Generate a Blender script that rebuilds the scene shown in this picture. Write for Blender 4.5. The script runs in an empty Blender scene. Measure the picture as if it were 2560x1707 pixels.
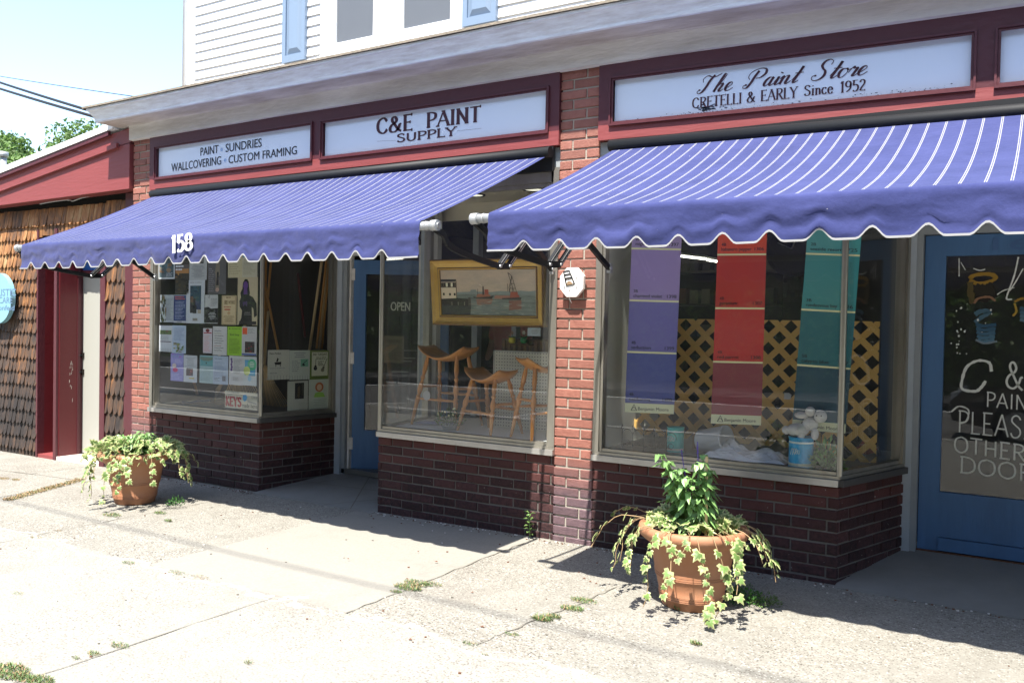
import bpy, math, random
from mathutils import Vector, Matrix, noise as noise_
R = math.radians
random.seed(7)
scene = bpy.context.scene
col = scene.collection
# ---------------------------------------------------------------- camera
CAM = Vector((0, -5.204, 1.488)); YAW, PITCH, ROLL, FPX = R(31.8), R(1.18), R(1.07), 2150.0
_f = Vector((-math.sin(YAW), math.cos(YAW), 0)); _r = Vector((math.cos(YAW), math.sin(YAW), 0)); _u = Vector((0, 0, 1))
FW = _f*math.cos(PITCH) - _u*math.sin(PITCH); U2 = _u*math.cos(PITCH) + _f*math.sin(PITCH)
RT = _r*math.cos(ROLL) + U2*math.sin(ROLL); UP = U2*math.cos(ROLL) - _r*math.sin(ROLL)
cd = bpy.data.cameras.new('camera'); cam = bpy.data.objects.new('camera', cd); col.objects.link(cam)
cd.sensor_width = 36; cd.sensor_fit = 'HORIZONTAL'; cd.lens = FPX/2560*36; cd.clip_end = 500; cd.clip_start = .05
m = Matrix((RT, UP, -FW)).transposed().to_4x4(); m.translation = CAM; cam.matrix_world = m
scene.camera = cam
# ---------------------------------------------------------------- sky, sun, exposure
SUN = Vector((.05, -.473, 1)).normalized()
EL = math.asin(SUN.z)
w = bpy.data.worlds.new('World'); scene.world = w; w.use_nodes = True
nt = w.node_tree; bg = nt.nodes['Background']
sk = nt.nodes.new('ShaderNodeTexSky'); sk.sky_type = 'NISHITA'; sk.sun_disc = False
sk.sun_elevation = EL; sk.sun_rotation = math.atan2(SUN.x, SUN.y); sk.air_density = 1.0; sk.dust_density = .8; sk.ozone_density = .8
nt.links.new(sk.outputs[0], bg.inputs[0]); bg.inputs[1].default_value = .14
sl = bpy.data.lights.new('sun', 'SUN'); sl.energy = 4.5; sl.angle = R(.53); sl.color = (1, .95, .87)
so = bpy.data.objects.new('sun', sl); col.objects.link(so); so.rotation_euler = SUN.to_track_quat('Z', 'Y').to_euler(); so.location = (0, -8, 20)
scene.view_settings.view_transform = 'Standard'; scene.view_settings.look = 'None'
scene.view_settings.exposure = 1.66; scene.view_settings.gamma = 1; scene.view_settings.use_curve_mapping = False
scene.render.engine = 'CYCLES'
scene.cycles.max_bounces = 8; scene.cycles.transparent_max_bounces = 24; scene.cycles.transmission_bounces = 6
scene.cycles.diffuse_bounces = 4; scene.cycles.glossy_bounces = 4

# ---------------------------------------------------------------- measuring helpers: photo pixel -> point on a real plane
def ray(px, py): return RT*((px-1280)/FPX) - UP*((py-853.5)/FPX) + FW
def at(px, py, n, p0):
    d = ray(px, py); n = Vector(n); t = n.dot(Vector(p0)-CAM)/n.dot(d); return CAM + d*t
def aY(px, py, y=0.): return at(px, py, (0, 1, 0), (0, y, 0))
def aX(px, py, x): return at(px, py, (1, 0, 0), (x, 0, 0))
def aZ(px, py, z=0.): return at(px, py, (0, 0, 1), (0, 0, z))
def V(*a): return Vector(a)
def lerp(a, b, t): return a+(b-a)*t
def interp(x, xs, ys):
    if x <= xs[0]: return ys[0]
    for i in range(1, len(xs)):
        if x <= xs[i]: return lerp(ys[i-1], ys[i], (x-xs[i-1])/(xs[i]-xs[i-1]))
    return ys[-1]
def sag(x): return interp(x, [-7.7, -5.6, -2.9, -2.5, -.1, 3], [-.014, 0, .004, .004, -.036, -.08])

# ---------------------------------------------------------------- materials
M = {}
def mat(name, color, rough=.6, metal=0., spec=.5, var=0., vscale=3., var2=None, bump=0., bscale=60., stretch=(1, 1, 1), island=0., emit=None, estr=0., trans=0., coat=0., obj=False):
    """var: noise mix towards var2 (a second real colour) ; island: random brightness per piece"""
    m = bpy.data.materials.new(name); m.use_nodes = True; nt = m.node_tree; N = nt.nodes; L = nt.links
    b = N['Principled BSDF']; b.inputs['Roughness'].default_value = rough; b.inputs['Metallic'].default_value = metal
    b.inputs['Specular IOR Level'].default_value = spec; b.inputs['Coat Weight'].default_value = coat
    c = (*color, 1); b.inputs['Base Color'].default_value = c
    if var or bump:
        g = N.new('ShaderNodeTexCoord') if obj else N.new('ShaderNodeNewGeometry')
        mp = N.new('ShaderNodeMapping'); mp.inputs['Scale'].default_value = stretch
        L.new(g.outputs['Object' if obj else 'Position'], mp.inputs[0])
    out = None
    if var:
        n = N.new('ShaderNodeTexNoise'); n.inputs['Scale'].default_value = vscale; n.inputs['Detail'].default_value = 8; n.inputs['Roughness'].default_value = .65
        L.new(mp.outputs[0], n.inputs[0])
        r = N.new('ShaderNodeValToRGB'); r.color_ramp.elements[0].position = .5-.28/max(var, .3)*.6; r.color_ramp.elements[1].position = .5+.28/max(var, .3)*.6
        L.new(n.outputs[0], r.inputs[0])
        v2 = var2 or tuple(x*(1-.5*var) for x in color)
        r.color_ramp.elements[0].color = (*v2, 1); r.color_ramp.elements[1].color = c; out = r.outputs[0]
    if island:
        g2 = N.new('ShaderNodeNewGeometry'); mr = N.new('ShaderNodeMapRange'); mr.inputs['To Min'].default_value = 1-island; mr.inputs['To Max'].default_value = 1+island*.6
        L.new(g2.outputs['Random Per Island'], mr.inputs[0])
        mx = N.new('ShaderNodeMix'); mx.data_type = 'RGBA'; mx.blend_type = 'MULTIPLY'; mx.inputs[0].default_value = 1
        if out: L.new(out, mx.inputs[6])
        else: mx.inputs[6].default_value = c
        L.new(mr.outputs[0], mx.inputs[7]); out = mx.outputs[2]
    if out: L.new(out, b.inputs['Base Color'])
    if bump:
        n2 = N.new('ShaderNodeTexNoise'); n2.inputs['Scale'].default_value = bscale; n2.inputs['Detail'].default_value = 6
        L.new(mp.outputs[0], n2.inputs[0]); bp = N.new('ShaderNodeBump'); bp.inputs['Strength'].default_value = bump; bp.inputs['Distance'].default_value = .02
        L.new(n2.outputs[0], bp.inputs['Height']); L.new(bp.outputs[0], b.inputs['Normal'])
    if emit: b.inputs['Emission Color'].default_value = (*emit, 1); b.inputs['Emission Strength'].default_value = estr
    if trans:
        t = N.new('ShaderNodeBsdfTranslucent'); t.inputs[0].default_value = tuple(min(1, x*1.3) for x in color)+(1,)
        if out: L.new(out, t.inputs[0])
        ms = N.new('ShaderNodeMixShader'); ms.inputs[0].default_value = trans
        o = N['Material Output']; L.new(b.outputs[0], ms.inputs[1]); L.new(t.outputs[0], ms.inputs[2]); L.new(ms.outputs[0], o.inputs[0])
    m.diffuse_color = c; M[name] = m; return m
def C8(r, g, b):  # picture value -> linear
    f = lambda v: ((v/255+.055)/1.055)**2.4 if v > 10 else v/255/12.92
    return (f(r), f(g), f(b))
_cc = {}; FB = 1.
def flat(r, g, b, rough=.7):
    k = (r, g, b, rough, FB)
    if k not in _cc: _cc[k] = mat('paint_%d_%d_%d' % (r, g, b), tuple(min(.85, x*FB) for x in C8(r, g, b)), rough, spec=.3)
    return _cc[k]

class MB:
    def __init__(s): s.v = []; s.f = []; s.mi = []; s.mats = []; s.sm = []
    def m(s, mm):
        if mm is None: return 0
        if mm not in s.mats: s.mats.append(mm)
        return s.mats.index(mm)
    def add(s, vs, fs, mm=None, smooth=False):
        o = len(s.v); s.v += [tuple(v) for v in vs]; k = s.m(mm)
        for f in fs: s.f.append(tuple(i+o for i in f)); s.mi.append(k); s.sm.append(smooth)
        return s
    def box(s, x0, x1, y0, y1, z0, z1, mm=None, M4=None):
        vs = [V(x, y, z) for x in (x0, x1) for y in (y0, y1) for z in (z0, z1)]
        if M4: vs = [M4 @ v for v in vs]
        return s.add(vs, [(0, 1, 3, 2), (4, 6, 7, 5), (0, 4, 5, 1), (2, 3, 7, 6), (0, 2, 6, 4), (1, 5, 7, 3)], mm)
    def obox(s, c, ax, ay, az, mm=None):  # centre and three half vectors
        c, ax, ay, az = map(Vector, (c, ax, ay, az))
        vs = [c+ax*i+ay*j+az*k for i in (-1, 1) for j in (-1, 1) for k in (-1, 1)]
        return s.add(vs, [(0, 1, 3, 2), (4, 6, 7, 5), (0, 4, 5, 1), (2, 3, 7, 6), (0, 2, 6, 4), (1, 5, 7, 3)], mm)
    def quad(s, a, b, c, d, mm=None): return s.add([a, b, c, d], [(0, 1, 2, 3)], mm)
    def poly(s, pts, mm=None): return s.add(pts, [tuple(range(len(pts)))], mm)
    def prism(s, pts, off, mm=None):
        n = len(pts); off = Vector(off); vs = [Vector(p) for p in pts]+[Vector(p)+off for p in pts]
        return s.add(vs, [tuple(range(n))[::-1], tuple(range(n, 2*n))]+[(i, (i+1) % n, n+(i+1) % n, n+i) for i in range(n)], mm)
    def tube(s, pts, r, mm=None, n=10, cap=True, smooth=True):
        pts = [Vector(p) for p in pts]; rr = r if isinstance(r, (list, tuple)) else [r]*len(pts); vs = []; fs = []
        for i, p in enumerate(pts):
            d = (pts[min(i+1, len(pts)-1)]-pts[max(i-1, 0)])
            d = d.normalized() if d.length > 1e-9 else V(0, 0, 1)
            a = V(0, 0, 1) if abs(d.z) < .9 else V(1, 0, 0); u = d.cross(a).normalized(); w_ = d.cross(u)
            vs += [p+(u*math.cos(t*2*math.pi/n)+w_*math.sin(t*2*math.pi/n))*rr[i] for t in range(n)]
        for i in range(len(pts)-1):
            for t in range(n): fs.append((i*n+t, i*n+(t+1) % n, (i+1)*n+(t+1) % n, (i+1)*n+t))
        s.add(vs, fs, mm, smooth)
        if cap: k = (len(pts)-1)*n; o = len(s.v)-len(vs); s.add([], [], mm); \
            [s.f.append(f) or s.mi.append(s.m(mm)) or s.sm.append(False) for f in (tuple(o+i for i in range(n))[::-1], tuple(o+k+i for i in range(n)))]
        return s
    def lathe(s, c, prof, mm=None, n=32, smooth=True, M4=None):  # prof: (radius, z)
        c = Vector(c); vs = []
        for r, z in prof:
            for t in range(n):
                p = V(r*math.cos(2*math.pi*t/n), r*math.sin(2*math.pi*t/n), z)
                if M4: p = M4 @ p
                vs.append(c+p)
        fs = [(i*n+t, i*n+(t+1) % n, (i+1)*n+(t+1) % n, (i+1)*n+t) for i in range(len(prof)-1) for t in range(n)]
        return s.add(vs, fs, mm, smooth)
    def strip(s, pts, ws, nrm, mm=None, lift=0.):  # flat ribbon in a plane with normal nrm
        pts = [Vector(p) for p in pts]; nrm = Vector(nrm); n = len(pts); vs = []
        for i, p in enumerate(pts):
            d = pts[min(i+1, n-1)]-pts[max(i-1, 0)]
            if d.length < 1e-9: d = V(1, 0, 0)
            q = d.normalized().cross(nrm)*ws[i]*.5; vs += [p-q+nrm*lift, p+q+nrm*lift]
        return s.add(vs, [(2*i, 2*i+1, 2*i+3, 2*i+2) for i in range(n-1)], mm)
    def build(s, name, mm=None, parent=None, origin=None):
        me = bpy.data.meshes.new(name); o = bpy.data.objects.new(name, me)
        if parent is not None: org = wloc(parent)
        elif origin is not None: org = Vector(origin)
        else:
            xs = [v[0] for v in s.v]; ys = [v[1] for v in s.v]; zs = [v[2] for v in s.v]
            org = V((min(xs)+max(xs))/2, (min(ys)+max(ys))/2, min(zs))
        me.from_pydata([(v[0]-org.x, v[1]-org.y, v[2]-org.z) for v in s.v], [], s.f)
        ms = s.mats or [mm]
        if s.mats and mm: ms = s.mats
        for q in ms: me.materials.append(q)
        for p, k, sm in zip(me.polygons, s.mi, s.sm): p.material_index = k; p.use_smooth = sm
        col.objects.link(o)
        if parent is not None: o.parent = parent; WL[o.name] = org
        else: o.location = org; WL[o.name] = org
        return o
WL = {}
def wloc(o): return WL[o.name]
def tag(o, label=None, cat=None, group=None, kind=None):
    if label: o['label'] = label
    if cat: o['category'] = cat
    if group: o['group'] = group
    if kind: o['kind'] = kind
    return o
def thing(name, loc, label=None, cat=None, group=None, kind=None):
    o = bpy.data.objects.new(name, None); o.empty_display_size = .1; col.objects.link(o); o.location = loc; WL[o.name] = Vector(loc)
    return tag(o, label, cat, group, kind)
def copy_tree(o, parent=None):
    c = o.copy(); col.objects.link(c)
    if parent: c.parent = parent
    for ch in list(o.children): copy_tree(ch, c)
    return c
def smoothline(pts, k=6):  # Catmull-Rom
    P = [Vector(p) for p in pts]; P = [P[0]*2-P[1]]+P+[P[-1]*2-P[-2]]; out = []
    for i in range(1, len(P)-2):
        a, b, c, d = P[i-1:i+3]
        for j in range(k):
            t = j/k; out.append(.5*((2*b)+(c-a)*t+(2*a-5*b+4*c-d)*t*t+(3*b-a-3*c+d)*t**3))
    return out+[P[-2]]

# ---------------------------------------------------------------- lettering
GL = {  # glyph skeletons: advance width, strokes in a unit cap-height box ('l' straight, 'c' curved)
'C': (.78, [('c', [(.70, .76), (.56, .95), (.40, 1.0), (.16, .84), (.07, .5), (.16, .16), (.40, 0), (.58, .06), (.71, .24)])]),
'E': (.62, [('l', [(.13, 1), (.13, 0)]), ('l', [(.05, 1), (.56, 1)]), ('l', [(.13, .52), (.46, .52)]), ('l', [(.05, 0), (.58, 0)])]),
'&': (.88, [('c', [(.82, .50), (.72, .44), (.62, .2), (.40, 0), (.16, .03), (.07, .22), (.18, .45), (.42, .62), (.50, .80), (.38, .98), (.24, .92), (.22, .74), (.40, .46), (.62, .14), (.82, .0)])]),
'P': (.64, [('l', [(.13, 1), (.13, 0)]), ('c', [(.05, 1), (.38, .99), (.57, .88), (.58, .66), (.42, .50), (.13, .46)])]),
'A': (.78, [('l', [(.04, 0), (.40, 1)]), ('l', [(.40, 1), (.74, 0)]), ('l', [(.16, .34), (.62, .34)])]),
'I': (.32, [('l', [(.16, 1), (.16, 0)])]),
'N': (.80, [('l', [(.13, 0), (.13, 1)]), ('l', [(.13, 1), (.67, 0)]), ('l', [(.67, 0), (.67, 1)])]),
'T': (.68, [('l', [(.34, 1), (.34, 0)]), ('l', [(.02, 1), (.66, 1)])]),
'S': (.62, [('c', [(.54, .82), (.44, .96), (.28, 1.0), (.12, .90), (.10, .72), (.30, .55), (.50, .40), (.54, .20), (.42, .04), (.24, 0), (.12, .06), (.05, .20)])]),
'U': (.78, [('c', [(.13, 1), (.13, .6), (.14, .25), (.28, .03), (.48, .02), (.63, .2), (.66, .6), (.66, 1)])]),
'L': (.58, [('l', [(.13, 1), (.13, 0)]), ('l', [(.05, 0), (.55, 0)])]),
'Y': (.70, [('l', [(.04, 1), (.35, .48)]), ('l', [(.66, 1), (.35, .48)]), ('l', [(.35, .5), (.35, 0)])]),
'R': (.68, [('l', [(.13, 1), (.13, 0)]), ('c', [(.05, 1), (.38, .99), (.56, .88), (.56, .68), (.40, .53), (.13, .50)]), ('l', [(.32, .50), (.64, 0)])]),
'O': (.80, [('c', [(.40, 1), (.14, .84), (.06, .5), (.14, .16), (.40, 0), (.66, .16), (.74, .5), (.66, .84), (.40, 1)])]),
'H': (.74, [('l', [(.12, 1), (.12, 0)]), ('l', [(.62, 1), (.62, 0)]), ('l', [(.12, .5), (.62, .5)])]),
'D': (.74, [('l', [(.12, 1), (.12, 0)]), ('c', [(.05, 1), (.38, .98), (.62, .80), (.68, .5), (.62, .2), (.38, .02), (.05, 0)])]),
'K': (.70, [('l', [(.12, 1), (.12, 0)]), ('l', [(.60, 1), (.12, .42)]), ('l', [(.26, .56), (.66, 0)])]),
'i': (.30, [('l', [(.15, .62), (.15, 0)]), ('l', [(.15, .86), (.15, .93)])]),
'n': (.56, [('l', [(.12, .62), (.12, 0)]), ('c', [(.12, .46), (.22, .60), (.36, .60), (.43, .44), (.44, 0)])]),
'c': (.50, [('c', [(.43, .50), (.34, .62), (.18, .60), (.07, .42), (.07, .2), (.18, .02), (.34, .02), (.45, .16)])]),
'e': (.50, [('c', [(.08, .34), (.42, .36), (.40, .54), (.24, .64), (.08, .46), (.07, .2), (.20, 0), (.36, .02), (.45, .15)])]),
'1': (.36, [('l', [(.18, 1), (.18, 0)]), ('l', [(.04, .84), (.18, 1)])]),
'9': (.56, [('c', [(.48, .72), (.42, .52), (.24, .46), (.08, .58), (.07, .82), (.22, 1), (.42, .92), (.49, .66), (.42, .28), (.12, 0)])]),
'5': (.54, [('l', [(.46, 1), (.14, 1)]), ('l', [(.14, 1), (.10, .54)]), ('c', [(.10, .54), (.28, .62), (.47, .48), (.48, .22), (.34, .02), (.16, 0), (.05, .10)])]),
'2': (.54, [('c', [(.07, .78), (.14, .95), (.30, 1), (.45, .86), (.42, .62), (.22, .32), (.06, .02)]), ('l', [(.06, .02), (.48, .02)])]),
'8': (.58, [('c', [(.28, .54), (.12, .68), (.12, .9), (.28, 1), (.44, .9), (.44, .68), (.28, .54), (.08, .38), (.07, .14), (.28, 0), (.49, .14), (.48, .38), (.28, .54)])]),
' ': (.40, []), '.': (.3, [])}
SC = {  # copperplate capitals and small letters, in writing direction
'T': (.72, [('c', [(.55, .98), (.40, .70), (.30, .35), (.16, .06), (.0, .0), (-.06, .12), (.02, .2)]), ('c', [(.10, .62), (.06, .82), (.22, .98), (.42, .90), (.62, .88), (.86, 1.02)])]),
'h': (.50, [('c', [(.0, .02), (.22, .45), (.40, .88), (.34, .98), (.26, .80), (.12, .35), (.02, 0)]), ('c', [(.06, .15), (.22, .40), (.34, .44), (.32, .28), (.24, .06), (.32, .0), (.44, .12)])]),
'e': (.36, [('c', [(.0, .12), (.16, .20), (.30, .34), (.26, .46), (.14, .40), (.05, .20), (.08, .02), (.20, .0), (.38, .14)])]),
'P': (.80, [('c', [(.42, .90), (.30, .60), (.20, .25), (.08, .02), (-.06, .0), (-.10, .12), (.0, .18)]), ('c', [(.12, .45), (.02, .62), (.12, .88), (.42, 1.02), (.70, .96), (.74, .72), (.56, .52), (.36, .50)])]),
'a': (.46, [('c', [(.34, .42), (.22, .46), (.08, .30), (.04, .08), (.12, .0), (.24, .14), (.36, .40)]), ('c', [(.38, .46), (.30, .22), (.28, .04), (.36, .0), (.48, .14)])]),
'i': (.26, [('c', [(.02, .16), (.16, .44), (.12, .24), (.08, .04), (.16, .0), (.28, .14)]), ('l', [(.25, .66), (.24, .60)])]),
'n': (.52, [('c', [(.0, .30), (.10, .44), (.12, .38), (.04, .0)]), ('c', [(.05, .10), (.20, .38), (.32, .44), (.34, .34), (.27, .06), (.34, .0), (.48, .14)])]),
't': (.34, [('c', [(.02, .14), (.24, .60), (.34, .86), (.24, .50), (.10, .08), (.16, .0), (.30, .12)]), ('l', [(.08, .52), (.42, .52)])]),
'S': (.66, [('c', [(.56, .74), (.60, .92), (.46, 1.04), (.28, .96), (.20, .76), (.28, .58), (.40, .42), (.40, .20), (.26, .02), (.06, -.02), (-.08, .08), (-.06, .22), (.04, .24)])]),
'o': (.42, [('c', [(.30, .44), (.14, .42), (.04, .20), (.10, .0), (.24, .04), (.36, .26), (.30, .44), (.38, .36), (.48, .40)])]),
'r': (.40, [('c', [(.0, .20), (.16, .50), (.20, .40), (.32, .42), (.26, .20), (.20, .02), (.28, 0), (.40, .12)])]),
' ': (.62, [])}
def text_strokes(txt, font): 
    x = 0; out = []
    for ch in txt:
        adv, st = font.get(ch, font[' '])
        for kind, pts in st: out.append((kind, [(x+a, b) for a, b in pts]))
        x += adv+(.06 if font is GL else -.02)
    return out, x
def letter(mb, txt, org, ux, uz, width, height, mm, style='serif', lift=.002, slant=0., thick=.15, thin=.05, font=None):
    """write txt on the plane spanned by unit vectors ux (along the line) and uz (up)"""
    font = font or (SC if style == 'script' else GL); ux = Vector(ux); uz = Vector(uz); nrm = ux.cross(uz)  # towards the reader
    st, tw = text_strokes(txt, font); sx = width/max(tw, .01); org = Vector(org); k = 0
    def put(pts, ws):
        nonlocal k
        k += 1
        mb.strip([org+ux*(a*sx+b*height*slant)+uz*(b*height) for a, b in pts], [w_*height for w_ in ws], nrm, mm, lift+k*2e-5)
    for kind, pts in st:
        P = [V(a, b, 0) for a, b in pts]
        if kind == 'c': P = smoothline(P, 7)
        pp = [(p.x, p.y) for p in P]; n = len(pp); ws = []
        for i in range(n):
            d = P[min(i+1, n-1)]-P[max(i-1, 0)]; d = V(d.x*sx, d.y*height, 0).normalized()
            if style == 'mono': wv = thick
            elif style == 'script': wv = thin+(thick-thin)*max(0, -d.y)**1.2
            else: wv = thin+(thick-thin)*abs(d.y)**1.3
            ws.append(wv)
        if kind == 'l' and style == 'serif' and n == 2:
            (x0, y0), (x1, y1) = pp; vert = abs(y1-y0) > .3
            if vert and abs(x1-x0) > .2 and (x1-x0)*(y1-y0) > 0: ws = [thick*.5]*2
            if vert:
                for (a, b) in pp:
                    if abs(b) < .02 or b > .55 and abs(b-1) < .02 or abs(b-.62) < .02: put([(a-.12, b), (a+.12, b)], [thin*1.2]*2)
            else:
                if abs(y0-y1) < .02 and (x1-x0) > .3: put([(x1, y1-.09), (x1, y1+.09)], [thin*1.3]*2)
        put(pp, ws)
        if style == 'script' and kind == 'c' and pp[-1][0] < pp[0][0]-.2:  # ball terminal
            put([(pp[-1][0]-.03, pp[-1][1]), (pp[-1][0]+.05, pp[-1][1])], [.09, .09])
_tc = {}
def sans_mesh(txt):
    if txt in _tc: return _tc[txt]
    cu = bpy.data.curves.new('t', 'FONT'); cu.body = txt; cu.size = 1; cu.resolution_u = 3; cu.offset = 0
    o = bpy.data.objects.new('t', cu); col.objects.link(o); bpy.context.view_layer.update()
    me = bpy.data.meshes.new_from_object(o.evaluated_get(bpy.context.evaluated_depsgraph_get()))
    vs = [tuple(v.co) for v in me.vertices]; fs = [tuple(p.vertices) for p in me.polygons]
    bpy.data.objects.remove(o); bpy.data.curves.remove(cu); bpy.data.meshes.remove(me)
    _tc[txt] = (vs, fs); return _tc[txt]
def sans(mb, txt, org, ux, uz, width, height, mm, lift=.002):
    vs, fs = sans_mesh(txt)
    if not vs: return
    x0 = min(v[0] for v in vs); x1 = max(v[0] for v in vs); up = txt.upper() == txt or any(c in txt for c in 'bdfhklt')
    sc = .72 if up else .55
    ux = Vector(ux); uz = Vector(uz); nr = ux.cross(uz); org = Vector(org)
    for sh in (0, .035): mb.add([org+ux*((v[0]-x0)/(x1-x0)*width+sh*height)+uz*(v[1]/.72*height)+nr*(lift+sh*.0005) for v in vs], fs, mm)
# ---------------------------------------------------------------- material library
mat('maroon', (.085, .019, .025), .45, var=.25, vscale=4, bump=.12, bscale=25)
mat('maroon_lit', (.235, .052, .050), .5, var=.3, vscale=3, var2=(.195, .042, .042), bump=.15, bscale=18, stretch=(.3, 1, 2))  # brighter maroon toned for sunlit faces
mat('maroon_dark', (.115, .012, .016), .4, var=.3, vscale=5, bump=.1, bscale=20)
mat('sign_white_sky', (.74, .82, .90), .35, var=.08, vscale=2)  # white boards, the blue sky reflection put into their colour
mat('sign_ink', (.055, .012, .022), .5)
mat('sign_black', (.012, .012, .02), .5)
mat('old_white', (.80, .78, .74), .65, var=.75, vscale=2.2, var2=(.40, .36, .31), bump=.25, bscale=30, stretch=(.35, 1, 1.6))
mat('old_white_dirty', (.66, .63, .58), .7, var=.9, vscale=6, var2=(.34, .29, .24), bump=.35, bscale=40, stretch=(.25, 1, 1.5))
mat('siding_white', (.78, .80, .82), .5, var=.1, vscale=2)
mat('trim_white', (.78, .80, .82), .5)
mat('vinyl_shutter', (.19, .26, .36), .45, var=.1, vscale=6)
mat('brick_red', (.46, .155, .105), .8, island=.18, var=.35, vscale=30, var2=(.37, .12, .085), bump=.25, bscale=140)
mat('mortar', (.40, .36, .30), .9, bump=.4, bscale=180, var=.4, vscale=20)
mat('mortar_dark', (.15, .138, .118), .9, bump=.4, bscale=180, var=.5, vscale=14, var2=(.10, .09, .085))
mat('alu', (.42, .40, .35), .38, metal=.75, var=.5, vscale=9, var2=(.26, .24, .20), bump=.05, stretch=(1, 1, .3))
mat('alu_sill', (.50, .49, .47), .35, metal=.6, var=.4, vscale=7, var2=(.33, .31, .28))
mat('white_alu', (.62, .63, .60), .5, var=.3, vscale=4)
mat('grey_paint', (.30, .33, .34), .55, var=.5, vscale=6, var2=(.22, .24, .26), bump=.15, bscale=30)
mat('jamb_blue_grey', (.40, .46, .52), .5, var=.4, vscale=7, var2=(.30, .33, .36), bump=.1, bscale=40)
mat('door_blue', (.062, .165, .35), .55, var=.9, vscale=5, var2=(.05, .125, .26), bump=.35, bscale=14, stretch=(1, 1, .18))
mat('dark_metal', (.009, .010, .012), .6, spec=.3)
mat('steel', (.55, .57, .58), .35, metal=.8)
mat('galv', (.42, .43, .43), .5, metal=.3, var=.4, vscale=20)
mat('inside_dark', (.008, .008, .007), .9, spec=.1)
mat('inside_wall', (.10, .09, .08), .9)
mat('inside_ceiling', (.55, .50, .38), .9)
mat('deck_white', (.74, .76, .76), .35, var=.3, vscale=6)
mat('deck_dark', (.12, .12, .11), .5, var=.3, vscale=6)
mat('wood_honey', (.70, .33, .095), .3, var=.6, vscale=8, var2=(.46, .17, .04), stretch=(3, 3, .5), obj=True, coat=.4)
mat('wood_pale', (.72, .52, .27), .5, var=.4, vscale=10, stretch=(3, 3, .4))
mat('wood_orange', (.72, .34, .08), .4, var=.4, vscale=10, stretch=(3, 3, .4))
mat('lattice_tan', (.80, .49, .13), .55, var=.3, vscale=5)
mat('terracotta', (.33, .133, .060), .66, var=.8, vscale=7, var2=(.34, .17, .095), bump=.08, bscale=60)
mat('soil', (.045, .03, .02), .95, bump=.6, bscale=50)
mat('rust', (.14, .06, .03), .9, var=.5, vscale=20)
mat('fluor', (.8, .8, .75), .5, emit=(1, .97, .85), estr=3.)
mat('paper', (.72, .72, .70), .7)
mat('gold', (.72, .46, .10), .38, metal=.2, var=.4, vscale=14, var2=(.55, .31, .06), bump=.1)
mat('gold_dark', (.16, .08, .02), .5)
mat('asphalt', (.12, .117, .11), .9, var=.5, vscale=6, bump=.4, bscale=90)
mat('car_paint', (.012, .014, .022), .18, coat=1.)
mat('car_glass', (.02, .025, .03), .05)
mat('rubber', (.015, .015, .015), .8)
mat('skin', (.45, .25, .18), .5)
mat('shirt_pink', (.50, .16, .14), .8)
mat('trousers', (.05, .05, .07), .8)
mat('hair_grey', (.2, .18, .16), .7)
mat('bark', (.10, .07, .05), .9, bump=.6, bscale=20)
mat('leaf_tree', (.14, .235, .06), .6, island=.5, trans=.35)
mat('leaf_dark', (.02, .055, .014), .6, island=.7, trans=.1)
mat('leaf_ivy', (.14, .235, .06), .45, island=.35, trans=.25)
mat('leaf_ivy_edge', (.40, .43, .19), .45, island=.25, trans=.25)
mat('leaf_salvia', (.21, .38, .12), .4, island=.4, trans=.25)
mat('leaf_shrub', (.05, .14, .03), .7, spec=.2, island=.5, trans=.2)
mat('flower_purple', (.12, .06, .42), .6, island=.3)
mat('weed_green', (.11, .18, .05), .6, island=.5, trans=.2)
mat('weed_dry', (.30, .20, .10), .7, island=.4)
mat('plastic_sheet', (.78, .80, .84), .25, coat=.3)
mat('fur_white', (.72, .70, .68), .95, var=.3, vscale=40, bump=.6, bscale=120)
mat('teal_can', (.03, .50, .45), .3, var=.2)
mat('blue_can', (.02, .42, .72), .3, var=.7, vscale=30, var2=(.01, .22, .48))
mat('cream_label', (.62, .60, .44), .5)
mat('pegboard', (.60, .60, .52), .6)
mat('blue_sign', (.21, .42, .49), .4)
mat('gutter_white', (.82, .83, .82), .45)

# glass: clear pane, reflectance by viewing angle
g = bpy.data.materials.new('window_glass'); g.use_nodes = True; nt = g.node_tree; N = nt.nodes; L = nt.links
N.remove(N['Principled BSDF'])
lw = N.new('ShaderNodeLayerWeight'); lw.inputs[0].default_value = .5
p5 = N.new('ShaderNodeMath'); p5.operation = 'POWER'; p5.inputs[1].default_value = 4.; L.new(lw.outputs['Facing'], p5.inputs[0])
mm_ = N.new('ShaderNodeMath'); mm_.operation = 'MULTIPLY_ADD'; mm_.inputs[1].default_value = .92; mm_.inputs[2].default_value = .033; L.new(p5.outputs[0], mm_.inputs[0])
tr = N.new('ShaderNodeBsdfTransparent'); tr.inputs[0].default_value = (.975, .985, .98, 1); gl = N.new('ShaderNodeBsdfGlossy'); gl.inputs['Roughness'].default_value = .005
ge = N.new('ShaderNodeNewGeometry'); dn = N.new('ShaderNodeTexNoise'); dn.inputs['Scale'].default_value = 2.2; dn.inputs['Detail'].default_value = 9; dn.inputs['Roughness'].default_value = .7; L.new(ge.outputs['Position'], dn.inputs[0])
da = N.new('ShaderNodeMath'); da.operation = 'MULTIPLY_ADD'; da.inputs[1].default_value = .07; da.inputs[2].default_value = -.018; da.use_clamp = True; L.new(dn.outputs[0], da.inputs[0])
df = N.new('ShaderNodeBsdfDiffuse'); df.inputs[0].default_value = (.8, .8, .78, 1); m0 = N.new('ShaderNodeMixShader'); L.new(da.outputs[0], m0.inputs[0]); L.new(tr.outputs[0], m0.inputs[1]); L.new(df.outputs[0], m0.inputs[2])
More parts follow.
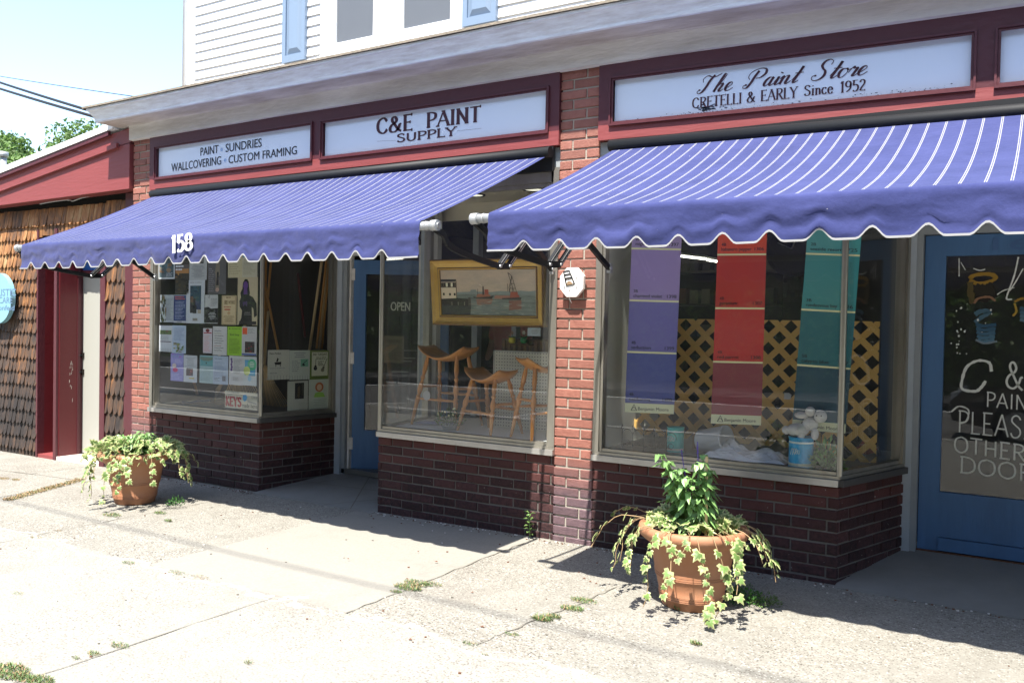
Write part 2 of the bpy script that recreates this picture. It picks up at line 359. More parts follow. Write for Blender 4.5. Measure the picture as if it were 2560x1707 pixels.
mx = N.new('ShaderNodeMixShader'); L.new(mm_.outputs[0], mx.inputs[0]); L.new(m0.outputs[0], mx.inputs[1]); L.new(gl.outputs[0], mx.inputs[2])
L.new(mx.outputs[0], N['Material Output'].inputs[0]); M['glass'] = g

def node_mat(name):
    m = bpy.data.materials.new(name); m.use_nodes = True; M[name] = m; nt = m.node_tree; return m, nt.nodes, nt.links, nt.nodes['Principled BSDF']
def math_(N, L, op, a, b=None, c=None):
    n = N.new('ShaderNodeMath'); n.operation = op
    for i, v in enumerate((a, b, c)):
        if v is None: continue
        if isinstance(v, (int, float)): n.inputs[i].default_value = v
        else: L.new(v, n.inputs[i])
    return n.outputs[0]
def mixc(N, L, f, a, b, mode='MIX'):
    n = N.new('ShaderNodeMix'); n.data_type = 'RGBA'; n.blend_type = mode
    for i, v in ((0, f), (6, a), (7, b)):
        if isinstance(v, (int, float)): n.inputs[i].default_value = v
        elif isinstance(v, tuple): n.inputs[i].default_value = (*v, 1)
        else: L.new(v, n.inputs[i])
    return n.outputs[2]
def noise(N, L, vec, sc, det=6, rough=.6):
    n = N.new('ShaderNodeTexNoise'); n.inputs['Scale'].default_value = sc; n.inputs['Detail'].default_value = det; n.inputs['Roughness'].default_value = rough
    if vec is not None: L.new(vec, n.inputs[0])
    return n.outputs[0]
def ramp(N, L, v, *stops):
    n = N.new('ShaderNodeValToRGB'); e = n.color_ramp.elements
    e[0].position, e[1].position = stops[0][0], stops[1][0]; e[0].color = (*stops[0][1], 1); e[1].color = (*stops[1][1], 1)
    for p, c in stops[2:]: q = e.new(p); q.color = (*c, 1)
    L.new(v, n.inputs[0]); return n.outputs[0]
def bump(N, L, b, h, s, d=.02):
    n = N.new('ShaderNodeBump'); n.inputs['Strength'].default_value = s; n.inputs['Distance'].default_value = d; L.new(h, n.inputs['Height']); L.new(n.outputs[0], b.inputs['Normal'])

# glazed dark maroon brick of the low walls (upper courses redder than the sooty lower ones, a change of brick in the place itself)
m_, N, L, b = node_mat('brick_dark'); ge = N.new('ShaderNodeNewGeometry'); sx = N.new('ShaderNodeSeparateXYZ'); L.new(ge.outputs['Position'], sx.inputs[0])
zz = math_(N, L, 'ADD', sx.outputs[2], math_(N, L, 'MULTIPLY', math_(N, L, 'SUBTRACT', ge.outputs['Random Per Island'], .5), .16))
zz = math_(N, L, 'ADD', zz, math_(N, L, 'MULTIPLY', math_(N, L, 'SUBTRACT', noise(N, L, ge.outputs['Position'], 5), .5), .2))
cr = ramp(N, L, zz, (.18, (.020, .012, .014)), (.52, (.078, .025, .020)), (.36, (.036, .015, .015)))
n_ = noise(N, L, ge.outputs['Position'], 34, 5, .7)
cr = mixc(N, L, ramp(N, L, n_, (.35, (0, 0, 0)), (.75, (1, 1, 1))), cr, (.075, .032, .031))
mr = N.new('ShaderNodeMapRange'); mr.inputs['To Min'].default_value = .72; mr.inputs['To Max'].default_value = 1.25; L.new(ge.outputs['Random Per Island'], mr.inputs[0])
cr = mixc(N, L, 1., cr, mr.outputs[0], 'MULTIPLY')
sp = ramp(N, L, noise(N, L, ge.outputs['Position'], 55, 2), (.715, (0, 0, 0)), (.75, (.8, .8, .8)))
cr = mixc(N, L, sp, cr, (.35, .33, .31))
L.new(cr, b.inputs['Base Color']); b.inputs['Roughness'].default_value = .75; b.inputs['Specular IOR Level'].default_value = .25; bump(N, L, b, noise(N, L, ge.outputs['Position'], 90), .3)
# pier brick: orange red above, the same dark brick below
m_, N, L, b = node_mat('brick_pier'); ge = N.new('ShaderNodeNewGeometry'); sx = N.new('ShaderNodeSeparateXYZ'); L.new(ge.outputs['Position'], sx.inputs[0])
zz = math_(N, L, 'ADD', sx.outputs[2], math_(N, L, 'MULTIPLY', math_(N, L, 'SUBTRACT', ge.outputs['Random Per Island'], .5), .07))
zz = math_(N, L, 'ADD', zz, math_(N, L, 'MULTIPLY', math_(N, L, 'SUBTRACT', noise(N, L, ge.outputs['Position'], 7), .5), .14))
red = ramp(N, L, noise(N, L, ge.outputs['Position'], 26, 6, .7), (.3, (.225, .080, .058)), (.7, (.305, .125, .092)))
cr = mixc(N, L, ramp(N, L, zz, (.30, (0, 0, 0)), (.58, (1, 1, 1))), ramp(N, L, n2 := noise(N, L, ge.outputs['Position'], 30, 6, .7), (.3, (.085, .05, .06)), (.7, (.16, .10, .11))), red)
mr = N.new('ShaderNodeMapRange'); mr.inputs['To Min'].default_value = .80; mr.inputs['To Max'].default_value = 1.12; L.new(ge.outputs['Random Per Island'], mr.inputs[0])
cr = mixc(N, L, 1., cr, mr.outputs[0], 'MULTIPLY')
L.new(cr, b.inputs['Base Color']); b.inputs['Roughness'].default_value = .7; bump(N, L, b, noise(N, L, ge.outputs['Position'], 110), .35)

# awning fabric: violet blue canvas with paired pale pinstripes; plain variant for the valance
def fabric(name, stripes):
    m_, N, L, b = node_mat(name); ge = N.new('ShaderNodeNewGeometry'); sx = N.new('ShaderNodeSeparateXYZ'); L.new(ge.outputs['Position'], sx.inputs[0])
    n1 = noise(N, L, ge.outputs['Position'], 3.5, 10, .72); base = ramp(N, L, n1, (.3, (.031, .038, .120)), (.7, (.052, .061, .178)))
    n3 = noise(N, L, ge.outputs['Position'], 25, 6, .8); base = mixc(N, L, ramp(N, L, n3, (.62, (0, 0, 0)), (.8, (.45, .45, .45))), base, (.12, .125, .21))
    if stripes:
        u = N.new('ShaderNodeUVMap').outputs[0]; su = N.new('ShaderNodeSeparateXYZ'); L.new(u, su.inputs[0])
        f = math_(N, L, 'FRACT', math_(N, L, 'MULTIPLY', su.outputs[0], 1/.0865))
        a = math_(N, L, 'ABSOLUTE', math_(N, L, 'SUBTRACT', f, .5))  # 0 at stripe centre
        s = math_(N, L, 'MULTIPLY', math_(N, L, 'LESS_THAN', a, .066), math_(N, L, 'GREATER_THAN', a, .020))
        base = mixc(N, L, s, base, (.29, .29, .29))
    sp = ramp(N, L, noise(N, L, ge.outputs['Position'], 48, 2), (.775, (0, 0, 0)), (.79, (1, 1, 1))); base = mixc(N, L, sp, base, (.5, .5, .52))
    L.new(base, b.inputs['Base Color']); b.inputs['Roughness'].default_value = .85; b.inputs['Specular IOR Level'].default_value = .06; b.inputs['Sheen Weight'].default_value = .15
    bump(N, L, b, noise(N, L, ge.outputs['Position'], 9, 5), .25, .03)
    t = N.new('ShaderNodeBsdfTranslucent'); L.new(base, t.inputs[0]); ms = N.new('ShaderNodeMixShader'); ms.inputs[0].default_value = .12
    L.new(b.outputs[0], ms.inputs[1]); L.new(t.outputs[0], ms.inputs[2]); L.new(ms.outputs[0], N['Material Output'].inputs[0])
fabric('awning_stripe', True); fabric('awning_plain', False)
mat('binding', (.34, .34, .34), .8, var=.5, vscale=8)

# weathered fish-scale shingles
m_, N, L, b = node_mat('shingle'); ge = N.new('ShaderNodeNewGeometry'); sx = N.new('ShaderNodeSeparateXYZ'); L.new(ge.outputs['Position'], sx.inputs[0])
mp = N.new('ShaderNodeMapping'); mp.inputs['Scale'].default_value = (34, 34, 3.2); L.new(ge.outputs['Position'], mp.inputs[0])
grain = noise(N, L, mp.outputs[0], 1., 8, .7); big = noise(N, L, ge.outputs['Position'], 1.7, 4, .5)
v = math_(N, L, 'ADD', math_(N, L, 'MULTIPLY', big, .8), math_(N, L, 'MULTIPLY', grain, 1.05)); v = math_(N, L, 'ADD', v, math_(N, L, 'MULTIPLY', ge.outputs['Random Per Island'], .17))
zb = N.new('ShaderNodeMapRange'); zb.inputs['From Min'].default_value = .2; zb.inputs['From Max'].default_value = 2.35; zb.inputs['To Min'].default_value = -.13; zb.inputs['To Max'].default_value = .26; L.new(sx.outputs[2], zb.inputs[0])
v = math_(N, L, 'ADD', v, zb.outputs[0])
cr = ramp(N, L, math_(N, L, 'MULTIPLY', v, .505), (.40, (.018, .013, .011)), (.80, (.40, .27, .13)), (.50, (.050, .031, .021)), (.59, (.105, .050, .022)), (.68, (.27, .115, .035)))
L.new(cr, b.inputs['Base Color']); b.inputs['Roughness'].default_value = .75; bump(N, L, b, grain, .5, .01)

# pavement: exposed-aggregate concrete with smoother poured slab and worn patches
m_, N, L, b = node_mat('pavement'); ge = N.new('ShaderNodeNewGeometry'); P = ge.outputs['Position']; sx = N.new('ShaderNodeSeparateXYZ'); L.new(P, sx.inputs[0])
vo = N.new('ShaderNodeTexVoronoi'); vo.inputs['Scale'].default_value = 98; L.new(P, vo.inputs[0])
hs = N.new('ShaderNodeSeparateColor'); L.new(vo.outputs['Color'], hs.inputs[0])
stone = ramp(N, L, hs.outputs[0], (0., (.05, .045, .038)), (1., (.42, .405, .365)), (.18, (.115, .098, .078)), (.42, (.235, .222, .188)), (.70, (.175, .158, .135)))
cem = ramp(N, L, noise(N, L, P, 3.0, 10, .7), (.3, (.18, .172, .146)), (.7, (.26, .25, .216)))
edge = ramp(N, L, vo.outputs['Distance'], (.40, (1, 1, 1)), (.62, (0, 0, 0)))
wear = ramp(N, L, noise(N, L, P, 1.3, 6, .6), (.34, (.4, .4, .4)), (.60, (1, 1, 1)))
f = math_(N, L, 'MULTIPLY', edge, wear); ag = mixc(N, L, f, cem, stone)
smooth = ramp(N, L, noise(N, L, P, 60, 6, .7), (.3, (.215, .205, .178)), (.7, (.262, .25, .217)))
inx = math_(N, L, 'MULTIPLY', math_(N, L, 'GREATER_THAN', sx.outputs[0], -4.6), math_(N, L, 'LESS_THAN', sx.outputs[0], -2.99))
iny = math_(N, L, 'GREATER_THAN', sx.outputs[1], -1.92)
near = math_(N, L, 'MULTIPLY', inx, iny)
c0 = mixc(N, L, math_(N, L, 'MULTIPLY', near, .85), ag, smooth)
fr = math_(N, L, 'LESS_THAN', sx.outputs[1], math_(N, L, 'ADD', -1.93, 0.)); c0 = mixc(N, L, math_(N, L, 'MULTIPLY', fr, .30), c0, (.285, .275, .245))
st = ramp(N, L, noise(N, L, P, .9, 8, .65), (.33, (1, 1, 1)), (.47, (0, 0, 0))); c0 = mixc(N, L, math_(N, L, 'MULTIPLY', st, .4), c0, (.155, .137, .115))
el = math_(N, L, 'ABSOLUTE', math_(N, L, 'ADD', math_(N, L, 'ADD', sx.outputs[1], 2.36), math_(N, L, 'ADD', math_(N, L, 'MULTIPLY', sx.outputs[0], -.0), math_(N, L, 'MULTIPLY', noise(N, L, P, 2.2, 8, .6), -.80))))
el = math_(N, L, 'MULTIPLY', math_(N, L, 'LESS_THAN', el, .013), math_(N, L, 'GREATER_THAN', noise(N, L, P, 3.1), .42)); c0 = mixc(N, L, math_(N, L, 'MULTIPLY', el, .8), c0, (.40, .39, .36))
L.new(c0, b.inputs['Base Color']); b.inputs['Roughness'].default_value = .9; b.inputs['Specular IOR Level'].default_value = .25
hh = math_(N, L, 'ADD', math_(N, L, 'MULTIPLY', math_(N, L, 'SUBTRACT', 1., vo.outputs['Distance']), math_(N, L, 'SUBTRACT', 1., math_(N, L, 'MULTIPLY', near, .8))), math_(N, L, 'MULTIPLY', noise(N, L, P, 30), .6))
bump(N, L, b, hh, .5, .006)
mat('apron', (.22, .215, .195), .8, var=.6, vscale=3, var2=(.16, .155, .14), bump=.15, bscale=120)
mat('joint', (.17, .155, .125), .95, var=.6, vscale=25, bump=.5, bscale=80)
mat('joint_pale', (.40, .385, .34), .9, var=.3, vscale=15)
# ================================================================ SETTING
X, Yv, Z = V(1, 0, 0), V(0, 1, 0), V(0, 0, 1)
def gz(x): return interp(x, [-12, -9, -6.9, -4.4, -2.5, -1, 3], [-.10, -.08, -.032, -.018, 0, .012, .02])  # pavement height along the shopfront
xs_ = [-40, -12, -9, -6.9, -4.4, -2.5, -1, 3, 12]
mb = MB()
for i in range(len(xs_)-1):
    a, b = xs_[i], xs_[i+1]; mb.quad((a, -6.3, gz(a)), (b, -6.3, gz(b)), (b, 9, gz(b)), (a, 9, gz(a)))
tag(mb.build('pavement', M['pavement'], origin=(0, 0, 0)), kind='structure')
mb = MB(); mb.box(-40, 12, -6.45, -6.30, -.22, -.002)
tag(mb.build('kerb', M['old_white']), kind='structure')
mb = MB(); mb.quad((-80, -13.1, -.16), (60, -13.1, -.16), (60, -6.4, -.16), (-80, -6.4, -.16)); mb.add([], [])
tag(mb.build('road', M['asphalt'], origin=(0, -13, -.16)), kind='structure')
mb = MB()
for x in range(-20, 16, 6): mb.quad((x, -8.9, -.155), (x+.1, -8.9, -.155), (x+.1, -6.6, -.155), (x, -6.6, -.155))
mb.quad((-40, -12.9, -.155), (40, -12.9, -.155), (40, -12.7, -.155), (-40, -12.7, -.155))
tag(mb.build('road_marking', flat(225, 225, 220), origin=(0, -13, -.155)), kind='structure')
mb = MB(); mb.box(-80, 60, -15.6, -13.1, -.2, .0)
tag(mb.build('far_pavement', mat('far_concrete', (.05, .048, .045), .9), origin=(0, -14, 0)), kind='structure')
mb = MB(); mb.quad((-120, -120, -.3), (120, -120, -.3), (120, 120, -.3), (-120, 120, -.3))
tag(mb.build('ground', M['weed_green'], origin=(0, 0, -.3)), kind='structure')
# joints in the pavement
def wob(a, b, n, amp, z=.004):
    a = Vector(a); b = Vector(b); d = (b-a).normalized(); q = V(-d.y, d.x, 0)
    return [V(p.x, p.y, gz(p.x)+z) for p in [a.lerp(b, i/n)+q*random.uniform(-amp, amp) for i in range(n+1)]]
mb = MB()
for a, b, wd in (((-3.0, -1.93, 0), (-2.985, -.02, 0), .016), ((-7.35, -1.9, 0), (-7.5, -.3, 0), .022), ((-5.86, -1.9, 0), (-5.82, -.06, 0), .013), ((-2.2, -1.93, 0), (-2.02, -.75, 0), .014),
                 ((-3.55, -6.2, 0), (-3.5, -1.97, 0), .014), ((-1.1, -6.2, 0), (-1.0, -1.85, 0), .012), ((-9.4, -1.5, 0), (-7.4, -1.45, 0), .03), ((-9.3, -.62, 0), (-7.5, -.5, 0), .02), ((-8.4, -.6, 0), (-8.35, .1, 0), .016), ((-5.9, -6.2, 0), (-5.85, -1.97, 0), .012)):
    p = wob(a, b, 26, .012); mb.strip(p, [wd*.6*random.uniform(.2, 1.3) for _ in p], Z)
tag(mb.build('pavement_joint', M['joint'], origin=(-3, -1, 0)), kind='structure')
mb = MB()
p = wob((-12, -1.98, 0), (-5.2, -1.97, 0), 50, .015, .005)+wob((-5.1, -1.97, 0), (-3.3, -1.91, 0), 16, .012, .005)+wob((-3.2, -1.90, 0), (2, -1.72, 0), 40, .012, .005)
mb.strip(p, [random.uniform(.006, .034) for _ in p], Z)
# cracks and worn patches
mb = MB()
for px, py, rr in ():
    c = aZ(px, py); pts = []
    for k in range(14):
        a = 2*math.pi*k/14; q = rr*random.uniform(.6, 1.15); pts.append((c.x+q*math.cos(a)*1.2, c.y+q*math.sin(a)*.7, gz(c.x)+.004))
    mb.poly(pts)

# ================================================================ SHOP BUILDING
shop = thing('shop_building', (-2.7, 0, 0), 'two-bay brick and clapboard shop building with maroon sign band, blue doors and big display windows', 'building')
XL0, XL1, XP0, XP1, XE = -7.61, -7.325, -2.865, -2.57, 3.2
def brick_mesh(mb, p0, p1, z0, z1, depth=.09, bl=.203, h=.0677, j=.011, off=0., bmat=None, mmat=None, full_end=False, zbot=None):
    """courses of separate bricks between two plan points, counted down from z1; face is on the line p0-p1, body behind it"""
    a = V(p0[0], p0[1], 0); b = V(p1[0], p1[1], 0); L_ = (b-a).length; d = (b-a)/L_; n = V(d.y, -d.x, 0)  # towards the street
    k = 0; z = z1
    while z > z0+.012:
        zb = max(z-h+j, z0); s = off-(bl/2 if k % 2 else 0)
        while s < L_-.01:
            s0 = max(s, 0); s1 = min(s+bl-j, L_)
            if s1-s0 > .02:
                jt = random.uniform(-.0040, .0032); zj = random.uniform(-.0018, .0018)
                c = a+d*(s0+s1)/2-n*(depth/2-jt); c.z = (z+zb)/2+zj; e = .004
                hx, hz = (s1-s0)/2, (z-zb)/2
                vs = []
                for (ux_, uz_, uy_) in ((-1, -1, 0), (1, -1, 0), (1, 1, 0), (-1, 1, 0)): vs.append(c+d*ux_*hx+Z*uz_*hz-n*(depth/2))
                for (ux_, uz_) in ((-1, -1), (1, -1), (1, 1), (-1, 1)): vs.append(c+d*ux_*hx+Z*uz_*hz+n*(depth/2-e))
                for (ux_, uz_) in ((-1, -1), (1, -1), (1, 1), (-1, 1)): vs.append(c+d*ux_*(hx-e)+Z*uz_*(hz-e)+n*(depth/2))
                mb.add(vs, [(0, 1, 5, 4), (1, 2, 6, 5), (2, 3, 7, 6), (3, 0, 4, 7), (4, 5, 9, 8), (5, 6, 10, 9), (6, 7, 11, 10), (7, 4, 8, 11), (8, 9, 10, 11)], bmat)
            s += bl
        z -= h; k += 1
    r = .009
    aa = a+d*r-n*r; bb = b-d*r-n*r
    q = [aa, bb, bb-n*(depth-r), aa-n*(depth-r)]
    mb.prism([V(p.x, p.y, z0-.02) for p in q], (0, 0, z1-z0+.018), mmat)
def brickwall(name, segs, z0, z1, bm_, mm_, **k):
    mb = MB()
    for i, (p0, p1) in enumerate(segs): brick_mesh(mb, p0, p1, z0, z1, bmat=bm_, mmat=mm_, off=(0, -.06, 0)[i % 3] if len(segs) > 1 else k.get('off', 0), **{q: v for q, v in k.items() if q != 'off'})
    return mb.build(name, None, shop)
# piers, full height
for x0, x1 in ((XL0, XL1), (XP0, XP1)):
    mb = MB(); brick_mesh(mb, (x0, -.004), (x1, -.004), -.05, 3.215, bmat=M['brick_pier'], mmat=M['mortar'], off=0 if x0 > -5 else -.1)
    mb.build('brick_pier', None, shop)
# low walls under the windows
SB = .578
CL0, CL1 = V(-5.80, 0, 0), V(-5.65, .79, 0)     # left window corner and splay end
CM0, CM1 = V(-4.45, 0, 0), V(-4.60, .79, 0)     # middle window
CR0, CR1 = V(-.99, 0, 0), V(-.745, .79, 0)      # right window
brickwall('low_wall', [((XL1, 0), CL0), (CL0, CL1)], -.06, SB, M['brick_dark'], M['mortar_dark'])
brickwall('low_wall', [((CM1.x, CM1.y), CM0), (CM0, (XP0, 0))], -.05, SB, M['brick_dark'], M['mortar_dark'])
brickwall('low_wall', [((XP1, 0), CR0), (CR0, CR1)], -.03, SB, M['brick_dark'], M['mortar_dark'])
# raised alcove floors
def apron(x0, x1, y1, zr, name='alcove_floor'):
    mb = MB(); ya = -.06; za = gz((x0+x1)/2)+.006
    mb.prism([(x0, ya, za), (x1, ya, za), (x1-.0, y1, za+zr), (x0+.0, y1, za+zr)], (0, 0, -.12), M['apron'])
    def P(u, v): return V(lerp(x0, x1, u), lerp(ya, y1, v), za+zr*v+.003)
    if name == 'alcove_floor' and x1 < -3:
        for a, b in (((.32, 1), (.83, .0)), ((.0, .45), (1, .52)), ((.62, .0), (1, .52)), ((0, .1), (.32, .75)), ((.0, .86), (1, .86))):
            q = [P(*a).lerp(P(*b), i/8) for i in range(9)]; mb.strip(q, [.009]*9, Z, M['joint'])
    return mb.build(name, None, shop)
apron(-5.80, -4.45, 1.0, .085); apron(-.99, .8, 1.0, .085)

# aluminium sills and window frames
ZS0, ZS1, ZG, ZH = .583, .622, .668, 2.47
def sill_seg(mb, a, b, mm, out=.028):
    d = (b-a).normalized(); n = V(d.y, -d.x, 0)
    q = [a+n*out, b+n*out, b-n*.06, a-n*.06]; mb.prism([V(p.x, p.y, ZS0) for p in q], (0, 0, ZS1-ZS0), mm)
    q = [a+n*.008, b+n*.008, b-n*.055, a-n*.055]; mb.prism([V(p.x, p.y, ZS1+.001) for p in q], (0, 0, .02), M['alu'])
    q = [a-n*.006, b-n*.006, b-n*.05, a-n*.05]; mb.prism([V(p.x, p.y, ZS1+.022) for p in q], (0, 0, .022), M['alu'])
def window(segs, end_l=True, end_r=True, sillm=('alu_sill', 'dark')):
    fr = MB(); si = MB()
    for i, (a, b) in enumerate(segs):
        d = (b-a).normalized(); n = V(d.y, -d.x, 0); L_ = (b-a).length
        sill_seg(si, a, b, M['alu_sill'] if abs(d.y) < .3 else M['dark_sill'])
        # head
        q = [a+n*.0, b+n*.0, b-n*.06, a-n*.06]; fr.prism([V(p.x, p.y, ZH) for p in q], (0, 0, .10), M['alu'])
        q = [a-n*.01, b-n*.01, b-n*.05, a-n*.05]; fr.prism([V(p.x, p.y, ZH-.03) for p in q], (0, 0, .028), M['alu'])
        g = MB(); g0 = a+d*.012; g1 = b-d*.012
        q = [g0-n*.028, g1-n*.028, g1-n*.034, g0-n*.034]; g.prism([V(p.x, p.y, ZG-.006) for p in q], (0, 0, ZH-ZG+.01)); g.build('window_pane', M['glass'], shop)
    # posts: end jambs wide, corner post slim
    def post(p, d, wdt, o=0.006):
        n = V(d.y, -d.x, 0); q = [p+n*o-d*wdt/2, p+n*o+d*wdt/2, p-n*.06+d*wdt/2, p-n*.06-d*wdt/2]
        fr.prism([V(v.x, v.y, ZS1+.02) for v in q], (0, 0, ZH-ZS1+.06), M['alu'])
    for i, (a, b) in enumerate(segs):
        d = (b-a).normalized()
        if i == 0 and end_l: post(a+d*.022, d, .044, .010); post(a+d*.055, d, .018, .0)
        if i == len(segs)-1 and end_r: post(b-d*.022, d, .044, .010); post(b-d*.055, d, .018, .0)
        if i < len(segs)-1:
            d2 = (segs[i+1][1]-segs[i+1][0]).normalized(); fr.lathe(V(b.x, b.y, ZS1+.02)-V(d.y, -d.x, 0)*.012, [(.018, 0), (.018, ZH-ZS1)], M['alu'], 12)
    si.build('window_sill', None, shop); fr.build('window_frame', None, shop)
mat('dark_sill', (.07, .065, .06), .5, metal=.2)
window([(V(XL1, 0, 0), CL0), (CL0, CL1)])
window([(CM1, CM0), (CM0, V(XP0, 0, 0))])
window([(V(XP1, 0, 0), CR0), (CR0, CR1)])

# display decks and their back rooms
def deck(pts, mm, z=.655):
    mb = MB(); mb.prism([V(x, y, z) for x, y in pts], (0, 0, -.04), mm); mb.build('display_deck', None, shop)
deck([(XL1+.0, .065), (CL0.x-.075, .065), (CL1.x-.075, .76), (CL1.x-.075, 1.2), (XL1, 1.2)], M['deck_dark'])
deck([(CM0.x+.075, .065), (XP0, .065), (XP0, 1.15), (CM1.x+.075, 1.15), (CM1.x+.075, .76)], M['deck_white'])
deck([(XP1, .065), (CR0.x-.075, .065), (CR1.x-.075, .76), (CR1.x-.075, 1.25), (XP1, 1.25)], M['deck_dark'])
mb = MB()
for b_ in ((-7.6, 3.2, 7.0, 7.1, -.05, 2.9), (-7.6, -7.5, .1, 7, -.05, 2.9), (3.2, 3.3, .1, 7, -.05, 3.4), (-2.66, -2.60, .08, 1.0, .05, 2.8)): mb = MB(); mb.box(*b_, M['inside_wall']); mb.build('interior_wall', None, shop)
mb = MB(); mb.box(XL0+.01, XE+.1, .12, 7.2, 3.40, 3.47, M['inside_dark']); mb.build('roof_slab', None, shop)
for x0, x1 in ((XL1, XP0), (XP1, XE)): mb = MB(); mb.box(x0, x1, .02, .06, 2.571, 2.71, M['grey_paint']); mb.build('transom_board', None, shop)
mb = MB(); mb.box(-7.5, 3.2, 1.05, 7, .04, .10, M['inside_dark']); mb.build('interior_floor', None, shop)
mb = MB(); mb.box(-7.5, 3.2, .95, 7, 2.76, 2.82, M['inside_dark']); mb.build('interior_ceiling', None, shop)
# soffit above the display windows and alcoves
mb = MB(); mb.box(-7.32, -2.87, .065, .94, 2.52, 2.56, M['inside_ceiling']); mb.box(-2.60, 3.0, .065, .94, 2.52, 2.56, M['inside_ceiling'])
mb.box(-7.32, -2.87, .94, .96, 2.38, 2.76, M['inside_ceiling']); mb.box(-2.60, 3.0, .94, .96, 2.38, 2.76, M['inside_ceiling']); mb.build('display_soffit', None, shop)
# pale upright at the back of the middle window and grey curtain wall of the right window
mb = MB(); mb.box(-4.545, -4.50, .80, .86, .655, 2.52, M['white_alu']); mb.box(-4.30, -4.24, 1.05, 1.12, .655, 2.52, M['grey_paint']); mb.box(-3.98, -3.93, 1.2, 1.27, .655, 2.52, M['grey_paint']); mb.build('partition_post', None, shop)
mb = MB(); mb.box(XP1+.01, XP1+.03, .07, .80, .655, 2.52, mat('partition_grey', (.58, .58, .53), .7, var=.3)); mb.box(XP1+.03, XP1+.14, .80, .82, .655, 2.52, M['partition_grey']); mb.build('side_partition', None, shop)

# doors
def door(hx, hy, wd, zb, zt, ang, mirror=1, rail=.33, stile=.115, top=.125, seed=1):
    """glazed shop door, hinge on the left, opening inwards by ang"""
    d = thing('door', (hx, hy, zb)); d.parent = shop; d.location = V(hx, hy, zb)-wloc(shop); WL[d.name] = V(hx, hy, zb)
    ux = V(math.cos(ang), math.sin(ang), 0); uy = V(-ux.y, ux.x, 0); h = zt-zb
    def bx(mb, u0, u1, z0, z1, y0=-.022, y1=.022, mm=None):
        c = V(hx, hy, zb)+ux*(u0+u1)/2+uy*(y0+y1)/2+Z*(z0+z1)/2
        mb.obox(c, ux*(u1-u0)/2, uy*(y1-y0)/2, Z*(z1-z0)/2, mm)
    return d, ux, uy, bx
# left door, standing ajar
h1x, h1y, z1b, z1t, w1 = -5.515, .87, .085, 2.055, .90
ANG1 = R(28)
mb = MB(); ux1 = V(math.cos(ANG1), math.sin(ANG1), 0); uy1 = V(-ux1.y, ux1.x, 0); o1 = V(h1x, h1y, z1b)
def bx1(mb, u0, u1, z0, z1, y0=-.022, y1=.022, mm=None):
    mb.obox(o1+ux1*(u0+u1)/2+uy1*(y0+y1)/2+Z*(z0+z1)/2, ux1*(u1-u0)/2, uy1*(y1-y0)/2, Z*(z1-z0)/2, mm)
H1 = z1t-z1b
bx1(mb, 0, .115, 0, H1); bx1(mb, w1-.115, w1, 0, H1); bx1(mb, .115, w1-.115, 0, .38); bx1(mb, .115, w1-.115, H1-.13, H1)
door1 = mb.build('door', M['door_blue'], shop)
mb = MB(); bx1(mb, .115, w1-.115, .38, H1-.13, -.003, .003); mb.build('door_pane', M['glass'], door1)
mb = MB()
for zz in (.2, 1.0, 1.78): mb = MB(); bx1(mb, -.02, .012, zz, zz+.11, -.03, -.018); mb.build('hinge', M['old_white'], door1)
mb = MB(); bx1(mb, w1-.09, w1-.03, .95, 1.12, -.04, -.022); bx1(mb, w1-.075, w1-.055, .98, 1.09, -.075, -.04); mb.build('handle', M['steel'], door1)
mb = MB(); lx = aY(975, 765, .95); 
def on1(u, z): return o1+ux1*u+Z*z-uy1*.005
dA, dB = at(800+478/2.703, 560+585/2.703, uy1, o1), at(800+608/2.703, 560+585/2.703, uy1, o1); sans(mb, 'OPEN', V(dA.x, dA.y, dA.z)-uy1*.006, ux1, Z, (dB-dA).dot(ux1), .085, flat(205, 205, 190), .002)
u_ = (dA-o1).dot(ux1)
for k, zz in enumerate((1.13, 1.06, 1.03, .93)): mb.add([on1(u_+.02*(k % 2), zz), on1(u_+.27-.03*k, zz), on1(u_+.27-.03*k, zz+.010), on1(u_+.02*(k % 2), zz+.010)], [(0, 1, 2, 3)], flat(130, 132, 120))
mb.build('door_lettering', None, door1)
# left door jambs and header
mb = MB(); mb.box(-5.655, -5.585, .775, .84, .03, 2.50, M['jamb_blue_grey']); mb.box(-5.585, -5.545, .80, .86, .03, 2.50, M['grey_paint']); mb.box(-5.54, -5.52, .83, .87, .05, 2.1, M['old_white'])
mb.box(-4.66, -4.60, .775, .84, .03, 2.50, M['jamb_blue_grey']); mb.box(-4.70, -4.66, .80, .86, .03, 2.50, M['white_alu'])
mb.box(-5.585, -4.66, .78, .85, 2.09, 2.16, M['white_alu']); mb.box(-5.585, -4.66, .79, .83, 2.16, 2.50, M['inside_dark'])
mb.build('door_frame', None, shop)
mb = MB(); mb.box(-5.6, -4.6, .8, 1.05, .06, .105, M['deck_dark']); mb.build('threshold', None, shop)
# right door, closed
o2 = V(-.665, .87, .10); W2 = 1.0; H2 = 1.995
mb = MB()
mb.box(-.665, -.545, .85, .895, .10, 2.095); mb.box(.25, .37, .85, .895, .10, 2.095); mb.box(-.545, .25, .85, .895, .19, .475); mb.box(-.545, .25, .85, .895, 1.965, 2.095); mb.box(-.545, .25, .838, .897, .105, .186)
door2 = mb.build('door', M['door_blue'], shop)
mb = MB(); mb.box(-.545, .25, .868, .874, .475, 1.965); mb.build('door_pane', M['glass'], door2)
mb = MB(); mb.box(.28, .33, .82, .85, .98, 1.14); mb.tube([(.30, .82, 1.04), (.30, .78, 1.04), (.27, .77, 1.04), (.23, .77, 1.04)], .011); mb.build('handle', M['steel'], door2)
mb = MB(); sans(mb, '160', (-.29, .847, 1.995), X, Z, .34, .075, mat('number_blue', (.05, .12, .27), .5), .002); mb.build('house_number', None, door2)
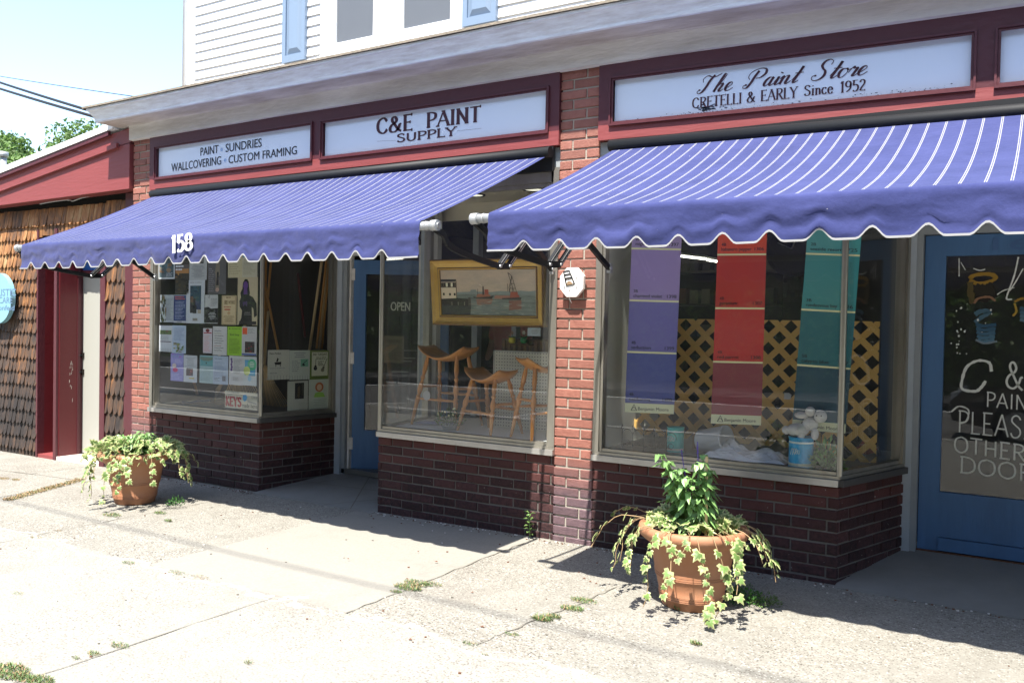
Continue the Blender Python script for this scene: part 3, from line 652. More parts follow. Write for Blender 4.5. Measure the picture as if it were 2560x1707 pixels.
mb = MB(); mb.box(-.775, -.705, .775, .835, .04, 2.50, M['jamb_blue_grey']); mb.box(-.705, -.67, .79, .86, .05, 2.50, M['grey_paint']); mb.box(.37, .44, .775, .86, .05, 2.5, M['jamb_blue_grey'])
mb.box(-.67, .37, .79, .85, 2.10, 2.17, M['grey_paint']); mb.box(-.67, .37, .79, .83, 2.17, 2.5, M['grey_paint']); mb.build('door_frame', None, shop)
mb = MB(); mb.box(-.70, .40, .83, 1.05, .055, .098, M['rust']); mb.build('threshold', None, shop)
# painted words and paint pots on the right door's glass (at reading places measured on the pane)
mb = MB(); gp = lambda u, v: aY(2200+u/2.528, 600+v/2.528, .862)
chalk = mat('window_paint', (.80, .82, .76), .8, var=.4, vscale=60, var2=(.55, .57, .53))
def w_on(txt, u0, v0, u1, v1, h, th=.11, sl=0.):
    a, b = gp(u0, v0), gp(u1, v1); top = gp(u0, v0-h); d = V((b-a).x, 0, (b-a).z)
    letter(mb, txt, a, d.normalized(), Z, d.length, (top-a).z, chalk, 'mono', lift=.001, thick=th, slant=sl)
def pathp(pts, wd, mm, k=6):
    q = smoothline([gp(*p) for p in pts], k); mb.strip(q, [wd*random.uniform(.75, 1.2) for _ in q], -Yv, mm, lift=random.uniform(.0012, .0022))
MBs = []
def nxt(n):
    global mb
    mb.build(n, None, door2); mb = MB()
pathp([(705, 830), (690, 775), (620, 762), (550, 800), (520, 880), (520, 940), (600, 955), (640, 930), (668, 890)], .017, chalk)
nxt('painted_letter'); w_on('&E', 790, 925, 1010, 975, 165, .08); nxt('painted_word'); w_on('PAINT', 668, 1052, 1010, 1085, 92, .09)
nxt('painted_word'); w_on('PLEASE', 488, 1212, 985, 1262, 135, .065); nxt('painted_word'); w_on('OTHER', 465, 1335, 925, 1400, 98, .10); nxt('painted_word'); w_on('DOOR', 500, 1465, 985, 1530, 100, .095); nxt('painted_word')
pathp([(450, 1085), (500, 1050), (560, 1075), (545, 1140), (500, 1160)], .009, chalk)
pathp([(875, 108), (850, 220), (820, 305), (800, 370), (835, 375)], .009, chalk); pathp([(905, 180), (860, 260), (820, 320)], .007, chalk); pathp([(740, 345), (780, 320), (850, 300)], .006, chalk)
pathp([(500, 115), (500, 230)], .006, chalk); pathp([(510, 140), (540, 190)], .005, chalk); pathp([(590, 180), (630, 192), (665, 185)], .007, chalk)
nxt('painted_stroke')
for k in range(26):
    c = gp(450+random.random()*110+(k % 4 == 0)*150, 400+random.random()*330); r = random.uniform(.0015, .006); mb.poly([c+V(r*math.cos(a), -.0015, r*math.sin(a)*1.3) for a in [i*1.05 for i in range(6)]], chalk)
nxt('paint_splatter')
yel, blu, blk = flat(150, 118, 46), flat(70, 105, 135), flat(16, 15, 15)
pathp([(565, 245), (600, 222), (680, 215), (732, 232), (700, 262), (620, 275), (565, 255)], .024, yel); pathp([(570, 265), (575, 340), (590, 400)], .04, flat(84, 74, 44)); pathp([(600, 300), (660, 320), (720, 300)], .07, flat(46, 42, 34)); pathp([(610, 350), (670, 365), (730, 330)], .05, flat(38, 34, 30))
nxt('painted_pot'); pathp([(595, 400), (620, 370), (690, 360), (730, 385)], .014, flat(140, 105, 80)); pathp([(600, 520), (640, 490), (690, 455), (640, 450), (600, 470)], .028, flat(74, 104, 120))
for k, v0 in enumerate((530, 555, 580, 605, 628)): pathp([(605+k*3, v0), (650, v0+14), (735-k*3, v0+4)], .022, flat(52+k*8, 84+k*9, 108+k*8))
pathp([(605, 630), (660, 652), (740, 640)], .012, flat(115, 130, 140)); nxt('painted_pot'); pathp([(850, 390), (900, 370), (960, 385), (960, 400)], .014, yel); pathp([(850, 400), (862, 450), (840, 480)], .012, flat(170, 140, 60))
for k in range(4): pathp([(885, 430+k*24), (930, 440+k*24), (985, 430+k*24)], .02, flat(60+k*12, 92+k*10, 112+k*9))
mb.build('painted_pot', None, door2)
for o_ in door2.children:
    if o_.name.startswith(('paint_splatter', 'painted_stroke')): o_['kind'] = 'stuff'

# sign band: maroon frames with mouldings
def band(x0, x1, openings, zt=3.215, zb=2.712):
    mb = MB(); yf, yb = -.028, .05
    def bx(a, b, z0, z1, y0=yf, y1=yb, mm=M['maroon']):
        n = max(1, int((b-a)/.8))
        for i in range(n):
            c, d = lerp(a, b, i/n), lerp(a, b, (i+1)/n); s0, s1 = sag(c), sag(d)
            mb.add([(c, y0, z0+s0), (d, y0, z0+s1), (d, y0, z1+s1), (c, y0, z1+s0), (c, y1, z0+s0), (d, y1, z0+s1), (d, y1, z1+s1), (c, y1, z1+s0)],
                   [(0, 1, 2, 3), (4, 7, 6, 5), (0, 4, 5, 1), (3, 2, 6, 7)]+([(0, 3, 7, 4)] if i == 0 else [])+([(1, 5, 6, 2)] if i == n-1 else []), mm)
    zl, zh = 2.828, 3.092
    bx(x0, x1, zb, zl-.018, mm=M['maroon_lit']); bx(x0, x1, zh+.016, zt)  # bottom rail in the sunlit copy of the maroon, frame above in the shaded
    xs = [x0]+[v for o in openings for v in (o[0]-.016, o[1]+.016)]+[x1]
    for i in range(0, len(xs), 2): bx(xs[i], xs[i+1], zl-.018, zh+.016)
    for a, b in openings:   # bolection moulding
        for y0, q in ((-.042, .030), (-.034, .016)):
            bx(a-q, b+q, zh+q-.014, zh+q, y0, yf, M['maroon']); bx(a-q, b+q, zl-q, zl-q+.012, y0-.004, yf, M['maroon'])
            bx(a-q, a-q+.012, zl-q+.012, zh+q-.014, y0, yf, M['maroon']); bx(b+q-.012, b+q, zl-q+.012, zh+q-.014, y0, yf, M['maroon'])
    mb.build('sign_band', None, shop)
band(XL1, XP0, [(-7.22, -5.209), (-5.063, -2.973)])
band(XP1+.004, XE, [(-2.456, -.379), (-.234, 2.1)])
# screws
# cornice, swept round the corner
prof = [(-.02, 3.205), (-.045, 3.215), (-.045, 3.345), (-.062, 3.352), (-.075, 3.349), (-.245, 3.360), (-.262, 3.364), (-.262, 3.385), (-.275, 3.415), (-.305, 3.462), (-.318, 3.468), (-.318, 3.489)]
mb = MB(); xs = [-7.6, -6.9, -6.2, -5.6, -5, -4.3, -3.6, -2.9, -2.2, -1.5, -.8, -.1, .6, 1.4, 2.2, 3.4]
n = len(prof); rows = []
rows.append([V(XL0+(y+.03), 3.2, z+sag(-7.6)) for y, z in prof]); rows.append([V(XL0+(y+.03), y, z+sag(-7.6)) for y, z in prof])
for x in xs[1:]: rows.append([V(x, y+random.uniform(-.002, .002), z+sag(x)+random.uniform(-.0015, .0015)) for y, z in prof])
vs = [p for r_ in rows for p in r_]
fs = lambda ks: [(i*n+k, (i+1)*n+k, (i+1)*n+k+1, i*n+k+1) for i in range(len(rows)-1) for k in ks]
mb.add(vs, fs([0, 1]), M['old_white']); mb.add(vs, fs([2, 3, 4]), M['old_white_dirty']); mb.add(vs, fs([5, 6, 7, 8, 9, 10]), mat('fascia_paint', (.76, .80, .84), .65, var=1., vscale=20, var2=(.56, .56, .57), bump=.3, bscale=40, stretch=(.25, 1, 2)))
mb.build('cornice', None, shop)
# shingled skirt roof above the cornice
mb = MB(); sh = mat('roof_shingle', (.26, .22, .17), .9, var=.5, vscale=14, bump=.5, bscale=40)
for i in range(len(xs)-1):
    a, b = xs[i]-(.34 if i == 0 else 0), xs[i+1]; za, zb_ = sag(xs[i]), sag(b)
    e0, e1 = (3.491+za, 3.491+zb_)
    mb.add([(a, -.335, e0), (b, -.335, e1), (b, .36, e1+.15), (a+(.3 if i == 0 else 0), .36, e0+.15), (a, -.335, e0+.018), (b, -.335, e1+.018), (b, .36, e1+.17), (a+(.3 if i == 0 else 0), .36, e0+.17)],
           [(0, 1, 5, 4), (4, 5, 6, 7), (0, 4, 7, 3), (0, 3, 2, 1)], sh)
mb.add([(-7.94, -.335, 3.484), (-7.64, .36, 3.65), (-7.64, 3.2, 3.65), (-7.94, 3.2, 3.484), (-7.94, -.335, 3.466), (-7.94, 3.2, 3.466)], [(0, 1, 2, 3), (0, 3, 5, 4)], sh)
mb.build('skirt_roof', None, shop)
# side wall of the ground floor
mb = MB(); mb.box(XL0, XL0+.1, .1, 7, -.1, 3.5, M['brick_pier']); mb.box(XL0+.02, XE, .40, .46, 2.9, 3.6, M['inside_dark']); mb.build('side_wall', None, shop)
# upper storey
yU = .35
mb = MB(); z = 3.60
mb.box(-7.28, -7.146, yU-.03, yU+.1, 3.55, 7.5, M['siding_white']); mb.box(-7.31, -7.28, yU-.02, yU+6, 3.55, 7.5, M['siding_white'])
pitch = .0885
for a, b in ((-7.146, -5.455), (-3.94, XE)):
    z = 3.7315-pitch*2
    while z < 7.4:
        mb.add([(a, yU-.016, z), (b, yU-.016, z), (b, yU-.002, z+pitch), (a, yU-.002, z+pitch), (a, yU+.0, z), (b, yU+.0, z)], [(0, 1, 2, 3), (0, 4, 5, 1)], M['siding_white']); z += pitch
mb.box(-7.2, XE, yU+.02, yU+.06, 3.5, 7.5, M['siding_white']); mb.build('upper_wall', None, shop)
uw = MB()
uw.box(-5.455, -3.94, yU-.03, yU+.01, 3.765, 3.835, M['trim_white']); uw.box(-5.47, -3.925, yU-.05, yU-.03, 3.760, 3.785, M['trim_white'])
uw.box(-5.455, -5.365, yU-.03, yU+.01, 3.835, 6.0, M['trim_white']); uw.box(-4.83, -4.62, yU-.03, yU+.01, 3.835, 6.0, M['trim_white']); uw.box(-4.03, -3.94, yU-.03, yU+.01, 3.835, 6, M['trim_white'])
casing = uw.build('window_casing', None, shop)
for a, b in ((-5.365, -4.83), (-4.62, -4.03)):
    s = MB(); s.box(a, a+.035, yU-.018, yU+.015, 3.835, 5.2, M['white_alu']); s.box(a+.035, a+.075, yU-.01, yU+.02, 3.835, 5.2, M['trim_white']); s.box(b-.04, b, yU-.01, yU+.02, 3.835, 5.2, M['trim_white']); s.box(a+.075, b-.04, yU-.01, yU+.02, 3.835, 3.885, M['trim_white'])
    sa = s.build('sash', None, casing)
    s = MB(); s.box(a+.075, b-.04, yU+.004, yU+.008, 3.885, 5.2, M['screen_grey'] if 'screen_grey' in M else mat('screen_grey', (.125, .137, .155), .35, var=.25, vscale=3)); s.build('window_pane', None, sa) if False else s.build('screen', None, casing)
for a, b in ((-5.915, -5.63), (-3.929, -3.616)):
    s = MB(); zt = 5.3; f = .045
    s.box(a, b, yU-.045, yU-.018, 3.79, 3.79+f*1.4); s.box(a, a+f, yU-.045, yU-.018, 3.79+f*1.4, zt); s.box(b-f, b, yU-.045, yU-.018, 3.79+f*1.4, zt)
    s.box(a+f, b-f, yU-.028, yU-.018, 3.79+f*1.4, zt)
    i = .035; z0 = 3.79+f*1.4; A = [(a+f+.012, z0+.012), (b-f-.012, z0+.012), (b-f-.012, zt), (a+f+.012, zt)]; B = [(a+f+i+.012, z0+i+.02), (b-f-i-.012, z0+i+.02), (b-f-i-.012, zt), (a+f+i+.012, zt)]
    vs = [(x, yU-.0285, zz) for x, zz in A]+[(x, yU-.044, zz) for x, zz in B]; s.add(vs, [(4, 5, 6, 7), (0, 1, 5, 4), (1, 2, 6, 5), (3, 0, 4, 7)])
    s.build('shutter', M['vinyl_shutter'], shop)
mb = MB(); mb.tube([(-7.27, yU-.045, 3.6), (-7.27, yU-.045, 7.4)], .018); mb.build('corner_pipe', M['siding_white'], shop)
# a loose wire along the top of the cornice roof
mb = MB(); q = smoothline([aY(1160, 100, .18)+V(0, 0, .02), aY(1290, 82, .18), aY(1400, 50, .18), aY(1500, 45, .18), aY(1660, 8, .18), aY(1740, -10, .18)], 8); mb.tube(q, .006, M['galv'], 6)
tag(mb.build('loose_wire'), 'thin pale loose wire trailing along the cornice roof below the clapboards', 'wire')

# ---------------------------------------------------------------- sign boards
def board(name, x0, x1, label):
    mb = MB(); s = sag((x0+x1)/2); sa, sb = sag(x0), sag(x1)
    mb.add([(x0, .0, 2.812+sa), (x1, .0, 2.812+sb), (x1, .0, 3.106+sb), (x0, .0, 3.106+sa), (x0, .02, 2.812+sa), (x1, .02, 2.812+sb), (x1, .02, 3.106+sb), (x0, .02, 3.106+sa)], [(0, 1, 2, 3), (4, 7, 6, 5), (0, 4, 5, 1), (3, 2, 6, 7), (0, 3, 7, 4), (1, 5, 6, 2)], M['sign_white_sky'])
    return tag(mb.build(name, origin=((x0+x1)/2, .0, 2.812)), label, 'sign')
b1 = board('sign_board', -7.225, -5.204, 'pale sign board reading PAINT SUNDRIES WALLCOVERING CUSTOM FRAMING above the left awning')
b2 = board('sign_board', -5.068, -2.968, 'pale sign board reading C&E PAINT SUPPLY between left sign and brick pier')
b3 = board('sign_board', -2.461, -.374, 'long pale sign board reading The Paint Store and CRETELLI & EARLY Since 1952')
b4 = board('sign_board', -.239, 2.105, 'blank pale sign board cut off by the right edge above the awning')
def row(px0, py0, px1, py1, ptop):   # baseline from two photo points and a point on the cap line above the first
    a, b = aY(px0, py0), aY(px1, py1); return a, (b-a), (aY(px0, ptop)-a).z
def A_(x, y): return x/2.45, y/2.45
def put_sans(mb, txt, x0, y0, x1, y1, yt, k=(2.45, 0, 0), mm=M['sign_black'], yy=-.001):
    s, ox, oy = k; a = aY(ox+x0/s, oy+y0/s, yy); b = aY(ox+x1/s, oy+y1/s, yy); t = aY(ox+x0/s, oy+yt/s, yy)
    d = b-a; sans(mb, txt, a, d.normalized(), Z, d.length, t.z-a.z, mm)
def put_let(mb, txt, x0, y0, x1, y1, yt, k, mm=M['sign_ink'], style='serif', yy=-.001, **kw):
    s, ox, oy = k; a = aY(ox+x0/s, oy+y0/s, yy); b = aY(ox+x1/s, oy+y1/s, yy); t = aY(ox+x0/s, oy+yt/s, yy)
    d = b-a; letter(mb, txt, a, d.normalized(), Z, d.length, t.z-a.z, mm, style, **kw)
mb = MB()
put_sans(mb, 'PAINT', 1228, 956, 1338, 938, 905); put_sans(mb, 'SUNDRIES', 1382, 934, 1602, 900, 881)
put_sans(mb, 'WALLCOVERING', 1050, 1053, 1354, 1008, 1002); put_sans(mb, 'CUSTOM FRAMING', 1400, 1003, 1818, 945, 953)
for x, y in ((1357, 918), (1378, 982)):
    c = aY(x/2.45, y/2.45, -.002); mb.poly([c+V(.016*math.cos(i*.6), 0, .016*math.sin(i*.6)) for i in range(10)][::-1], flat(160, 185, 215))
mb.build('lettering', None, b1)
mb = MB(); k = (2.352, 700, 0)
put_let(mb, 'C&E', 569, 790, 785, 762, 703, k, thick=.26, thin=.08); put_let(mb, 'PAINT', 862, 752, 1186, 713, 668, k, thick=.26, thin=.08)
put_let(mb, 'SUPPLY', 688, 838, 1040, 795, 792, k, thick=.34, thin=.12)
for (x0, y0, x1, y1) in ((570, 832, 680, 826), (1040, 770, 1184, 756)): mb.strip([aY(700+x0/2.352, y0/2.352, -.003), aY(700+x1/2.352, y1/2.352, -.003)], [.0014]*2, -Yv, M['sign_ink'])
mb.build('lettering', None, b2)
mb = MB(); k = (2.1, 1440, 0)
put_let(mb, 'The Paint Store', 640, 494, 1520, 392, 405, k, style='script', thick=.15, thin=.04, slant=.32)
put_let(mb, 'CRETELLI & EARLY', 610, 570, 1165, 512, 518, k, thick=.17, thin=.05); put_let(mb, 'Since', 1198, 505, 1352, 490, 452, k, thick=.17, thin=.05); put_let(mb, '1952', 1388, 488, 1524, 474, 432, k, thick=.17, thin=.055)
mb.build('lettering', None, b3)
# flaking paint along the lower edge
mb = MB()
for _ in range(120):
    t = random.random(); x = random.choice((random.gauss(-1.85, .09), random.gauss(-1.5, .3), random.uniform(-2.4, -.45), random.gauss(-.75, .15)))
    x = min(max(x, -2.42), -.42); z = 2.832+sag(x)+abs(random.gauss(0, .010)); c = V(x, -.0012, z); r = random.uniform(.001, .004)
    mb.poly([c+V(r*math.cos(a)*random.uniform(.7, 1.9), 0, r*math.sin(a)*random.uniform(.5, 1)) for a in (0, -1.2, -2.4, -3.6, -4.8)])
for _ in range(40):
    c = V(random.gauss(-1.82, .035), -.0012, 2.838+abs(random.gauss(0, .018))); r = random.uniform(.004, .009); mb.poly([c+V(r*math.cos(a)*1.6, 0, r*math.sin(a)*.7) for a in (0, -1.2, -2.4, -3.6, -4.8)])
mb.build('peeling_spot', flat(85, 95, 110), b3)['kind'] = 'stuff'
# ================================================================ AWNINGS
def awning(name, xw0, xw1, fl, fr, wav, phase, label, number=None, ztop=2.632):
    """xw0,xw1: fabric edges at the wall; fl,fr: (x, y) of the front corners"""
    root = thing(name, (xw0, -.02, ztop), label, 'awning', 'retractable awnings over the shopfront')
    NX, NY = 90, 22; zf = lambda t: lerp(2.035, 2.022, t)
    vs = []; uv = []
    def front(t): return V(lerp(fl[0], fr[0], t), lerp(fl[1], fr[1], t)+.0, zf(t)+.03)
    for j in range(NY+1):
        v = j/NY
        for i in range(NX+1):
            t = i/NX; a = V(lerp(xw0, xw1, t), -.075, ztop+sag(lerp(xw0, xw1, t))*.6); b = front(t)
            p = a.lerp(b, v); ed_ = min(1, min(t, 1-t)*abs(xw1-xw0)/.7); p.z -= lerp(.016, .056, ed_)*4*v*(1-v)*(1-.25*v)+.004*math.sin(t*37+v*2)*math.sin(v*math.pi)+.003*math.sin(t*91+3*v)*math.sin(v*math.pi); vs.append(p); uv.append((lerp(xw0, xw1, t), v))
    fs = [(j*(NX+1)+i, j*(NX+1)+i+1, (j+1)*(NX+1)+i+1, (j+1)*(NX+1)+i) for j in range(NY) for i in range(NX)]
    mb = MB(); mb.add(vs, fs, M['awning_stripe'], True); o = mb.build('canopy', None, root)
    ul = o.data.uv_layers.new(name='UVMap')
    for lp in o.data.loops: ul.data[lp.index].uv = uv[lp.vertex_index]
    # valance: wraps over the roller, hangs, scalloped hem
    W_ = (V(fr[0], fr[1], 0)-V(fl[0], fl[1], 0)).length; n = 420; rows = []; NR = 14
    rnd = [random.uniform(0, 6.28) for _ in range(12)]
    def disp(s, h):  # gathers and creases
        r = 0
        for k in range(12): r += math.sin(s*(3+k*2.1)+h*(5+k*3)*(1 if k % 2 else -1)+rnd[k])/(2+k*.8)
        q = V(s*3.2+h*1.5, h*2.4-s*.6, rnd[0]); g = noise_.noise(q)*.010+noise_.noise(q*2.9)*.006+abs(noise_.noise(V(s*4+h*5, h*3, rnd[1])))*.012
        return (r*.0022+g)*min(1, h*3.2)
    NW = round((W_-phase-.27)/wav); wav = (W_-phase-.27)/NW if number else wav
    hem = []
    for i in range(n+1):
        t = i/n; s = t*W_; f = front(t); 
        ph = ((s-phase)/wav) % 1.; e = abs(ph-.5)*2  # 0 lobe middle, 1 notch
        if s < phase-wav*.5 or s > phase+wav*(NW+.5): e = 0
        notch = max(0, (e-.40)/.60); hz = .047*(math.sin((notch-.5)*math.pi)*.5+.5)
        drop = .175-hz+.004*math.sin(s*2.2)
        for j in range(NR+1):
            if j < 5:
                a = (j/4)*math.pi*.5; p = f+V(0, -.030*math.sin(a), .030*math.cos(a)-.030)
            else:
                h = (j-4)/(NR-4); p = f+V(0, -.030, -.030)+V(0, disp(s, h)-.006*h, -drop*h)
            rows.append(p)
        hem.append(p)
    mb = MB(); m_ = NR+1
    mb.add(rows, [(i*m_+j, i*m_+j+1, (i+1)*m_+j+1, (i+1)*m_+j) for i in range(n) for j in range(NR)], M['awning_plain'], True)
    val = mb.build('valance', None, root)
    mb = MB(); q = []
    for i, p in enumerate(hem): q += [p+V(0, -.003, .006), p+V(0, -.003, -.003), p+V(0, .003, -.003), p+V(0, .003, .006)]
    mb.add(q, [(4*i+a, 4*i+4+a, 4*i+4+b, 4*i+b) for i in range(n) for a, b in ((0, 1), (1, 2), (2, 3), (3, 0))], M['binding']); mb.build('hem_binding', None, val)
    # front bar with end caps
    a, b = front(0), front(1); d = (b-a).normalized(); o_ = V(0, 0, -.032)
    mb = MB(); mb.tube([a-d*.10+o_, b+d*.085+o_], .024, M['galv'], 16)
    for p, s in ((a-d*.10+o_, -1), (b+d*.085+o_, 1)):
        mb.tube([p-d*s*.02, p+d*s*.022], .030, M['galv'], 16); mb.tube([p+d*s*.022, p+d*s*.030], .016, M['steel'], 10); mb.tube([p-d*s*.06, p-d*s*.052], .027, M['galv'], 16)
    mb.build('front_bar', None, root)
    # roller housing, its black standing for the shadow gap under the sign band
    mb = MB(); xa, xb = xw0-.03, xw1+.03
    mb.tube([(xa, -.065, ztop+.028+sag(xa)), (xb, -.065, ztop+.028+sag(xb))], .038, M['dark_metal'], 18); mb.box(xa, xb, -.03, .0, ztop-.09, ztop+.075, M['dark_metal'])
    mb.build('roller', None, root)
    # side arms, in a vertical plane at each end
    for t, s in ((0, -1), (1, 1)):
        f = front(t)+d*s*(.10 if s < 0 else .085)+o_; fy = f.y; x = f.x; xwall = (xw0 if s < 0 else xw1)+s*.035
        P = lambda y, z: V(lerp(xwall, x, min(1, y/fy)), y, z)
        def bar(mb, p, q, h=.016, w_=.008, mm=M['dark_metal']):
            dd = (q-p); L_ = dd.length; dd.normalize(); sd = V(0, 0, 1).cross(dd).normalized(); up = dd.cross(sd); mb.obox((p+q)/2, dd*L_/2, sd*w_, up*h, mm)
        mb = MB(); e = P(fy*.515, 1.842); e2 = P(fy*.435, 1.850)
        q = smoothline([f+V(0, 0, -.02), P(fy*.94, 1.975), P(fy*.89, 1.915), P(fy*.72, 1.875), e], 5)
        for i in range(len(q)-1): bar(mb, q[i], q[i+1], .017, .009)
        bar(mb, e+V(0, .0, .0), e2, .02, .012)
        for pp in (e, e2):
            top = pp+V(0, -fy*.15, .185); bar(mb, pp, top, .016, .010)
            for w2 in (-.008, .008): 
                dd = (top-pp).normalized(); up = V(1, 0, 0).cross(dd).normalized(); a1 = pp+up*w2+V(-.0115*1, 0, 0); bar(mb, a1+dd*.02+V(.0225, 0, 0), a1+(top-pp)+V(.0225, 0, 0), .0022, .0015, M['steel'])
            mb.tube([pp+V(-.02, 0, 0), pp+V(.02, 0, 0)], .010, M['steel'], 8)
        j = P(fy*.24, 2.035); bar(mb, e2+V(0, -fy*.15, .185), j, .016, .010); mnt = V(xwall, -.03, 1.868); bar(mb, j, mnt, .017, .011)
        mb.build('folding_arm', None, root)
        mb = MB(); mb.box(xwall-.014, xwall+.014, -.035, .0, 1.835, 1.90, M['galv']); mb.tube([(xwall-.02, -.03, 1.868), (xwall+.02, -.03, 1.868)], .012, M['steel'], 10); mb.build('wall_bracket', None, root)
    if number:
        mb = MB(); px0, py0, px1, py1, ptop, txt = number; yv = lerp(fl[1], fr[1], .5)-.045
        a = aY(px0, py0, yv); b = aY(px1, py1, yv); t = aY(px0, ptop, yv); dd = b-a
        letter(mb, txt, a, dd.normalized(), Z, dd.length, t.z-a.z, flat(240, 238, 235), thick=.27, thin=.12, lift=.004); mb.build('house_number', None, val)
    return root
aw1 = awning('awning', -7.20, -2.935, (-7.10, -1.325), (-2.952, -1.405), .2005, .165, 'striped violet blue awning with white number 158 over the left bay', (430, 631, 484, 623, 592, '158'))
aw2 = awning('awning', -2.43, 2.9, (-2.455, -1.47), (2.95, -1.47), .2045, .215, 'striped violet blue awning without number over the right bay')

# ================================================================ NEIGHBOURING SHED
shed = thing('shingled_shed', (-9, .12, -.08), 'low neighbouring building with brown fish-scale shingles, maroon trim and sloped maroon parapet', 'building')
YS = .12
def shingle(mb, x, z, wd, ln, y, seedj=0):
    r = wd/2; pts = []; zb = z
    for k in range(9):
        a = math.pi+math.pi*k/8; pts.append((x+r*math.cos(a)*.97, zb+r*1.6+r*1.6*math.sin(a)))
    pts += [(x+r*.97, zb+ln), (x-r*.97, zb+ln)]
    jt = random.uniform(.012, .026)
    f = lambda px_, pz: y-.018-jt*(1-(pz-zb)/ln)+.014*(pz-zb)/ln
    n = len(pts); vs = [(a, f(a, b), b) for a, b in pts]+[(a, f(a, b)+.012, b) for a, b in pts]
    mb.add(vs, [tuple(range(n))]+[(i, n+i, n+(i+1) % n, (i+1) % n) for i in range(9)], M['shingle'])
def shingles(x0, x1, z0, z1, wd, rp, name='shingle_wall'):
    mb = MB(); mb.box(x0, x1, YS+.004, YS+.06, z0-.05, z1, M['inside_dark']); k = 0; z = z1-rp
    while z > z0-rp*.6:
        x = x0+(wd/2 if k % 2 else 0)
        while x < x1+wd*.2:
            xx = min(x, x1-wd*.25); w_ = wd*random.uniform(.92, .99)
            if z > z0-.02: shingle(mb, xx, z+random.uniform(-.006, .006), w_, rp*1.35, YS)
            else: mb.box(xx-w_*.46, xx+w_*.46, YS-.016, YS-.004, z0+random.uniform(-.03, .01), z+rp*1.2, M['shingle'])
            x += wd
        z -= rp; k += 1
    return mb.build(name, None, shed)
xn0 = aY(98, 900, YS).x; xn1 = aY(147, 900, YS).x; xd1 = aY(253, 900, YS).x; xt0 = aY(258, 900, YS).x; xt1 = aY(269, 900, YS).x; xs1 = aY(317, 900, YS).x
zsh = 2.60
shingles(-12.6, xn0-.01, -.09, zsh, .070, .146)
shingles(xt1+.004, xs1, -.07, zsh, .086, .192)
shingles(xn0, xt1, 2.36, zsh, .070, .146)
mb = MB()
mb.box(xn0-.01, xn0+.02, YS-.03, YS+.05, -.09, 2.42, M['maroon']); mb.box(xn0+.02, xn1-.05, YS+.26, YS+.30, -.07, 2.42, M['maroon_dark']); mb.box(xn0, xn0+.02, YS+.05, YS+.3, -.08, 2.42, M['maroon_dark'])
mb.box(xn0+.02, xn1-.05, YS-.02, YS+.26, -.09, -.045, M['maroon_lit'])  # floor ledge in the sunlit copy of the maroon
mb.build('niche', None, shed)
mb = MB(); mb.box(xn1-.05, xn1, YS-.03, YS+.30, -.10, 2.42, M['maroon']); mb.box(xn1, xn1+.012, YS+.0, YS+.20, -.09, 2.42, M['maroon_dark']); mb.box(xn1, xn1+.02, YS+.20, YS+.23, -.09, 2.42, M['maroon'])
for k in range(18):  # chipped paint
    z = 1.0-abs(random.gauss(0, .32)); y = YS+.13+random.gauss(0, .014); a = random.uniform(.001, .003); b = random.uniform(.01, .06)
    mb.add([(xn1+.0125, y-a, z), (xn1+.0125, y+a, z+b*.3), (xn1+.0125, y+a*.6, z+b), (xn1+.0125, y-a, z+b*.7)], [(0, 1, 2, 3)], M['old_white'])
mb.build('entry_wall', None, shed)
yd = YS+.27; xa = aY(200, 900, yd).x; xb_ = -8.02
mb = MB(); mb.box(xa+.012, xb_, yd, yd+.04, -.03, 1.93, flat(158, 158, 150, .5)); dr = mb.build('door', None, shed)
mb = MB()
for zz in (.865, 1.05): mb.box(xa+.03, xa+.085, yd-.012, yd, zz-.03, zz+.03, flat(35, 30, 26)); mb.tube([(xa+.06, yd-.012, zz), (xa+.06, yd-.05, zz)], .010, M['dark_metal'], 8); mb.build('door_lock', None, dr); mb = MB()
mb = MB(); mb.box(xa-.03, xa+.01, yd-.02, yd+.05, -.04, 1.97, M['white_alu']); mb.box(xa-.02, xb_, yd-.02, yd+.05, 1.93, 1.985, M['maroon']); mb.build('door_frame', None, shed)
mb = MB(); mb.box(xa, xb_, yd-.005, yd+.02, 1.985, 2.42, flat(52, 98, 165, .4)); mb.build('transom', None, shed)
mb = MB(); mb.box(xt0-.01, xt1, YS-.035, YS+.45, -.08, 2.42, M['maroon']); mb.box(xs1, XL0-.015, YS-.03, YS+.05, -.07, 2.72, M['maroon']); mb.build('corner_board', None, shed)
mb = MB(); mb.box(xn1, xt0, YS-.02, YS+.6, -.10, -.042, M['old_white']); mb.build('door_step', None, shed)
# parapet: sloped fascia box in front of the shingles
yp = -.035; zb0, zb1 = 2.705, 2.735; tl = [aY(0, 437, yp), aY(278, 327, yp)]; sl = (tl[1].z-tl[0].z)/(tl[1].x-tl[0].x); zt_ = lambda x: tl[0].z+sl*(x-tl[0].x)
xe = XL0-.02
def slab(mb, x0, x1, zlo, zhi, y0, y1, mm):
    n_ = 6
    for i in range(n_):
        a, b = lerp(x0, x1, i/n_), lerp(x0, x1, (i+1)/n_)
        mb.add([(a, y0, zlo(a)), (b, y0, zlo(b)), (b, y0, zhi(b)), (a, y0, zhi(a)), (a, y1, zlo(a)), (b, y1, zlo(b)), (b, y1, zhi(b)), (a, y1, zhi(a))], [(0, 1, 2, 3), (4, 7, 6, 5), (0, 4, 5, 1), (3, 2, 6, 7)]+([(0, 3, 7, 4)] if i == 0 else [])+([(1, 5, 6, 2)] if i == n_-1 else []), mm)
zlow = lambda x: lerp(zb0, zb1, (x+10)/2.35)
zcap = lambda x: min(zt_(x), 3.35)
mb = MB()
slab(mb, -12.6, xe, zlow, lambda x: zt_(x)-.155 if x < -7.9 else min(zt_(x), 3.33)-.155, yp, YS-.0, M['maroon_lit'])
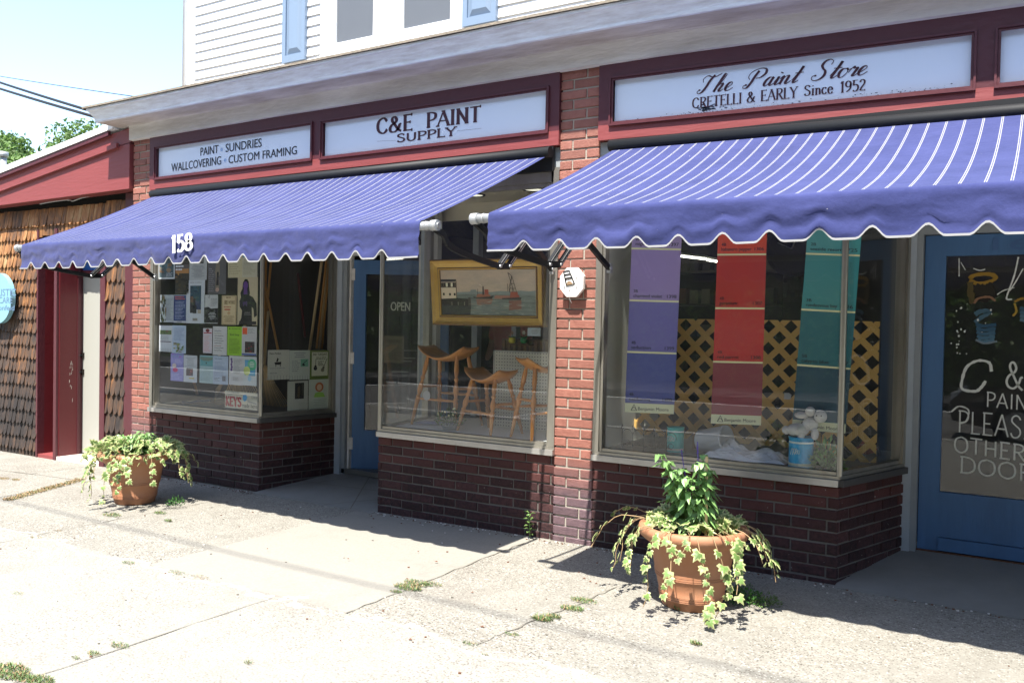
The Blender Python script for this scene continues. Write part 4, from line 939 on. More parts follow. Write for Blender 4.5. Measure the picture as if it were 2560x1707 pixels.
slab(mb, -12.6, xe, lambda x: min(zt_(x), 3.34)-.153, lambda x: min(zt_(x), 3.35)-.02, yp+.012, YS, M['maroon_lit'])
slab(mb, -12.6, -7.80, lambda x: zt_(x)-.20, lambda x: zt_(x)-.155, yp-.028, yp-.0005, M['maroon_lit'])
slab(mb, -12.6, -7.95, lambda x: zt_(x)-.045, lambda x: zt_(x)-.0, yp-.02, yp+.01, M['maroon'])
mb.build('parapet', None, shed)
mb = MB(); slab(mb, -12.6, -7.86, lambda x: zt_(x)+.002, lambda x: zt_(x)+.062, yp-.03, yp+.45, M['gutter_white']); mb.build('roof_flashing', None, shed)
mb = MB(); mb.quad((-12.6, .3, zt_(-12.6)+.02), (XL0-.02, .3, 3.3), (XL0-.02, 5, 3.3), (-12.6, 5, zt_(-12.6)+.02), M['asphalt']); mb.box(-12.6, XL0-.05, YS-.0, YS+.06, 2.40, 2.75, M['inside_dark']); mb.build('roof', None, shed)  # near-black box paints the gap and shade under the parapet
mb = MB(); q = [aY(*p, YS-.03) for p in ((100, 510), (140, 503), (172, 500), (182, 503), (205, 495), (262, 484), (300, 481), (318, 472), (325, 460))]; mb.tube(smoothline(q, 5), .006, M['galv'], 6); mb.obox(aY(172, 499, YS-.03), (.012, 0, 0), (0, .008, 0), (0, 0, .014), M['galv'])
tag(mb.build('sagging_wire'), 'pale sagging wire tacked under the maroon parapet above shingles', 'wire')
# round blue practice sign
c = V(-10.09, .05, 1.667); rs = .285
mb = MB(); mb.lathe((0, 0, 0), [(.0, 0), (rs*.9, 0), (rs, .0), (rs, .05), (0, .05)], M['blue_sign'], 48, False, Matrix.Rotation(R(-90), 4, 'X'))
mb.v = [tuple(Vector(v)+V(c.x, c.y-.05, c.z)*1) for v in mb.v]
rsign = tag(mb.build('round_sign', origin=c), 'round pale blue sign with thin lettering hung on brown shingles at the left edge', 'sign')
mb = MB(); ink = flat(95, 120, 150); 
for txt, u0, v0, u1, vt in (('HOLISTIC', -70, 362, 88, 322), ('HEALTHCARE', -120, 404, 68, 368), ('Schonfeld', -60, 444, 80, 414)):
    a = aY(u0/2.2406, 580+v0/2.2406, -.002); b = aY(u1/2.2406, 580+v0/2.2406-2, -.002); t = aY(u0/2.2406, 580+vt/2.2406, -.002)
    sans(mb, txt, V(a.x, -.0015, b.z), X, Z, (b-a).x, t.z-a.z, ink, .0005)
mb.build('lettering', None, rsign)
mb = MB(); mb.tube([(-10.09, .0, 1.6), (-10.09, .12, 1.6)], .012, M['steel'], 8); mb.build('mount', None, rsign)

# octagonal white plate on the brick pier, with the scrap clamped to it
c = aY(1428, 704, -.055); 
plate = MB(); mm_w = mat('plate_white', (.80, .79, .76), .5, var=.1)
def octo(rx, rz, y, c=c): 
    k = .42; return [V(c.x+a*rx, y, c.z+b*rz) for a, b in ((-1, -k), (-k, -1), (k, -1), (1, -k), (1, k), (k, 1), (-k, 1), (-1, k))]
cx = (aY(1399, 704, -.06).x+aY(1461, 704, -.06).x)/2; c = V(cx, 0, (aY(1430, 669, -.06).z+aY(1430, 742, -.06).z)/2); rx = (aY(1457, 704, -.06).x-aY(1399, 704, -.06).x)/2; rz = (aY(1430, 669, -.06).z-aY(1430, 742, -.06).z)/2
plate.prism(octo(rx, rz, -.065, c), (0, .03, 0), mm_w); plate.prism(octo(rx*.8, rz*.8, -.034, c), (0, .028, 0), M['old_white'])
pl = tag(plate.build('octagonal_plate', origin=c), 'white octagonal plate fixed to the brick pier between the awnings', 'plate')
mb = MB(); P_ = lambda u, v: aY(1320+u/6.03, 640+v/6.03, -.067)
outl = [(535, 235), (620, 218), (700, 420), (580, 445)]
for a, b in zip(outl, outl[1:]+outl[:1]): mb.tube([P_(*a), P_(*b)], .004, M['dark_metal'], 6)
mb.tube([P_(548, 285), P_(640, 268)], .005, M['dark_metal'], 6); mb.tube([P_(570, 340), P_(655, 325)], .006, M['dark_metal'], 6)
mb.prism([P_(585, 425), P_(600, 385), P_(640, 380), P_(685, 425), P_(590, 440)], (0, -.006, 0), mat('clip_grey', (.16, .15, .12), .7, var=.9, vscale=90, var2=(.30, .16, .06)))
mb.build('rusty_clip', None, pl)
mb = MB()
for u, v in ((725, 318), (735, 468), (550, 465)): q = P_(u, v); mb.tube([q+V(0, .002, 0), q+V(0, -.005, 0)], .0045, M['steel'], 8)
mb.build('screw', None, pl)
mb = MB(); mb.tube(smoothline([P_(570, 450), P_(590, 500), P_(612, 530), P_(640, 480), P_(620, 560), P_(625, 640), P_(660, 715)], 5), .0012, M['galv'], 5)
mb.build('loose_thread', None, pl)
# overhead cables
def cable(name, a, b, r, sagm, label, mm=M['dark_metal']):
    mb = MB(); q = [Vector(a).lerp(Vector(b), i/20)-V(0, 0, sagm*4*(i/20)*(1-i/20)) for i in range(21)]; mb.tube(q, r, mm, 8); return tag(mb.build(name), label, 'cable')
e1 = aY(240, 282, .3); e2 = aY(242, 294, .3); e3 = aY(395, 250, 2.2)
far = lambda px, py, y: aY(px, py, y)
cable('power_cable', far(-260, 110, 4.0), e1, .016, .05, 'upper thick black cable running to the cornice end from the left')
cable('power_cable', far(-260, 130, 4.0), e2, .017, .05, 'lower thick black cable running to the cornice end from the left')
cable('thin_wire', far(-260, 142, 6.0), e3, .006, .05, 'thin faint wire crossing the sky above the thick cables')
h = 9.5; cable('power_cable', V(-14, -1.30, 0)+V(.05, -.473, 1)*h, V(4, -1.62, 0)+V(.05, -.473, 1)*h, .012, .0, 'overhead street cable above the pavement casting a thin shadow')
# steel flue at the far left
p = aY(9, 440, 3.0); mb = MB(); mb.tube([p-V(0, 0, .9), p+V(0, 0, .32)], .05, M['galv'], 14); mb.tube([p+V(0, 0, .33), p+V(0, 0, .42)], .075, M['galv'], 14)
tag(mb.build('roof_flue'), 'grey metal flue pipe standing on the shed roof at far left', 'flue')
# ================================================================ POSTERS ON THE LEFT WINDOW
class Sheet:
    """a paper fixed to a plane: normalised coordinates, v downwards"""
    def __init__(s, px0, py0, px1, py1, p0, nrm, base, skew=0, curl=.0):
        s.n = Vector(nrm).normalized(); a = at(px0, py0, s.n, p0); b = at(px1, py1, s.n, p0)
        ux = s.n.cross(Z)*-1; ux = V(ux.x, ux.y, 0).normalized()
        if ux.x < 0: ux = -ux
        s.ux = ux; s.o = a; s.w = (b-a).dot(ux); s.h = a.z-b.z; s.k = 0; s.mb = MB(); s.skew = skew; s.out = -s.n if s.n.y > 0 else s.n
        s.out = ux.cross(Z); s.curl = curl
        t = -s.out*.0012; nn = 6
        for i in range(nn):
            f0, f1 = i/nn, (i+1)/nn; s.mb.add([s.P(0, f0), s.P(1, f0), s.P(1, f1), s.P(0, f1)], [(3, 2, 1, 0)], base)
    def P(s, u, v, l=0): return s.o+s.ux*(u*s.w+s.skew*v*s.w)-Z*(v*s.h)+s.out*(l)
    def rect(s, u0, v0, u1, v1, mm): s.k += 1; l = .0004+s.k*.00006; s.mb.add([s.P(u0, v1, l), s.P(u1, v1, l), s.P(u1, v0, l), s.P(u0, v0, l)], [(0, 1, 2, 3)], mm); return s
    def poly(s, pts, mm): s.k += 1; l = .0004+s.k*.00006; s.mb.poly([s.P(u, v, l) for u, v in pts], mm); return s
    def ell(s, u, v, a, b, mm, n=14): return s.poly([(u+a*math.cos(i*2*math.pi/n), v-b*math.sin(i*2*math.pi/n)) for i in range(n)], mm)
    def lines(s, u0, v0, u1, v1, n, mm, th=.35, center=False):
        for i in range(n):
            v = lerp(v0, v1, (i+.5)/n); h = (v1-v0)/n*th/2; e = random.uniform(.55, 1); c = (u0+u1)/2; hw = (u1-u0)/2*e
            if center: s.rect(c-hw, v-h, c+hw, v+h, mm)
            else:
                u = u0
                while u < lerp(u0, u1, e): q = min(u+random.uniform(.05, .16), u1); s.rect(u, v-h, q, v+h, mm); u = q+.022
        return s
    def line(s, pts, wd, mm): s.k += 1; s.mb.strip([s.P(u, v) for u, v in pts], [wd]*len(pts), s.out, mm, .0004+s.k*.00006); return s
    def blotch(s, u0, v0, u1, v1, cols, n):
        for _ in range(n):
            u = random.uniform(u0, u1); v = random.uniform(v0, v1); a = random.uniform(.05, .16)*(u1-u0)*1.3; b = random.uniform(.04, .13)*(v1-v0)*1.3
            pts = [(min(max(u+a*math.cos(t)*random.uniform(.5, 1.1), u0), u1), min(max(v-b*math.sin(t)*random.uniform(.5, 1.1), v0), v1)) for t in [k*2*math.pi/7 for k in range(7)]]
            s.poly(pts, random.choice(cols))
        return s
    def text(s, txt, u0, v0, u1, hv, mm): s.k += 1; sans(s.mb, txt, s.P(u0, v0), s.ux, Z, (u1-u0)*s.w, hv*s.h, mm, .0004+s.k*.00006); return s
    def let(s, txt, u0, v0, u1, hv, mm, th=.16, style='serif', thin=.06): s.k += 1; letter(s.mb, txt, s.P(u0, v0), s.ux, Z, (u1-u0)*s.w, hv*s.h, mm, style, lift=.0004+s.k*.00006, thick=th, thin=thin); return s
    def tabs(s, n, c):  # tear-off strips
        for i in range(n): s.rect(i/n+.01, .86, i/n+.025, 1.0, c)
        return s
    def done(s, name, label, cat='poster', group=None): return tag(s.mb.build(name, origin=s.P(.5, 1)), label, cat, group)
GP = 'papers taped inside the left display window'
F0 = ((0, .036, 0), (0, 1, 0)); SN = V((CL1-CL0).y, -(CL1-CL0).x, 0).normalized(); S0 = (CL0-SN*.036, SN)
def crop(x0, y0, x1, y1): return 360+x0/3.135, 600+y0/3.135, 360+x1/3.135, 600+y1/3.135
def fs_(x0, y0, x1, y1, base, **k): return Sheet(*crop(x0, y0, x1, y1), *F0, base, **k)
def ss_(x0, y0, x1, y1, base, **k): return Sheet(*crop(x0, y0, x1, y1), *S0, base, **k)
gry, dk, ink = flat(120, 124, 130), flat(34, 34, 38), flat(60, 62, 70)
wh, pb, cr_ = flat(200, 206, 214), flat(176, 192, 216), flat(196, 190, 160)
t = fs_(115, 60, 240, 305, wh); t.rect(.06, .04, .94, .95, flat(70, 90, 98)); t.rect(.06, .04, .94, .12, flat(150, 70, 60)); t.blotch(.06, .3, .94, .8, [flat(120, 92, 70), flat(84, 110, 118), flat(60, 80, 90), flat(140, 118, 96)], 22); t.lines(.5, .80, .9, .93, 4, wh, .3); t.done('poster', 'poster of a teal and brown picture in a white border, top left of the window', group=GP)
t = fs_(247, 120, 350, 418, flat(58, 52, 44)); t.rect(0, .25, 1, .36, flat(92, 86, 84)); t.rect(0, .36, 1, .48, flat(170, 124, 72)); t.blotch(0, .44, 1, .60, [flat(190, 140, 70), flat(60, 44, 30), flat(88, 64, 40)], 16); t.blotch(0, .6, 1, 1, [flat(50, 48, 36), flat(74, 62, 38), flat(34, 32, 28)], 22); t.lines(.05, .25, .7, .42, 2, wh, .5); t.done('poster', 'dark sunset landscape poster with orange sky beside the teal poster', group=GP)
t = fs_(357, 60, 492, 312, flat(178, 184, 190)); t.rect(.18, .12, .82, .5, flat(70, 72, 76)); t.blotch(.2, .2, .8, .5, [flat(120, 122, 126), flat(36, 36, 40), flat(160, 160, 162)], 18); t.lines(.12, .55, .88, .94, 10, gry, .3, True); t.done('poster', 'pale notice with a black and white group photo at its top', group=GP)
t = fs_(503, 80, 642, 424, flat(94, 94, 100)); t.poly([(.5, .1), (.62, .1), (.66, .55), (.6, .62), (.64, .92), (.42, .94), (.44, .6), (.4, .5)], flat(128, 120, 108)); t.poly([(.5, .5), (.6, .5), (.6, .8), (.46, .8)], flat(44, 44, 46)); t.ell(.53, .9, .1, .05, flat(178, 150, 140)); t.lines(.06, .4, .34, .95, 12, flat(140, 142, 150), .3); t.done('poster', 'grey poster showing one upright pale brush-like shape', group=GP)
t = fs_(660, 60, 770, 295, cr_); t.lines(.1, .3, .9, .9, 8, flat(150, 146, 124), .3); t.done('poster', 'cream text sheet left of the blue-headed cream sheet', group=GP)
t = fs_(771, 60, 888, 291, flat(190, 188, 170)); t.rect(.05, .2, .95, .33, flat(86, 150, 186)); t.lines(.1, .4, .9, .92, 12, flat(146, 144, 130), .3); t.done('poster', 'cream text sheet with a blue heading, top right of the front pane', group=GP)
t = fs_(335, 315, 475, 655, flat(196, 204, 214), skew=-.0); t.text('NEW WORKS', .2, .07, .8, .03, gry); t.rect(.2, .13, .80, .48, flat(42, 74, 92)); t.blotch(.2, .14, .8, .46, [flat(52, 92, 112), flat(30, 56, 78), flat(60, 84, 88)], 16); t.rect(.2, .42, .5, .76, flat(52, 48, 50)); t.rect(.5, .48, .80, .68, flat(60, 72, 104)); t.rect(.22, .38, .38, .52, flat(106, 80, 68)); t.rect(.36, .58, .56, .77, flat(30, 30, 34)); t.rect(.62, .68, .8, .77, flat(168, 162, 150)); t.rect(.35, .88, .62, .94, flat(140, 138, 130)); t.done('poster', 'tall white poster with stacked dark blue and grey blocks', group=GP)
t = fs_(130, 430, 232, 645, flat(174, 182, 192)); t.blotch(0, 0, .45, 1, [flat(40, 44, 36), flat(90, 96, 62), flat(120, 104, 70), flat(60, 60, 52)], 34); t.lines(.42, .12, .95, .95, 18, gry, .3); t.done('poster', 'notice with dark plants down its left half beside the navy poster', group=GP)
t = fs_(232, 430, 332, 650, flat(190, 194, 206)); t.rect(.03, .02, .97, .93, flat(40, 58, 118)); t.lines(.1, .04, .9, .18, 2, flat(180, 70, 80), .5); t.lines(.15, .22, .9, .88, 13, flat(150, 160, 196), .35); t.lines(.3, .945, .8, .985, 1, ink, .5); t.done('poster', 'navy blue concert series poster with pale lines of text', group=GP)
t = fs_(473, 430, 578, 655, flat(190, 194, 200)); t.poly([(0, .45), (.3, .42), (.5, .48), (1, .46), (1, .98), (0, .98)], flat(36, 36, 40)); t.blotch(0, .48, 1, .95, [flat(58, 58, 62), flat(24, 24, 26), flat(80, 80, 84)], 18); t.line([(.3, .1), (.42, .02), (.38, .12)], .004, dk); t.lines(.5, .12, .95, .4, 6, gry, .3); t.lines(.3, .6, .9, .85, 5, wh, .25, True); t.done('poster', 'black and white lake landscape poster left of the fireworks poster', group=GP)
t = fs_(610, 435, 723, 665, flat(206, 190, 156)); bd = flat(120, 96, 66); [t.line([(a, b), (c, d)], .004, bd) for a, b, c, d in ((.05, .03, .95, .03), (.95, .03, .95, .97), (.95, .97, .05, .97), (.05, .97, .05, .03))]; t.lines(.3, .05, .7, .09, 1, bd, .8); t.let('FIREWORKS' if False else 'FIRE', .12, .30, .44, .13, bd, .2); t.text('WORKS', .46, .30, .88, .13, bd); t.lines(.15, .36, .85, .42, 1, flat(170, 110, 90), .6); t.rect(.2, .46, .6, .50, flat(180, 60, 50)); t.ell(.5, .6, .1, .06, flat(190, 160, 120)); t.lines(.12, .68, .88, .92, 8, bd, .3, True); t.done('poster', 'cream letterpress style FIREWORKS poster beside the silhouette poster', group=GP)
t = fs_(735, 293, 888, 668, flat(188, 178, 152)); bk = flat(22, 20, 26); pu = flat(92, 52, 132)
t.poly([(.36, .04), (.26, .12), (.24, .24), (.14, .33), (.18, .42), (.32, .44), (.56, .42), (.62, .34), (.58, .22), (.56, .1), (.48, .04)][::-1], bk); t.ell(.40, .17, .12, .085, pu); t.poly([(.32, .22), (.48, .22), (.5, .36), (.3, .36)][::-1], pu)
t.poly([(.2, .4), (.52, .36), (.78, .42), (.95, .55), (.98, .8), (.84, .84), (.80, .66), (.72, .62), (.74, 1), (.06, 1), (.2, .86), (.24, .7), (.12, .62), (.1, .5)][::-1], bk); t.poly([(.26, .52), (.5, .5), (.48, .62), (.38, .56), (.3, .62)], flat(70, 40, 104)); t.rect(.1, .92, .95, .985, flat(40, 34, 40)); t.lines(.3, .72, .7, .8, 2, flat(120, 116, 120), .35, True)
t.done('poster', 'cream poster of a black clad woman in silhouette with a purple face', group=GP)
t = fs_(120, 668, 220, 878, flat(194, 200, 210)); t.rect(.06, .18, .94, .34, flat(90, 110, 66)); t.blotch(.06, .19, .94, .33, [flat(120, 60, 70), flat(120, 130, 80), flat(60, 70, 50)], 12); t.rect(.08, .60, .92, .63, flat(90, 60, 80)); t.lines(.1, .38, .9, .57, 3, gry, .25); t.tabs(8, gry); t.done('poster', 'white notice with tear-off tabs and a small strip photo, leftmost in third row', group=GP)
t = fs_(222, 668, 328, 890, pb, skew=.0); t.lines(.15, .08, .9, .55, 10, flat(130, 144, 176), .3); t.blotch(.12, .62, .86, .96, [flat(100, 130, 70), flat(150, 150, 104), flat(70, 96, 60), flat(136, 128, 110)], 26); t.done('poster', 'pale blue sheet with a green garden photo near its foot', group=GP)
t = fs_(464, 690, 532, 888, flat(206, 202, 214)); t.rect(.06, .17, .94, .21, flat(170, 40, 60)); t.ell(.5, .09, .22, .075, flat(110, 30, 44)); t.lines(.15, .28, .85, .94, 14, flat(210, 150, 160), .3); t.done('poster', 'narrow white and pink leaflet with a dark red dot', group=GP)
t = fs_(540, 675, 648, 905, flat(200, 202, 208)); 
for k in range(9): t.line([(.12+.06*i+random.uniform(-.01, .01), .16+.085*k+random.uniform(-.012, .012)) for i in range(random.randint(7, 13))], .0035, random.choice((dk, dk, flat(150, 70, 60), flat(120, 130, 70))))
t.done('poster', 'white sheet with loose handwritten lines left of the lime green one', group=GP)
t = fs_(655, 677, 765, 908, flat(150, 198, 58)); t.text('Book Swap', .18, .31, .82, .075, flat(60, 84, 30)); t.rect(.1, .06, .2, .09, dk); t.lines(.3, .06, .9, .09, 1, flat(80, 110, 30), .6); t.lines(.15, .40, .88, .93, 12, flat(96, 128, 40), .3); t.done('poster', 'lime green flyer in the third row of papers', group=GP)
t = fs_(768, 677, 882, 908, flat(192, 194, 200)); t.rect(.04, .04, .36, .27, flat(216, 96, 56)); t.lines(.42, .06, .92, .24, 4, gry, .3); t.rect(.22, .52, .86, .9, flat(60, 44, 48)); t.blotch(.24, .54, .84, .88, [flat(140, 54, 54), flat(80, 84, 90), flat(40, 60, 62)], 12); t.rect(.02, .93, .98, .99, flat(70, 92, 150)); t.done('poster', 'white flyer with an orange square and a dark red photo', group=GP)
t = fs_(210, 885, 308, 1108, flat(140, 138, 200)); t.blotch(.05, .02, .95, .16, [flat(170, 90, 180), flat(120, 160, 170)], 8); t.lines(.35, .2, .92, .42, 6, flat(190, 190, 226), .3); t.ell(.3, .45, .16, .09, flat(196, 184, 180)); t.ell(.38, .60, .2, .08, flat(178, 66, 110)); t.lines(.1, .72, .9, .95, 5, flat(180, 186, 226), .3); t.done('poster', 'lavender flyer with a small pink figure, bottom row left', group=GP)
t = fs_(312, 900, 415, 1118, flat(192, 198, 208)); t.lines(.12, .08, .88, .42, 8, gry, .28, True); t.rect(.2, .48, .70, .76, flat(70, 52, 60)); t.blotch(.2, .48, .7, .76, [flat(150, 80, 80), flat(90, 100, 110)], 8); t.rect(.42, .83, .8, .87, flat(196, 180, 70)); t.done('poster', 'white flyer with a square dark photo and a yellow line under it', group=GP)
t = fs_(437, 902, 540, 1125, flat(168, 194, 202)); t.rect(.04, .03, .98, .38, flat(96, 158, 166)); t.poly([(.04, .14), (.3, .2), (.7, .2), (.98, .12), (.98, .06), (.04, .06)], flat(120, 140, 130)); t.poly([(.45, .3), (.55, .3), (.52, .24), (.48, .24)], dk); t.lines(.1, .46, .9, .92, 10, flat(140, 160, 170), .3); t.done('poster', 'pale flyer with a turquoise lake photo across its top', group=GP)
t = fs_(541, 905, 658, 1135, pb); t.text('Fall Classes', .12, .12, .6, .05, flat(100, 110, 140)); t.lines(.12, .2, .9, .72, 13, flat(126, 140, 170), .3); t.rect(.64, .70, .86, .88, flat(120, 124, 134)); t.lines(.12, .76, .5, .9, 3, gry, .3); t.done('poster', 'pale blue text sheet with a small grey square in its corner', group=GP)
t = fs_(668, 905, 774, 1140, flat(196, 198, 204)); [t.ell(.17+.03*(k % 2), .12+.09*k, .07, .05, flat(92, 66, 132)) for k in range(5)]; t.lines(.35, .1, .92, .62, 12, gry, .28); t.lines(.3, .72, .7, .86, 3, gry, .3); t.done('poster', 'white flyer with a column of small purple figures', group=GP)
t = fs_(775, 910, 882, 1145, flat(192, 200, 206)); t.rect(.15, .12, .9, .66, flat(84, 158, 200)); t.ell(.66, .28, .32, .2, flat(84, 176, 140)); t.ell(.3, .5, .24, .16, flat(196, 210, 130)); t.ell(.5, .76, .14, .09, flat(150, 190, 220)); t.lines(.45, .16, .85, .38, 4, wh, .35, True); t.done('poster', 'white flyer with blue, green and yellow bubbles, bottom row right', group=GP)
t = Sheet(*crop(635, 1178, 888, 1335), *F0, flat(192, 188, 170)); rd = flat(160, 34, 44)
t.text('FULL LINE HOME', .05, .10, .45, .07, ink); t.text('LOCKSMITH DEPARTMENT', .05, .22, .6, .06, ink)
for i, ch in enumerate('KEYS'): t.let(ch, .03+.125*i, .86, .145+.125*i, .50, rd, .30, thin=.20)
t.text('made here', .54, .90, .99, .27, ink); t.poly([(.56, .2), (.66, .14), (.70, .3), (.66, .5), (.6, .56), (.56, .42)][::-1], flat(64, 146, 196)); t.poly([(.7, .45), (.98, .6), (.98, .68), (.86, .64), (.7, .58)][::-1], flat(150, 150, 146)); t.text('COLE', .82, .34, .99, .14, ink)
t.done('keys_sign', 'white KEYS made here shop card with red capitals at the bottom of the pane', 'sign')
# splayed pane
t = ss_(970, 862, 1138, 1090, flat(184, 186, 176)); t.text('Piano Perfect', .08, .15, .6, .075, dk); t.poly([(.3, .42), (.62, .40), (.62, .48), (.5, .50), (.34, .49)][::-1], dk); t.rect(.36, .48, .39, .56, dk); t.rect(.56, .48, .59, .56, dk); t.poly([(.38, .4), (.44, .26), (.5, .3), (.46, .4)][::-1], dk); t.lines(.1, .60, .8, .63, 1, gry, .5); t.lines(.1, .76, .7, .8, 1, gry, .5); t.tabs(7, gry); t.done('poster', 'white Piano Perfect notice with a small black piano, on the side pane', group=GP)
t = ss_(1142, 865, 1298, 1090, flat(182, 190, 180)); t.lines(.2, .06, .8, .26, 3, gry, .3, True); t.lines(.12, .34, .5, .74, 6, gry, .3); t.rect(.54, .3, .92, .56, flat(110, 166, 140)); t.line([(.6, .5), (.72, .42), (.86, .34)], .006, dk); t.poly([(.6, .5), (.68, .44), (.76, .5), (.7, .54)][::-1], dk); t.tabs(8, gry); t.done('poster', 'notice with green photo and tear-off tabs beside the Piano Perfect one', group=GP)
t = ss_(1300, 865, 1453, 1087, flat(92, 112, 52)); t.rect(.1, .06, .9, .88, flat(198, 200, 176)); t.text('2ND TUESDAYS', .14, .18, .86, .09, dk); t.lines(.32, .22, .86, .32, 2, dk, .4); t.lines(.42, .36, .72, .54, 4, dk, .45)
for u0, v0, u1, v1, cc in ((.28, .62, .30, .30, dk), (.64, .68, .86, .28, flat(120, 118, 100))): t.ell(u0, v0, .09, .07, cc); t.ell(u0+(u1-u0)*.2, v0+(v1-v0)*.2, .06, .05, cc); t.line([(u0, v0), (u1, v1)], .005, dk)
t.done('poster', '2ND TUESDAYS poster with green border and two banjo drawings', group=GP)
t = ss_(1125, 1108, 1283, 1332, flat(178, 180, 168)); t.rect(.36, .06, .80, .6, flat(24, 24, 22)); t.poly([(.5, .2), (.6, .16), (.62, .4), (.56, .58), (.48, .5)][::-1], flat(74, 62, 44)); t.rect(.7, .1, .76, .5, flat(60, 62, 50)); t.done('poster', 'plain pale sheet with one dark upright photo, bottom of the side pane', group=GP)
t = ss_(1292, 1094, 1453, 1317, flat(184, 192, 178)); t.ell(.5, .26, .2, .16, flat(176, 104, 64)); t.ell(.5, .27, .12, .11, flat(206, 176, 146)); t.poly([(.24, .6), (.3, .46), (.5, .42), (.7, .46), (.78, .6)][::-1], flat(150, 196, 92)); t.lines(.2, .66, .85, .90, 4, flat(150, 160, 150), .28, True); t.done('poster', 'pale sheet with a portrait of a red haired woman in green', group=GP)
# papers seen on the open door and by the painting
t = Sheet(*(800+430/2.703, 560+753/2.703, 800+566/2.703, 560+941/2.703), V(-4.9, .9, 0), V(0, 1, 0), flat(98, 92, 74)); t.text('FIREWORKS', .1, .26, .9, .14, flat(60, 52, 40)); t.lines(.1, .36, .9, .9, 9, flat(66, 58, 46), .3, True); t.done('poster', 'dim cream FIREWORKS poster hanging in the open doorway')
t = Sheet(800+1403/2.703, 560+700/2.703, 800+1490/2.703, 560+758/2.703, V(0, .26, 0), V(0, 1, 0), flat(170, 184, 196)); t.lines(.25, .2, .85, .8, 4, gry, .25, True); t.done('price_card', 'small white price card hanging under the gold framed painting', 'card')

# ================================================================ LEFT WINDOW GOODS: handles, rakes
def cp(x, y, yy): return aY(360+x/3.135, 600+y/3.135, yy)
def pole(name, x0, y0, x1, y1, yy, mm, r, label, cat, group=None, extra=None):
    mb = MB(); a, b = cp(x0, y0, yy), cp(x1, y1, yy+.02); mb.tube([a, b], r, mm, 10); o = tag(mb.build(name), label, cat, group); return o, a, b
GB = 'wooden tool handles leaning in the left window'
pole('wooden_broom', 955, 60, 942, 940, 1.02, M['wood_orange'], .014, 'upright orange wooden handle nearest the corner post', 'broom', GB)
pole('wooden_broom', 925, 232, 1050, 860, .98, M['wood_orange'], .013, 'orange wooden handle slanting down to the right', 'broom', GB)
pole('wooden_broom', 1005, 60, 955, 640, 1.05, M['wood_orange'], .012, 'orange wooden handle crossing behind the slanting one', 'broom', GB)
pole('wooden_broom', 1408, 60, 1298, 862, .95, M['wood_pale'], .014, 'long pale wooden handle slanting down to the left', 'broom', GB)
for i, (x0, x1) in enumerate(((1440, 1352), (1448, 1374), (1462, 1394))): pole('wooden_broom', x0, 60, x1, 850, 1.0+.03*i, (M['wood_orange'], M['wood_pale'], M['wood_orange'])[i], .011, ('leftmost', 'middle', 'rightmost')[i]+' of the three handles bundled by the door jamb', 'broom', GB)
pole('red_broom', 1205, 260, 1262, 760, 1.5, flat(110, 24, 26), .014, 'dark red tool handle deep inside the left window', 'broom')
pole('hand_hoe', 330, 1060, 360, 1220, .6, M['wood_orange'], .014, 'left short wooden handle under the white flyers', 'hoe')
pole('hand_hoe', 375, 1060, 418, 1210, .6, M['wood_orange'], .014, 'right short wooden handle under the white flyers', 'hoe')
def rake(name, top, tips, mm, n, lab, bands=True):
    root = thing(name, top, lab, 'rake', 'rakes standing in the left window'); mb = MB()
    for i in range(n):
        t = i/(n-1); e = tips[0].lerp(tips[1], t); e = e-Z*.06*(1-(2*t-1)**2)
        m_ = top.lerp(e, .55)+V(0, -.02, 0); mb.tube(smoothline([top.lerp(e, .04), m_, e, e+V(0, -.03, -.02)], 3), .004, mm, 5)
    mb.build('tine', None, root).__setitem__('kind', 'stuff')
    if bands:
        mb = MB()
        for f, w_ in ((.42, .022), (.50, .018)): a = top.lerp(tips[0], f); b = top.lerp(tips[1], f); mb.obox((a+b)/2+V(0, -.014, 0), (b-a)/2, (0, .003, 0), Z*w_*.6, M['cream_label'])
        mb.build('cross_band', None, root)
    mb = MB(); mb.tube([top-V(0, 0, .02), top+V(.01, .03, .5)], .013, M['wood_pale'], 8); mb.build('handle', None, root)
    return root
rake('leaf_rake', cp(945, 960, .62), (cp(925, 1290, .62), cp(1125, 1275, .60)), mat('bamboo', (.75, .52, .25), .6, island=.3), 18, 'bamboo leaf rake with its fan spread behind the side pane')
rake('leaf_rake', cp(770, 940, .25), (cp(650, 1175, .25), cp(885, 1175, .25)), M['bamboo'], 20, 'bamboo rake behind the KEYS card, only its ribs showing')
root = thing('garden_fork', cp(600, 1120, .3), 'curved pale wire rake tines left of the KEYS card', 'rake'); mb = MB()
for k in range(8):
    a = cp(600+k*3, 1125, .3); mb.tube(smoothline([a, cp(560-k*1, 1175+k*13, .28), cp(600, 1195+k*13, .26), cp(640, 1185+k*12, .25)], 5), .0035, flat(170, 150, 120), 5)
mb.build('tine', None, root); mb = MB(); mb.tube([cp(600, 1130, .3), cp(590, 900, .34)], .013, M['wood_pale'], 8); mb.build('handle', None, root)
